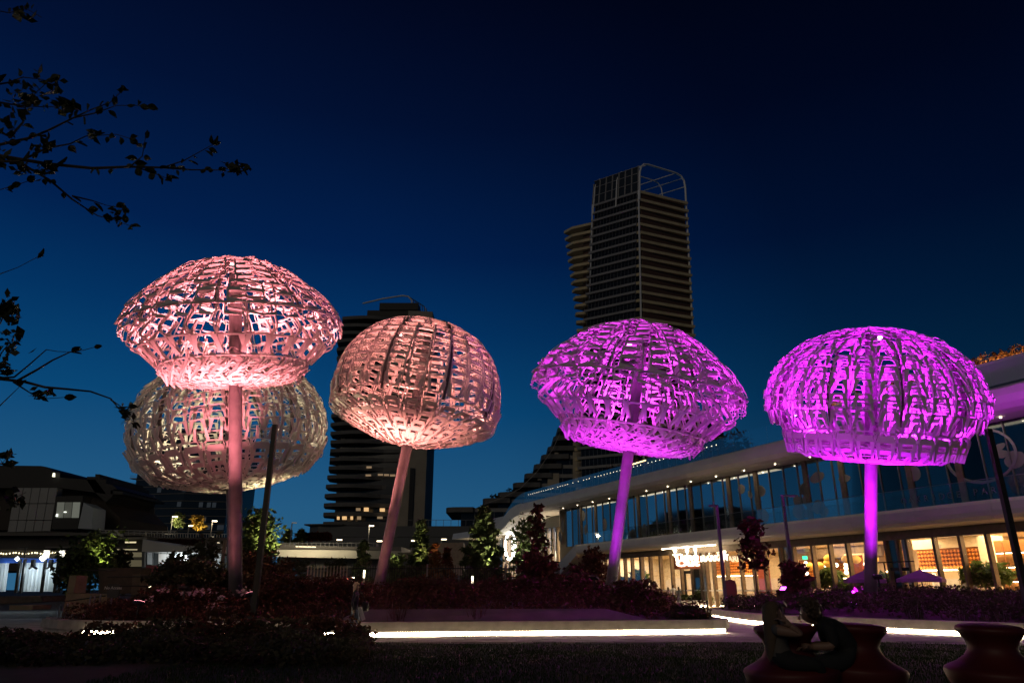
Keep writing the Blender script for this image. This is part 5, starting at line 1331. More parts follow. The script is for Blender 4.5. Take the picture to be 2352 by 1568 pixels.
for x in (430, 660):
    b = MB(); b.bar(PY(*kS(x, 600), 51.7), PY(*kS(x + 8, 512), 51.7), .22); b.bar(PY(*kS(x, 600), 51.7), PY(*kS(x - 50, 632), 51.7), .12); b.bar(PY(*kS(x, 600), 51.7), PY(*kS(x + 55, 632), 51.7), .12); part('bracket', b, M['black'], st)
for x, y, s_ in ((560, 493, .22), (225, 502, .14)):
    b = MB(); b.lathe([(.02, -s_), (s_, 0), (.02, s_)], 10, PY(*kS(x, y), 51.4)); part('floodlamp', b, mat('stall_lamp%d' % x, (1, 1, 1), .5, emit=(.85, .95, 1), estr=12), st)
for x, y, e in ((410, 640, 70), (620, 640, 80), (60, 640, 50)):
    ld = bpy.data.lights.new('stall_light', 'POINT'); ld.energy = e; ld.color = (.8, .95, 1); ld.shadow_soft_size = .3; lo = link('stall_light', ld, st); lo.matrix_basis = Matrix.Translation(PY(*kS(x, y), 51.9))
for x in (595, 793):
    b = MB(); b.slab([PY(*kS(x - 14, 476), 55), PY(*kS(x + 10, 490), 55), PY(*kS(x + 27, 392), 55), PY(*kS(x - 22, 392), 55)], (0, .3, 0)); part('wall_lamp', b, mat('wall_lamp%d' % x, (1, 1, 1), .5, emit=(1, .97, .82), estr=2.2), st)
b = MB()
for k in range(26): b.lathe([(.0, -.07), (.07, 0), (0, .07)], 6, PY(*kS(10 + k * 40 + random.uniform(-8, 8), 430 + 8 * math.sin(k)), 56))
part('string_lights', b, mat('string_glow', (1, 1, 1), .5, emit=(1, .85, .5), estr=3), st)['kind'] = 'stuff'
b = MB(); panel3(b, [(-150, 480), (860, 480), (860, 395), (-150, 380)], 56.5, .4, kS); part('back_band', b, mat('back_band', (.14, .13, .11), .8, var=.2), st)
b = MB(); b.bar(PY(*kS(325, 500), 50), PY(*kS(330, 350), 50), .06); b.bar(PY(*kS(255, 355), 50), PY(*kS(390, 350), 50), .05); tag(b.build('lamp_mast', M['dark_metal']), 'thin dark mast with a cross arm over the lit stall', 'mast')
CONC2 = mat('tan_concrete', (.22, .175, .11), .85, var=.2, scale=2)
pw = empty('concrete_wall', PY(190, 1410, 33), 'stepped tan concrete wall below the no access sign', 'wall')
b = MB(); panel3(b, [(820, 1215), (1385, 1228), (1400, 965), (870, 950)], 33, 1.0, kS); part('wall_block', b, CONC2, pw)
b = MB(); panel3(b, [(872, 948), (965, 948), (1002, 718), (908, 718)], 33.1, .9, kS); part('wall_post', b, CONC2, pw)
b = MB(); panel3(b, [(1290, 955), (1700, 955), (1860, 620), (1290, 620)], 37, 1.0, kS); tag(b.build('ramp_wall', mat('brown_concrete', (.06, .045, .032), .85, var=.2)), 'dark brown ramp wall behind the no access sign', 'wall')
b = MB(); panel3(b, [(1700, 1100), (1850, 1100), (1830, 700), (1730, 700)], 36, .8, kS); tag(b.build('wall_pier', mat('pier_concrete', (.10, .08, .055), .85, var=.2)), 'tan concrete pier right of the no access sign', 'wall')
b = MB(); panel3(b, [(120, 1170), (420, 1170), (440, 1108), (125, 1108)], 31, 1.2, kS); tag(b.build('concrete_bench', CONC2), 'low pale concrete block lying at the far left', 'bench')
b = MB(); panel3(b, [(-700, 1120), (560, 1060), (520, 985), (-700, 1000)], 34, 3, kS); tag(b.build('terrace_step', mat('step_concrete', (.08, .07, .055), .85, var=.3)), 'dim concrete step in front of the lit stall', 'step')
na = empty('access_sign', PY(259, 1385, 32), 'small dark notice board reading no access on the railing', 'sign')
b = MB(); panel3(b, [(1395, 1008), (1550, 1008), (1562, 828), (1405, 828)], 32.0, .05, kS); part('board', b, mat('notice_board', (.02, .02, .02), .5), na)
tm = text_mesh('No Access', .17, .004, mat('notice_letters', (.7, .7, .68), .6)); o = link('lettering', tm, na); o.matrix_basis = Matrix.Translation(PY(*kS(1478, 882), 31.97)) @ Matrix.Rotation(R(90), 4, 'X')
rl = empty('railing', PY(200, 1400, 31), 'thin steel railings in front of the tan concrete wall', 'railing')
for x0, y0, x1, y1 in [(750, 1280, 795, 1095), (850, 1268, 890, 1085), (1195, 1270, 1245, 985), (1135, 1270, 1190, 985), (1270, 1250, 1320, 960), (1430, 1240, 1460, 1010), (1080, 1270, 1088, 1225), (1640, 1120, 1670, 1040), (605, 1310, 620, 1250), (660, 1310, 672, 1262)]:
    b = MB(); b.tube([PY(*kS(x0, y0), 31), PY(*kS(x1, y1), 31)], .03, 6); part('post', b, mat('bright_steel', (.45, .42, .4), .3, .8), rl)
for x0, y0, x1, y1 in [(1400, 735, 1960, 735), (1560, 855, 1960, 858), (1540, 980, 1960, 985), (1090, 1200, 1400, 1162), (845, 1060, 1380, 985), (1080, 650, 1510, 655)]:
    b = MB(); b.tube([PY(*kS(x0, y0), 31.2), PY(*kS(x1, y1), 31.2)], .028, 6); part('rail', b, M['black'], rl)
# stair lights and red panel right of the railing
for x0, x1, y, n_ in ((1850, 1960, 868, 'upper'), (1845, 1930, 958, 'lower')):
    b = MB(); panel3(b, [(x0, y + 10), (x1, y + 8), (x1, y - 10), (x0, y - 6)], 38, .2, kS); tag(b.build('step_light', mat('step_glow_' + n_, (1, 1, 1), .5, emit=(1, .82, .5), estr=2.2)), n_ + ' glowing step light right of the no access sign', 'lamp')
b = MB(); panel3(b, [(150, 940), (280, 940), (295, 760), (165, 760)], 40, .3, kM); tag(b.build('red_hoarding', mat('red_hoarding', (.16, .02, .03), .6)), 'dull red board left of the dark rounded shrub', 'board')
b = MB(); panel3(b, [(1000, 910), (1115, 915), (1115, 820), (1005, 810)], 46, .3, kM); tag(b.build('red_hoarding', mat('red_hoarding2', (.30, .05, .04), .6)), 'reddish board just left of the tall pink mast', 'board')
# ------------------------------------------------------------------ lamp posts
def lamp_post(bot, top, Y, w, label, m_, zb=0.0, arm=None, grp='lamp posts'):
    t = PY(*top, Y); b0 = PY(*bot, Y); x = t.x
    o = empty('lamp_post', (x, Y, zb), label, 'lamp post', grp)
    mb = MB(); mb.hexa([(x - w / 2, Y - w / 2, zb), (x + w / 2, Y - w / 2, zb), (x + w / 2, Y + w / 2, zb), (x - w / 2, Y + w / 2, zb),
                        (x - w * .42, Y - w * .42, t.z), (x + w * .42, Y - w * .42, t.z), (x + w * .42, Y + w * .42, t.z), (x - w * .42, Y + w * .42, t.z)])
    part('pole', mb, m_, o)
    mb = MB(); mb.box((x, Y, zb + .06), (w * 2, w * 2, .12)); part('base_plate', mb, m_, o)
    if arm:
        mb = MB(); mb.box((x + arm / 2, Y, t.z + w * .3), (abs(arm) + w, w * .8, w * .5)); part('arm', mb, m_, o)
        mb = MB(); mb.box((x + arm * .75, Y, t.z - w * .02), (abs(arm) * .4, w * .5, .03)); part('lens', mb, mat('post_lens', (.6, .6, .6), .4), o)
    return o
lamp_post((585, 1428), (632, 975), 26.6, .20, 'dark square lamp post crossing the beige head', mat('post_dark', (.03, .026, .022), .5, .4), .45)
lamp_post((2360, 1360), (2270, 985), 24.6, .20, 'dark square lamp post at the right edge', mat('post_dark2', (.03, .028, .028), .5, .4), .45)
lamp_post((1812, 1355), (1797, 1140), 41, .17, 'lamp post with a short right angle arm, lit purple, right of the red leaved tree', M['mid_metal'], .45, .75)
lamp_post((1664, 1395), (1646, 1163), 41, .18, 'slim lamp post between the market sign letters', M['mid_metal'], .0, -.35)
b = MB(); b.bar(PY(502, 1357, 36), PY(517, 1240, 36), .13); tag(b.build('timber_stake', mat('stake', (.16, .12, .09), .8)), 'thin leaning timber post left of the tall pink mast', 'post')
for i, (u, v, vb, Y, lab) in enumerate([(397, 1186, 1235, 96, 'small lit lamp post beside the pale lit tree on the deck'), (434, 1207, 1235, 97, 'small lit lamp post left of the yellow tree'), (488, 1196, 1240, 97, 'small lit lamp post between yellow tree and tall pink mast'), (574, 1198, 1240, 93, 'small lit lamp post in front of the green tree'),
        (671, 1200, 1246, 96, 'unlit thin lamp post between the two small conifers'), (774, 1239, 1258, 90, 'short lit lamp post left of the bicycles on the deck'), (848, 1207, 1252, 96, 'taller lit lamp post below the dark tower'), (866, 1242, 1258, 88, 'short lit lamp post just left of the leaning pink mast'),
        (945, 1241, 1262, 88, 'short lit lamp post right of the leaning pink mast'), (1014, 1238, 1262, 88, 'short lit lamp post left of the big conifer')]):
    p, q = PY(u, v, Y), PY(u, vb, Y)
    o = empty('street_lamp', q, lab, 'street lamp', 'small lamps on the deck')
    b = MB(); b.tube([(p.x, Y, q.z - .2), (p.x, Y, p.z)], .07, 5); part('pole', b, M['mid_metal'], o)
    b = MB(); b.box((p.x + .3, Y, p.z), (.6, .25, .12)); part('lamp_head', b, mat('lamp_head%d' % i, (.8, .8, .8), .5, emit=(1, .80, .5), estr=(5.0 if i != 4 else .05)), o)
    if i in (0, 2, 3, 6):
        ld = bpy.data.lights.new('lamp_light', 'POINT'); ld.energy = 120; ld.color = (1, .82, .5); ld.shadow_soft_size = .2; link('lamp_light', ld, o).matrix_basis = Matrix.Translation((p.x + .4, Y - .2, p.z - .35))

# ------------------------------------------------------------------ trees of the middle ground
G3 = 'trees between the sculptures and the buildings'
def tree_at(lab, u, vtop, Y, spread, m_, n, ls, kind='tree', nl=12, r0=.09, start=.3, flat=.3, vb=None, cl=.55):
    t = PY(u, vtop, Y); h = t.z - .4; base = (t.x, Y, .4)
    return make_tree(kind, base, h, spread, lab, G3, m_, n, ls, nl, r0, start, cl, flat)
tree_at('leafy green tree lit from below, right of the tall pink mast', 600, 1182, 45, 1.35, M['green_leaf'], 4200, .17, 'leafy_tree', 16, .09, .12)
tree_at('rusty small tree at the foot of the green tree', 585, 1282, 40, 1.1, M['shrub'], 2400, .14, 'small_tree', 10, .05, .2)
tree_at('rusty small tree right of the green tree', 640, 1295, 41, .9, M['shrub'], 1800, .14, 'small_tree', 9, .05, .2)
tree_at('thin dark red columnar tree before the bright hall', 1232, 1150, 46, .62, M['red_leaf'], 380, .26, 'columnar_tree', 16, .06, .25, .1, None, .5)
tree_at('broad dark red bush tree at the foot of the thin red tree', 1236, 1288, 44, 1.1, M['red_leaf'], 2200, .2, 'small_tree', 10, .05, .1)
tree_at('dark red leaved tree in front of the shops', 1722, 1196, 40, .85, M['red_leaf'], 520, .22, 'columnar_tree', 16, .06, .42, .1, None, .5)
tree_at('thin dark climber left of the purple right angle lamp', 1806, 1290, 39, .5, M['red_leaf'], 420, .2, 'small_tree', 9, .04, .15)
tree_at('thin dark sapling right of the purple right angle lamp', 1838, 1296, 39, .4, M['red_leaf'], 300, .2, 'small_tree', 9, .04, .15)
tree_at('reddish climbing tree on the ground floor, left of the leaning purple mast', 1366, 1262, 66, 1.0, M['red_leaf'], 1400, .26, 'small_tree', 10, .07, .1)
tree_at('twiggy dark sapling at the right end of the fence', 1322, 1300, 46, .8, M['red_leaf'], 480, .16, 'small_tree', 9, .04, .2)
tree_at('pale green lit tree in front of the bright hall', 1212, 1196, 76, 2.0, M['green_leaf'], 2200, .26, 'leafy_tree', 14, .1, .2)
tree_at('green tree lit yellow from below at the left railings', 226, 1240, 46, 1.5, M['green_leaf'], 2800, .17, 'leafy_tree', 14, .08, .15)
tree_at('dark sapling left of the yellow lit tree', 178, 1262, 46, .8, M['shrub_dark'], 1000, .2, 'leafy_tree', 10, .06, .2)
tree_at('dark sapling right of the yellow lit tree', 285, 1262, 47, .6, M['shrub_dark'], 800, .2, 'leafy_tree', 10, .05, .2)
tree_at('dark sapling in front of the blown out shop window', 403, 1276, 52, .9, M['shrub_dark'], 700, .2, 'leafy_tree', 10, .05, .2)
tree_at('spreading dark sapling right of the blown out window', 470, 1250, 50, 1.3, M['shrub_dark'], 1200, .2, 'leafy_tree', 14, .06, .2)
tree_at('thin sapling before the pale long wall, left one', 687, 1290, 60, .9, M['shrub_dark'], 420, .2, 'leafy_tree', 9, .05, .3)
tree_at('thin sapling before the pale long wall, right one', 770, 1288, 60, .9, M['shrub_dark'], 420, .2, 'leafy_tree', 9, .05, .3)
tree_at('pale lit small tree right of the leaning pink mast', 912, 1278, 60, .8, M['green_leaf'], 900, .2, 'leafy_tree', 9, .05, .3)
def con_at(lab, u, vtop, Y, rad, m_, n, ls):
    t = PY(u, vtop, Y); make_conifer('conifer', (t.x, Y, .4), t.z - .4, rad, lab, G3, m_, n, ls)
con_at('big dense conifer in front of the bright hall', 1111, 1164, 60, 3.0, M['conifer'], 10000, .2)
con_at('tall thin conifer with an orange glow at its foot', 968, 1196, 62, 1.9, M['conifer'], 3600, .2)
con_at('orange brown small conifer left of the big conifer', 1028, 1258, 58, 1.1, M['orange_leaf'], 1800, .16)
con_at('dark layered conifer left of the leaning pink mast', 836, 1242, 56, 1.4, M['conifer'], 2200, .17)
con_at('orange brown conifer right of the tall thin conifer', 1000, 1248, 57, 1.1, M['orange_leaf'], 1600, .16)
for u, vt, vb, lab, m_, r_ in [(659, 1217, 1250, 'small conifer on the deck, lit pale green, left of the unlit lamp', M['green_leaf'], 1.1), (688, 1217, 1250, 'small conifer on the deck right of the unlit lamp', M['conifer'], 1.1)]:
    p, q = PY(u, vt, 98), PY(u, vb, 98); make_conifer('conifer', tuple(q), p.z - q.z, r_, lab, G3, m_, 700, .3)
for u, vt, vb, lab, m_ in [(404, 1181, 1236, 'small pale tree lit white on the deck at the left', M['green_leaf']), (449, 1186, 1240, 'small yellow tree lit warm on the deck', leaf_mat('yellow_leaf', (.32, .20, .03)))]:
    p, q = PY(u, vt, 97), PY(u, vb, 97); o = make_tree('leafy_tree', tuple(q), p.z - q.z, .75, lab, G3, m_, 650, .3, 10, .07, .4)
    ld = bpy.data.lights.new('tree_uplight', 'SPOT'); ld.energy = 900; ld.color = (1, .86, .5); ld.spot_size = R(60); ld.shadow_soft_size = .1; lo = link('tree_uplight', ld, o)
    lo.matrix_basis = Matrix.Translation(q + Vector((.2, -1.2, .2))) @ Vector((0, .35, 1)).to_track_quat('-Z', 'Y').to_matrix().to_4x4()
P_ = [tuple(PY(random.uniform(700, 760), 1238 - 14 * random.random() ** 1.5, 99)) for k in range(700)]
tag(link('deck_hedge', leaf_mesh('deck_hedge', P_, .4, M['red_leaf'])), 'dark hedge on the deck left of the wavy tower', 'hedge', kind='stuff')
def uplight(u, v, Y, e, c, tilt=.25, sz=80):
    p = PY(u, v, Y); o = empty('garden_uplight', p, 'small garden uplight at the foot of a tree near %s' % sz if False else UPL.pop(0), 'lamp', 'garden uplights')
    b = MB(); b.lathe([(.05, 0), (.07, .12), (.06, .13)], 8, p - Vector((0, 0, .1))); part('can', b, M['black'], o)
    ld = bpy.data.lights.new('uplight_beam', 'SPOT'); ld.energy = e; ld.color = c; ld.spot_size = R(sz); ld.spot_blend = .6; ld.shadow_soft_size = .06
    link('uplight_beam', ld, o).matrix_basis = Matrix.Translation(p + Vector((0, 0, .1))) @ Vector((0, tilt, 1)).to_track_quat('-Z', 'Y').to_matrix().to_4x4()
UPL = ['small garden uplight under the yellow lit left tree', 'small garden uplight under the leafy green tree', 'small garden uplight under the tall thin conifer', 'small garden uplight under the pale tree before the hall', 'small garden uplight under the pale tree right of the leaning pink mast', 'small garden uplight at the foot of the big conifer', 'small garden uplight under the orange conifer']
uplight(222, 1318, 44.6, 420, (.95, 1, .35)); uplight(612, 1322, 43.4, 1700, (1, .95, .45)); uplight(965, 1318, 60, 1500, (1, .8, .35)); uplight(1205, 1318, 73.5, 1100, (1, 1, .75)); uplight(915, 1320, 58.5, 700, (1, .95, .6)); uplight(1120, 1325, 57.0, 2600, (1, .9, .5)); uplight(1015, 1322, 55.0, 900, (1, .55, .25))

# ------------------------------------------------------------------ rope barrier, lit bench, kiosk
for i, (u, v0, v1) in enumerate([(1592, 1374, 1403), (1628, 1378, 1424)]):
    p = PZ(u, v1, 0); o = empty('barrier_post', p, ('far', 'near')[i] + ' dark post of the rope barrier by the path end', 'post', 'rope barrier posts')
    h = PY(u, v0, p.y).z; b = MB(); b.tube([(p.x, p.y, 0), (p.x, p.y, h)], .05, 8); b.lathe([(.16, 0), (.15, .03), (.05, .05)], 14, p); part('pole', b, M['black'], o)
    if i == 0: pa = Vector((p.x, p.y, h - .1))
    else: pb_ = Vector((p.x, p.y, h - .1))
rp = [pa.lerp(pb_, k / 12) - Vector((0, 0, .35 * (1 - (2 * k / 12 - 1) ** 2))) for k in range(13)]
b = MB(); b.tube(rp, .025, 6); tag(b.build('barrier_rope', M['black']), 'dark slack rope hung between the two barrier posts', 'rope')
rp = [pa.lerp(pa + Vector((-4.2, 2.5, 0)), k / 12) - Vector((0, 0, .35 * (1 - (2 * k / 12 - 1) ** 2))) for k in range(13)]
b = MB(); b.tube(rp, .025, 6); tag(b.build('barrier_rope', M['black']), 'dark slack rope leading left from the far barrier post', 'rope')
q0, q1 = PZ(1546, 1396, 0), PZ(1628, 1394, 0)
o = empty('lit_bench', q0, 'pale curved bench with a glowing strip below, in front of the shops', 'bench')
b = MB(); b.hexa([q0 + Vector((0, .1, .14)), q1 + Vector((0, .1, .14)), q1 + Vector((0, 2, .14)), q0 + Vector((0, 2, .14)), q0 + Vector((0, 0, .55)), q1 + Vector((0, 0, .55)), q1 + Vector((0, 2, .55)), q0 + Vector((0, 2, .55))]); part('seat', b, M['concrete'], o)
b = MB(); b.bar(q0 + Vector((0, .06, .07)), q1 + Vector((0, .06, .07)), .05, .12); part('led_strip', b, M['led'], o)
hg = [tuple(q0.lerp(q1, random.random()) + Vector((random.uniform(-.5, 1.5), 2.4 + random.random(), .2 + .75 * random.random()))) for k in range(1800)]
tag(link('green_hedge', leaf_mesh('green_hedge', hg, .13, M['green_leaf'])), 'low green hedge behind the pale lit bench', 'hedge', kind='stuff')
b = MB(); k_ = [PZ(1474, 1398, 0), PZ(1543, 1396, 0)]
b.hexa([k_[0], k_[1], k_[1] + Vector((0, .3, 0)), k_[0] + Vector((0, .3, 0)), k_[0] + Vector((0, 0, 1.05)), k_[1] + Vector((0, 0, 1.05)), k_[1] + Vector((0, .3, 1.05)), k_[0] + Vector((0, .3, 1.05))])
tag(b.build('terrace_screen', mat('rust_panel', (.30, .10, .06), .6, var=.2)), 'rust red low screen left of the couple at the market', 'screen')
c = PY(1724, 1352, 45); b = MB(); p0_ = PY(1728, 1320, 45)
o = empty('info_totem', (PY(1729, 1340, 45).x, 45, 0), 'dull red rounded standing panel behind the slim lamp post', 'panel')
xx = PY(1729, 1340, 45).x - 1.35
b = MB(); b.slab([(xx - .35, 45, .1), (xx + .35, 45, .1), (xx + .35, 45, 1.75), (xx + .28, 45, 1.95), (xx, 45, 2.02), (xx - .28, 45, 1.95), (xx - .35, 45, 1.75)], (0, .12, 0)); part('panel', b, mat('totem_red', (.30, .09, .08), .6), o)
b = MB(); b.box((xx, 45.06, .05), (.8, .3, .1)); part('foot', b, M['dark_metal'], o)

# ------------------------------------------------------------------ parasols on the terrace
def parasol(u0, u1, vpk, ved, Y, label, ang):
    c = PY((u0 + u1) / 2, vpk, Y); zt = c.z; ze = PY((u0 + u1) / 2, ved, Y).z; hw = (PY(u1, ved, Y).x - PY(u0, ved, Y).x) / 2 / 1.25
    o = empty('parasol', (c.x, Y, .05), label, 'parasol', 'parasols on the terrace')
    co = [Vector((c.x + hw * math.cos(ang + k * math.pi / 4) * (1.35 if k % 2 == 0 else 1.0), Y + hw * math.sin(ang + k * math.pi / 4) * (1.35 if k % 2 == 0 else 1.0), ze + (0 if k % 2 == 0 else .03))) for k in range(8)]
    b = MB(); top = Vector((c.x, Y, zt)); n0 = len(b.v)
    b.add([top] + co + [top - Vector((0, 0, .03))] + [p - Vector((0, 0, .03)) for p in co] + [p - Vector((0, 0, .16)) for p in co],
          [(0, 1 + k, 1 + (k + 1) % 8) for k in range(8)] + [(9, 10 + (k + 1) % 8, 10 + k) for k in range(8)] + [(1 + k, 18 + k, 18 + (k + 1) % 8, 1 + (k + 1) % 8) for k in range(8)])
    part('canopy', b, mat('parasol_cloth', (.36, .15, .42), .8, var=.08), o)  # purple cast of the magenta lamps put into the cloth colour
    b = MB(); b.tube([(c.x, Y, .05), (c.x, Y, zt + .08)], .03, 8); part('pole', b, M['black'], o)
    for k in range(8):
        b = MB(); b.bar(top - Vector((0, 0, .08)), co[k] - Vector((0, 0, .05)), .02); part('rib', b, M['black'], o)
parasol(1927, 2040, 1310, 1331, 38.5, 'purple lit parasol half behind the magenta mast', .3)
parasol(2053, 2171, 1307, 1329, 37, 'purple lit parasol right of the magenta mast', .15)
b = MB(); p = PY(2082, 1345, 37.6); b.tube([(p.x - .9, 37.6, .1), (p.x - .95, 37.6, 2.75)], .035, 6); b.bar((p.x - 1.3, 37.6, 2.75), (p.x + .6, 37.6, 2.82), .12, .06); tag(b.build('patio_heater', M['black']), 'dark slim heater post left of the right parasol', 'heater')
# ------------------------------------------------------------------ people
def skin_body(name, J, E, mats, parent):
    """J: {key: (pos, radius)}, E: [(a, b, material)] -> one continuous skinned mesh"""
    keys = list(J); idx = {k: i for i, k in enumerate(keys)}
    me = bpy.data.meshes.new(name); me.from_pydata([tuple(J[k][0]) for k in keys], [(idx[a], idx[b]) for a, b, _ in E], [])
    o = bpy.data.objects.new(name, me); COL.objects.link(o)
    md = o.modifiers.new('skin', 'SKIN'); md.branch_smoothing = .4
    sv = me.skin_vertices[0].data
    for k in keys:
        r = J[k][1]; sv[idx[k]].radius = (r, r) if not isinstance(r, tuple) else r
        sv[idx[k]].use_root = (k == keys[0])
    s2 = o.modifiers.new('sub', 'SUBSURF'); s2.levels = 2; s2.render_levels = 2
    bpy.context.view_layer.update()
    out = bpy.data.meshes.new_from_object(o.evaluated_get(bpy.context.evaluated_depsgraph_get()))
    bpy.data.objects.remove(o)
    out.name = name; out.materials.clear()
    for m_ in mats: out.materials.append(m_)
    segs = [(Vector(J[a][0]), Vector(J[b][0]), mi) for a, b, mi in E]
    for p in out.polygons:
        c = p.center; best = 9; bm = 0
        for a, b, mi in segs:
            ab = b - a; k = max(0, min(1, (c - a).dot(ab) / max(1e-9, ab.length_squared))); d = (c - a - ab * k).length
            if d < best: best = d; bm = mi
        p.material_index = bm; p.use_smooth = True
    return link(name, out, parent)
def hand_pts(mb, w, d, side, nrm, s=1.0):
    """palm and five separate bent fingers beyond the wrist"""
    d = Vector(d).normalized(); side = Vector(side); side = (side - d * side.dot(d)).normalized(); nrm = d.cross(side)
    w = Vector(w)
    mb.tube([w - d * .02 * s, w + d * .03 * s, w + d * .08 * s], [.024 * s, .036 * s, .034 * s], 8)
    for k, (off, L) in enumerate(((-.030, .062), (-.010, .074), (.011, .070), (.031, .054))):
        a = w + d * .075 * s + side * off * s; b_ = a + d * L * .5 * s + nrm * .006 * s; c = b_ + d * L * .38 * s + nrm * .024 * s
        mb.tube([a, b_, c], [.0095 * s, .0088 * s, .007 * s], 6)
    a = w + d * .025 * s - side * .032 * s; b_ = a + (d * .6 - side * .7).normalized() * .035 * s; mb.tube([a, b_, b_ + (d * .9 - side * .1).normalized() * .028 * s + nrm * .008 * s], [.012 * s, .0105 * s, .008 * s], 6)
def hair_mesh(c, rad, seed, drop=0.0, back=(0, -1, 0), rough=.12, curls=0):
    mb = MB(); rnd = random.Random(seed); c = Vector(c); back = Vector(back).normalized(); n = 18; prof = []
    o = 0
    for i in range(11):
        t = math.pi * (i / 10) * .72
        for j in range(n):
            a = 2 * math.pi * j / n; q = Vector((math.sin(t) * math.cos(a), math.sin(t) * math.sin(a), math.cos(t)))
            k = 1 + rough * (math.sin(5 * a + 3 * t + seed) * .5 + rnd.uniform(-.5, .5))
            p = c + Vector((q.x * rad[0], q.y * rad[1], q.z * rad[2])) * k
            fb = max(0, q.dot(back))
            if t > 1.3: p -= Vector((0, 0, drop * (t - 1.3) * (.35 + fb)))
            if q.dot(back) < -.25 and t > 1.05: p = c + (p - c) * .82; p.z = max(p.z, c.z + rad[2] * .38)
            mb.v.append(tuple(p))
    for i in range(10):
        for j in range(n): mb.f.append((i * n + j, i * n + (j + 1) % n, (i + 1) * n + (j + 1) % n, (i + 1) * n + j)); mb.m.append(0)
    for k in range(curls):
        d = Vector((rnd.gauss(0, 1), rnd.gauss(0, 1), rnd.gauss(.5, .8))).normalized()
        if d.dot(back) < -.5 and d.z < .45: continue
        q = c + Vector((d.x * rad[0], d.y * rad[1], d.z * rad[2])); s = rnd.uniform(.016, .028)
        mb.lathe([(s * .3, -s), (s, -s * .3), (s * .9, s * .5), (s * .2, s)], 6, q)
    return mb
SKIN = mat('skin', (.24, .14, .10), .55); BLOND = mat('blond_hair', (.75, .55, .34), .6, var=.2, scale=20); BROWN = mat('brown_hair', (.06, .035, .02), .6, var=.3, scale=20)
def cloth(n, c): return mat('cloth_' + n, c, .85, var=.15, scale=12)
NAVY, JEANS, WHITE, GREY, MAUVE, BLACKC = cloth('navy', (.02, .022, .03)), cloth('jeans', (.06, .08, .12)), cloth('white', (.62, .60, .56)), cloth('grey', (.12, .12, .12)), cloth('mauve', (.35, .25, .33)), cloth('black', (.014, .014, .015))
def face_bits(mb, hc, f, s=1.0):
    """nose, ears, eyes and mouth on a head centre hc looking along f"""
    f = Vector(f).normalized(); sd = f.cross(Vector((0, 0, 1))).normalized(); hc = Vector(hc)
    mb.tube([hc + f * .092 * s + Vector((0, 0, .012 * s)), hc + f * .118 * s - Vector((0, 0, .022 * s)), hc + f * .095 * s - Vector((0, 0, .030 * s))], [.008 * s, .014 * s, .012 * s], 6, 0)
    for k in (-1, 1):
        mb.lathe([(.004, -.02), (.016, -.01), (.017, .008), (.004, .022)], 7, hc + sd * k * .083 * s - f * .01, 0)
        mb.lathe([(.003, -.006), (.010, 0), (.003, .006)], 7, hc + f * .09 * s + sd * k * .032 * s + Vector((0, 0, .012 * s)), 1)
    mb.tube([hc + f * .094 * s - sd * .022 - Vector((0, 0, .05 * s)), hc + f * .1 * s - Vector((0, 0, .052 * s)), hc + f * .094 * s + sd * .022 - Vector((0, 0, .05 * s))], .006, 5, 2)
LIP_M = mat('lips', (.32, .12, .10), .5)
def person(label, J, E, mats, hair_c, hair_r, hair_m, facing, hands, base, group=None, seed=1, drop=0.0, curls=0, s=1.0, body='body'):
    o = empty('person', base, label, 'person', group)
    skin_body(body, J, E, mats, o)
    mb = MB(); face_bits(mb, J['head'][0], facing, s); part('face', mb, [SKIN, M['black'], LIP_M], o, True)
    mb = hair_mesh(hair_c, hair_r, seed, drop, -Vector(facing), .1, curls); part('hair', mb, hair_m, o, True)
    for (w, d, sd) in hands:
        mb = MB(); hand_pts(mb, w, d, sd, (0, 0, 1), s); part('hand', mb, SKIN, o, True)
    return o
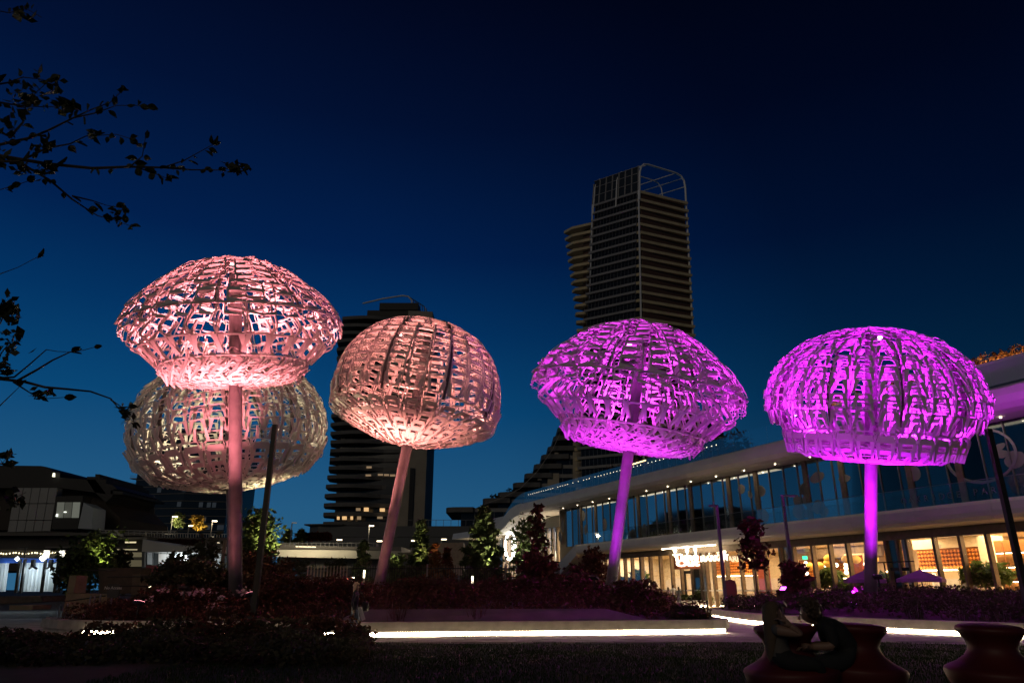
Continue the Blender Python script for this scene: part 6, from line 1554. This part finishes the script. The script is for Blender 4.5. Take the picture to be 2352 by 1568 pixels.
def standing(label, x, y, z0, ang, H, top_m, leg_m, hair_m, hair_drop, arms='down', group=None, stride=.12, coat=False, seed=1, curls=0):
    k = H / 1.72; ca, sa = math.cos(ang), math.sin(ang)
    def W(px, py, pz): return Vector((x + (px * ca - py * sa) * k, y + (px * sa + py * ca) * k, z0 + pz * k))   # local +y is forward
    J = dict(pelvis=(W(0, 0, .95), .145 * k), waist=(W(0, .0, 1.10), .125 * k), chest=(W(0, .0, 1.30), .155 * k), collar=(W(0, 0, 1.42), .09 * k), neck=(W(0, .01, 1.48), .055 * k), jaw=(W(0, .03, 1.545), .07 * k), head=(W(0, .02, 1.62), .092 * k), crown=(W(0, .0, 1.69), .06 * k))
    E = [('pelvis', 'waist', 1), ('waist', 'chest', 1), ('chest', 'collar', 1), ('collar', 'neck', 1), ('neck', 'jaw', 0), ('jaw', 'head', 0), ('head', 'crown', 0)]
    hands = []
    for sx, n in ((-1, 'l'), (1, 'r')):
        st_ = stride * sx
        J['sh' + n] = (W(sx * .18, 0, 1.39), .068 * k)
        if arms == 'front' or (arms == 'mix' and sx > 0): e_, w_ = W(sx * .24, -.02, 1.12), W(sx * .12, .20, 1.04)
        else: e_, w_ = W(sx * .245, -.05 - st_ * .3, 1.11), W(sx * .235, .06 - st_ * .6, .87)
        J['el' + n] = (e_, .05 * k); J['wr' + n] = (w_, .034 * k)
        E += [('collar', 'sh' + n, 1), ('sh' + n, 'el' + n, 1), ('el' + n, 'wr' + n, 1 if coat else 0)]
        J['hip' + n] = (W(sx * .095, 0, .88), (.10 if not coat else .13) * k); J['kn' + n] = (W(sx * .10, st_ * .8 + .03, .50), .062 * k); J['an' + n] = (W(sx * .10, st_ * 1.5 - .04, .09), .045 * k); J['toe' + n] = (W(sx * .115, st_ * 1.5 + .12, .045), .04 * k)
        E += [('pelvis', 'hip' + n, 1 if coat else 2), ('hip' + n, 'kn' + n, 2), ('kn' + n, 'an' + n, 2), ('an' + n, 'toe' + n, 2)]
        hands.append((w_, (w_ - e_), W(1, 0, 0) - W(0, 0, 0)))
    f = W(0, 1, 0) - W(0, 0, 0)
    return person(label, J, E, [SKIN, top_m, leg_m], W(0, -.005, 1.625), (.098 * k, .108 * k, .105 * k), hair_m, f, hands, (x, y, z0), group, seed, hair_drop, curls, k)
xw = PY(815, 1400, 23.75).x
pw_ = standing('person with short blond hair in a long dark coat walking past the planter', xw, 23.75, .02, -math.pi / 2 + .15, 1.66, NAVY, JEANS, BLOND, .10, 'down', None, .14, True, 3, 26)
b = MB(); q = Vector((xw + .16, 23.5, .78)); b.slab([q + Vector((-.02, 0, .16)), q + Vector((.13, 0, -.22)), q + Vector((.24, .02, -.18)), q + Vector((.08, .02, .19))], (0, .02, 0)); tag(b.build('folded_papers', mat('paper', (.45, .42, .42), .8)), 'pale folded papers held by the walking person', 'papers')
b = MB(); q = Vector((xw + .30, 23.85, .98)); b.lathe([(.03, -.16), (.10, -.15), (.13, -.02), (.10, .11), (.04, .14)], 12, q); b.tube([q + Vector((0, 0, .15)), q + Vector((-.18, 0, .45)), q + Vector((-.30, 0, .42))], .014, 5); tag(b.build('shoulder_bag', BLACKC, None, True), 'dark shoulder bag carried by the walking person', 'bag')
# couple at the market
GC = 'people standing by the market'
for u, v, ang, H, tm_, lm2, hm, dr, lab, ar in [(1549.5, 1394, .25, 1.78, WHITE, BLACKC, BROWN, 0, 'person in a white shirt and dark shorts, back turned, at the market front', 'mix'), (1537.5, 1392, -.5, 1.62, MAUVE, GREY, BROWN, .22, 'person with long dark hair in a mauve top left of the white shirt', 'mix'), (1562, 1398, .3, 1.62, cloth('blue_grey', (.22, .26, .30)), cloth('pale_jeans', (.25, .3, .34)), BROWN, .15, 'person in pale blue grey clothes right of the white shirt', 'front')]:
    p = PZ(u, v, 0); standing(lab, p.x, p.y, .02, ang, H, tm_, lm2, hm, dr, ar, GC, .04, False, int(u))
# diners
GD = 'people seated on the terrace behind the shrubs'
stool = MB(); stool.lathe([(.18, 0), (.17, .02), (.03, .04), (.03, .42), (.19, .44), (.19, .47)], 12); stool_me = stool.mesh('stool', M['dark_metal'])
def seated(label, u, v, Y, ang, top_m, hair_m, seed, curls=0, hr=1.0, lean=.1):
    hp = PY(u, v, Y); x, y = hp.x, Y; z0 = hp.z - 1.20; ca, sa = math.cos(ang), math.sin(ang)
    def W(px, py, pz): return Vector((x + px * ca - py * sa, y + px * sa + py * ca, z0 + pz))
    J = dict(pelvis=(W(0, -.06, .56), .15), waist=(W(0, -.04, .72), .13), chest=(W(0, .0, .93), .15), collar=(W(0, lean * .5, 1.05), .09), neck=(W(0, lean * .7, 1.11), .055), jaw=(W(0, lean + .03, 1.17), .07), head=(W(0, lean + .02, 1.24), .092), crown=(W(0, lean, 1.31), .06))
    E = [('pelvis', 'waist', 1), ('waist', 'chest', 1), ('chest', 'collar', 1), ('collar', 'neck', 1), ('neck', 'jaw', 0), ('jaw', 'head', 0), ('head', 'crown', 0)]; hands = []
    for sx, n in ((-1, 'l'), (1, 'r')):
        J['sh' + n] = (W(sx * .18, lean * .4, 1.02), .066); e_, w_ = W(sx * .26, .08, .80), W(sx * .14, .30, .84); J['el' + n] = (e_, .048); J['wr' + n] = (w_, .033)
        J['hip' + n] = (W(sx * .1, .0, .54), .10); J['kn' + n] = (W(sx * .12, .42, .54), .065); J['an' + n] = (W(sx * .12, .40, .12), .045); J['toe' + n] = (W(sx * .12, .55, .06), .04)
        E += [('collar', 'sh' + n, 1), ('sh' + n, 'el' + n, 1), ('el' + n, 'wr' + n, 0), ('pelvis', 'hip' + n, 2), ('hip' + n, 'kn' + n, 2), ('kn' + n, 'an' + n, 2), ('an' + n, 'toe' + n, 2)]
        hands.append((w_, w_ - e_, W(1, 0, 0) - W(0, 0, 0)))
    o_ = person(label, J, E, [SKIN, top_m, BLACKC], W(0, lean - .005, 1.245), (.1 * hr, .11 * hr, .107 * hr), hair_m, W(0, 1, 0) - W(0, 0, 0), hands, (x, y, z0), GD, seed, .05, curls)
    s = link('stool', stool_me); s.matrix_basis = Matrix.Translation((x + .06 * sa, y - .06 * ca, z0)); tag(s, 'dark round stool under ' + label.split(' seated')[0], 'stool', 'stools on the terrace')
for i, (x_, y_, a, tm_, lab, cu, hr) in enumerate([(110, 1262, .6, MAUVE, 'person in a pale mauve top seated left below the right parasol', 0, 1), (272, 1296, -.5, GREY, 'person with dark hair seated second from the left under the right parasol', 0, 1), (428, 1276, .9, GREY, 'person with short dark hair seated right of the cream pier', 0, 1), (588, 1282, -.7, BLACKC, 'person with wide dark hair seated before the tiled kitchen', 20, 1.15), (948, 1288, .4, BLACKC, 'person half hidden by shrubs seated left of the short haired diner', 0, 1), (1058, 1276, 1.2, BLACKC, 'person with short hair in black seated in front of the orange counter', 0, 1), (1398, 1258, 1.4, MAUVE, 'person in a lilac shirt seated facing left at the far right', 0, 1), (1664, 1225, -.4, BLACKC, 'person with big curly hair seated at the far right beside the lilac shirt', 60, 1.5)]):
    seated(lab, (3350 + x_ / 4.48) * .6125, (1950 + y_ / 4.48) * .6125 + 2, 36.6 + .5 * (i % 3), a, tm_, BROWN, 10 + i, cu, hr)
for i, (u, v) in enumerate([(2079, 1392), (2160, 1390), (2240, 1388)]):
    p = PY(u, v, 36.0); b = MB(); b.lathe([(.25, .05), (.24, .08), (.03, .1), (.03, .73), (.4, .74), (.4, .77)], 16, (p.x, 36, 0)); tag(b.build('cafe_table', M['dark_metal']), ('round dark cafe table under the right parasol', 'round dark cafe table before the tiled kitchen', 'round dark cafe table by the lilac shirted diner')[i], 'table', 'tables on the terrace')

# ------------------------------------------------------------------ spinning top chairs and the pair sitting in front
RED = mat('red_plastic', (.09, .008, .007), .55, var=.1)
SPIN = [(.02, 0), (.12, .012), (.26, .08), (.37, .20), (.435, .32), (.455, .385), (.447, .412), (.40, .437), (.33, .472), (.26, .522), (.222, .58), (.215, .62), (.235, .68), (.28, .735), (.305, .768), (.30, .795), (.26, .815), (.15, .828), (.02, .83)]
sp = MB(); sp.lathe(SPIN, 40); sp_me = sp.mesh('spinning_chair', RED, True)
CHP = {}
for u, t_, lab, rot in ((1815, 7.0, 'red spinning top chair under the person with the raised hand', (.02, -.04)), (1962, 7.15, 'red spinning top chair under the hunched person', (.0, .05)), (2277, 6.95, 'empty red spinning top chair at the right corner', (.03, .02))):
    q = PT(u, 1500, t_); zg = lawn_z(q.x, q.y) - .01
    o = link('spinning_chair', sp_me); o.matrix_basis = Matrix.Translation((q.x, q.y, zg)) @ Matrix.Rotation(rot[0], 4, 'X') @ Matrix.Rotation(rot[1], 4, 'Y')
    tag(o, lab, 'chair', 'red spinning top chairs on the lawn'); CHP[u] = (q, zg)
print('chair ground', [(k, round(v[1], 2)) for k, v in CHP.items()])
tw_ = 6.86
def P7(u, v, t=tw_): return PT(u, v, t)
# person with the raised hand, facing right
J = dict(pelvis=(P7(1792, 1519, 6.75), .15), waist=(P7(1786, 1490, 6.78), .125), chest=(P7(1782, 1462, 6.82), .135), collar=(P7(1777, 1440, 6.84), .075), neck=(P7(1777, 1429, 6.85), .05), jaw=(P7(1783, 1420, 6.85), .068), head=(P7(1776, 1406, 6.86), .086), crown=(P7(1771, 1396, 6.87), .06),
         shn=(P7(1784, 1446, 6.70), .058), eln=(P7(1843, 1455, 6.62), .045), wrn=(P7(1812, 1434, 6.66), .032), shf=(P7(1775, 1446, 7.0), .058), elf=(P7(1810, 1488, 7.05), .045), wrf=(P7(1856, 1488, 7.0), .032),
         hipn=(P7(1804, 1521, 6.65), .10), knn=(P7(1882, 1524, 6.60), .065), ann=(P7(1890, 1600, 6.66), .045), ton=(P7(1925, 1612, 6.62), .04), hipf=(P7(1804, 1519, 6.85), .10), knf=(P7(1880, 1518, 6.9), .065), anf=(P7(1884, 1590, 6.95), .045), tof=(P7(1916, 1602, 6.95), .04))
E = [('pelvis', 'waist', 1), ('waist', 'chest', 1), ('chest', 'collar', 1), ('collar', 'neck', 0), ('neck', 'jaw', 0), ('jaw', 'head', 0), ('head', 'crown', 0)]
for n in 'nf': E += [('collar', 'sh' + n, 1), ('sh' + n, 'el' + n, 0), ('el' + n, 'wr' + n, 0), ('pelvis', 'hip' + n, 2), ('hip' + n, 'kn' + n, 2), ('kn' + n, 'an' + n, 2), ('an' + n, 'to' + n, 2)]
person('person with long hair seated on a red chair, hand raised to the face', J, E, [SKIN, cloth('taupe', (.10, .085, .075)), BLACKC], P7(1773, 1405, 6.86), (.098, .098, .10), cloth('long_hair', (.10, .065, .04)), (.95, .1, -.25),
       [(J['wrn'][0], P7(1796, 1424, 6.72) - J['wrn'][0], (0, 1, .2)), (J['wrf'][0], (1, 0, -.1), (0, 1, 0))], (CHP[1815][0].x - .2, CHP[1815][0].y - .2, CHP[1815][1]), None, 5, .42)
# hunched person facing left, looking at a phone
J = dict(pelvis=(P7(1950, 1512, 6.95), .165), waist=(P7(1940, 1484, 6.98), .15), chest=(P7(1916, 1452, 7.0), .165), collar=(P7(1886, 1430, 7.0), .09), neck=(P7(1872, 1420, 7.0), .058), jaw=(P7(1852, 1417, 7.0), .07), head=(P7(1855, 1402, 7.0), .09), crown=(P7(1861, 1391, 7.0), .06),
         shn=(P7(1905, 1441, 6.82), .07), eln=(P7(1916, 1483, 6.74), .052), wrn=(P7(1861, 1484, 6.80), .036), shf=(P7(1890, 1438, 7.2), .07), elf=(P7(1896, 1480, 7.28), .052), wrf=(P7(1858, 1482, 7.12), .036),
         hipn=(P7(1938, 1516, 6.84), .11), knn=(P7(1856, 1530, 6.72), .075), ann=(P7(1862, 1606, 6.75), .05), ton=(P7(1822, 1618, 6.72), .045), hipf=(P7(1938, 1514, 7.05), .11), knf=(P7(1866, 1524, 7.16), .075), anf=(P7(1872, 1596, 7.2), .05), tof=(P7(1838, 1606, 7.2), .045))
E = [('pelvis', 'waist', 1), ('waist', 'chest', 1), ('chest', 'collar', 1), ('collar', 'neck', 1), ('neck', 'jaw', 0), ('jaw', 'head', 0), ('head', 'crown', 0)]
for n in 'nf': E += [('collar', 'sh' + n, 1), ('sh' + n, 'el' + n, 1), ('el' + n, 'wr' + n, 0), ('pelvis', 'hip' + n, 2), ('hip' + n, 'kn' + n, 2), ('kn' + n, 'an' + n, 2), ('an' + n, 'to' + n, 2)]
person('person with curly hair hunched over a phone on a red chair', J, E, [SKIN, BLACKC, cloth('dark_trousers', (.02, .02, .022))], P7(1858, 1400, 7.0), (.112, .112, .112), BROWN, (-.85, .1, -.52),
       [(J['wrn'][0], (-1, .1, -.05), (0, 1, 0)), (J['wrf'][0], (-1, -.2, -.05), (0, 1, 0))], (CHP[1962][0].x - .1, CHP[1962][0].y - .2, CHP[1962][1]), None, 9, .05, 110)
b = MB(); q = P7(1838, 1481, 6.95); b.box(q, (.075, .15, .010), R=Matrix.Rotation(.5, 3, 'Y')); tag(b.build('phone', M['black']), 'small dark phone in the hands of the hunched person', 'phone')

# ------------------------------------------------------------------ overhanging branches of a near tree at the left
ot = empty('overhanging_tree', (-7.2, 6.8, .3), 'near dark tree reaching in with leafy branches from the left edge', 'tree')
k7 = lambda x, y: (x * .3516, y * .3516); k8 = lambda x, y: (x * .2734, 551.25 + y * .2734)
BR = [([k7(-250, 960), k7(0, 1020), k7(300, 1070), k7(600, 1100), k7(850, 1090), k7(1050, 1095), k7(1250, 1110), k7(1430, 1112), k7(1600, 1080)], 6.6, .016),
      ([k7(-250, 960), k7(0, 945), k7(200, 900), k7(320, 850), k7(480, 770), k7(600, 715), k7(720, 670), k7(800, 590)], 6.4, .012),
      ([k7(-100, 1020), k7(160, 1080), k7(330, 1180), k7(470, 1300), k7(560, 1360), k7(640, 1410), k7(740, 1435), k7(850, 1475)], 6.7, .011),
      ([k7(-60, 1060), k7(130, 1055), k7(300, 970), k7(460, 940), k7(560, 890), k7(760, 878), k7(850, 905)], 6.5, .010),
      ([k7(480, 770), k7(620, 740), k7(760, 690), k7(960, 690)], 6.4, .006), ([k7(470, 1280), k7(600, 1310), k7(690, 1340), k7(800, 1360)], 6.7, .006),
      ([k7(850, 1090), k7(930, 1020), k7(950, 900)], 6.6, .006), ([k7(900, 1095), k7(1000, 1130), k7(1090, 1165)], 6.6, .006), ([k7(1050, 1100), k7(1200, 1050), k7(1390, 945)], 6.6, .006), ([k7(-60, 1250), k7(0, 1240), k7(180, 1185)], 6.7, .007),
      ([k7(-100, 700), k7(0, 670), k7(120, 690), k7(300, 700), k7(450, 690)], 6.3, .010), ([k7(-60, 560), k7(60, 540), k7(150, 505), k7(280, 520), k7(380, 560)], 6.3, .008), ([k7(60, 900), k7(150, 800), k7(170, 680), k7(240, 600), k7(330, 520)], 6.4, .008),
      ([k8(-200, 1120), k8(0, 1165), k8(210, 1190), k8(380, 1235), k8(560, 1250), k8(760, 1270), k8(930, 1330), k8(1010, 1430), k8(1100, 1475), k8(1130, 1530)], 6.9, .013),
      ([k8(-100, 1160), k8(120, 1150), k8(230, 1060), k8(390, 920), k8(480, 935), k8(600, 940)], 6.8, .009), ([k8(120, 1195), k8(310, 1090), k8(440, 1010), k8(590, 940), k8(700, 925), k8(790, 900)], 6.8, .009),
      ([k8(-60, 1440), k8(0, 1390), k8(165, 1230)], 6.9, .010), ([k8(110, 1190), k8(250, 1280), k8(400, 1330), k8(540, 1320)], 6.9, .006), ([k8(930, 1340), k8(1020, 1400), k8(1080, 1400)], 6.9, .005),
      ([k8(-60, 300), k8(0, 285), k8(150, 230), k8(320, 140)], 6.7, .006), ([k8(-40, 760), k8(0, 700), k8(50, 600), k8(110, 580)], 6.7, .009), ([k8(-40, 1080), k8(10, 950), k8(80, 860), k8(180, 850)], 6.8, .008), ([k8(-40, 1100), k8(0, 1060), k8(90, 1040)], 6.8, .006),
      ([(-20, 1080), (8, 1060), (22, 1045), (38, 1042)], 6.9, .005), ([(-20, 1110), (20, 1150), (60, 1130)], 6.9, .006), ([(-30, 20), (20, 30), (60, 20), (95, 40)], 6.2, .006)]
lf = MB(); out = [(0, 0), (.012, .018), (.032, .030), (.055, .026), (.078, .010), (.092, 0)]
lv = []; nv = len(out)
for x, w in out: lv += [(x, w, .012 * math.sin(x * 30)), (x, 0, -.006), (x, -w, .012 * math.sin(x * 30))]
lf.v = lv
for i in range(nv - 1):
    for j in (0, 1): lf.f.append((i * 3 + j, i * 3 + j + 1, (i + 1) * 3 + j + 1, (i + 1) * 3 + j)); lf.m.append(0)
NEARL = leaf_mat('near_leaf', (.035, .04, .018), .4, .12); lf_me = lf.mesh('leaf', NEARL)
def add_leaf(p, s, dirv):
    d = Vector(dirv).normalized(); q = d.to_track_quat('X', 'Z') @ Quaternion((1, 0, 0), random.uniform(-2.0, 2.0))
    o = bpy.data.objects.new('leaf', lf_me); COL.objects.link(o); o.parent = ot; o.matrix_parent_inverse = Matrix.Translation(ot.location).inverted()
    o.matrix_basis = Matrix.LocRotScale(p, q, Vector((s, s, s)))
root = Vector((-7.2, 6.8, 0))
b = MB(); b.tube([root + Vector((0, 0, .2)), root + Vector((.05, 0, 1.6)), root + Vector((.25, .1, 3.2)), root + Vector((.3, .1, 4.8)), root + Vector((.5, 0, 6.6))], [.16, .13, .10, .07, .03], 8); part('trunk', b, M['bark'], ot, True)
nl = 0
for bi, (pts, t0, r0) in enumerate(BR):
    P3 = [PT(u, v, t0 + .12 * math.sin(i * 1.3 + bi)) for i, (u, v) in enumerate(pts)]
    if pts[0][0] < -5:
        tz = max(1.2, P3[0].z - .6); P3 = [root + Vector((.3, .05, min(6.2, tz)))] + P3
    b = MB(); n_ = len(P3); b.tube(P3, [max(.003, r0 * (1.5 - 1.35 * i / (n_ - 1))) for i in range(n_)], 5); part('branch', b, M['bark'], ot)
    for i in range(1, n_):
        seg = P3[i] - P3[i - 1]
        if proj(P3[i])[0] < -60: continue
        m_ = int(seg.length / .085) + 1
        for k in range(m_):
            if nl >= 270 or random.random() < .36: continue
            f = random.random(); p = P3[i - 1] + seg * f
            dv = seg.normalized() * .5 + Vector((random.uniform(-.6, .6), random.uniform(-.5, .5), random.uniform(-.9, .5)))
            add_leaf(p + dv.normalized() * .015, random.uniform(.65, 1.2), dv); nl += 1
    e = P3[-1]
    for k in range(random.randint(2, 4)):
        if nl < 296: add_leaf(e, random.uniform(.75, 1.2), (P3[-1] - P3[-2]).normalized() + Vector((random.uniform(-.9, .9), random.uniform(-.5, .5), random.uniform(-.9, .7)))); nl += 1
extra = []
for (u, v, w, h, n_, t0) in [(545, 385, 22, 14, 26, 6.6), (60, 220, 55, 35, 60, 6.4), (150, 240, 22, 18, 26, 6.4), (100, 340, 25, 14, 20, 6.5), (105, 390, 20, 18, 26, 6.6), (265, 495, 26, 12, 18, 6.7), (15, 300, 25, 40, 26, 6.4), (215, 305, 12, 12, 12, 6.5), (60, 395, 18, 14, 14, 6.6),
                             (20, 712, 18, 22, 60, 6.7), (30, 790, 24, 20, 30, 6.7), (12, 845, 18, 14, 22, 6.8), (100, 905, 26, 12, 14, 6.9), (290, 950, 12, 14, 18, 6.9), (12, 1055, 14, 20, 22, 6.9), (25, 1150, 22, 18, 26, 6.9), (45, 25, 28, 16, 14, 6.2)]:
    for k in range(n_): extra.append(tuple(PT(u + random.gauss(0, w * .6), v + random.gauss(0, h * .6), t0 + random.uniform(-.12, .12))))
c = link('leaf_clumps', leaf_mesh('leaf_clumps', extra, .062, NEARL, .2, 1.5), ot); c['kind'] = 'stuff'
print('leaves', nl)
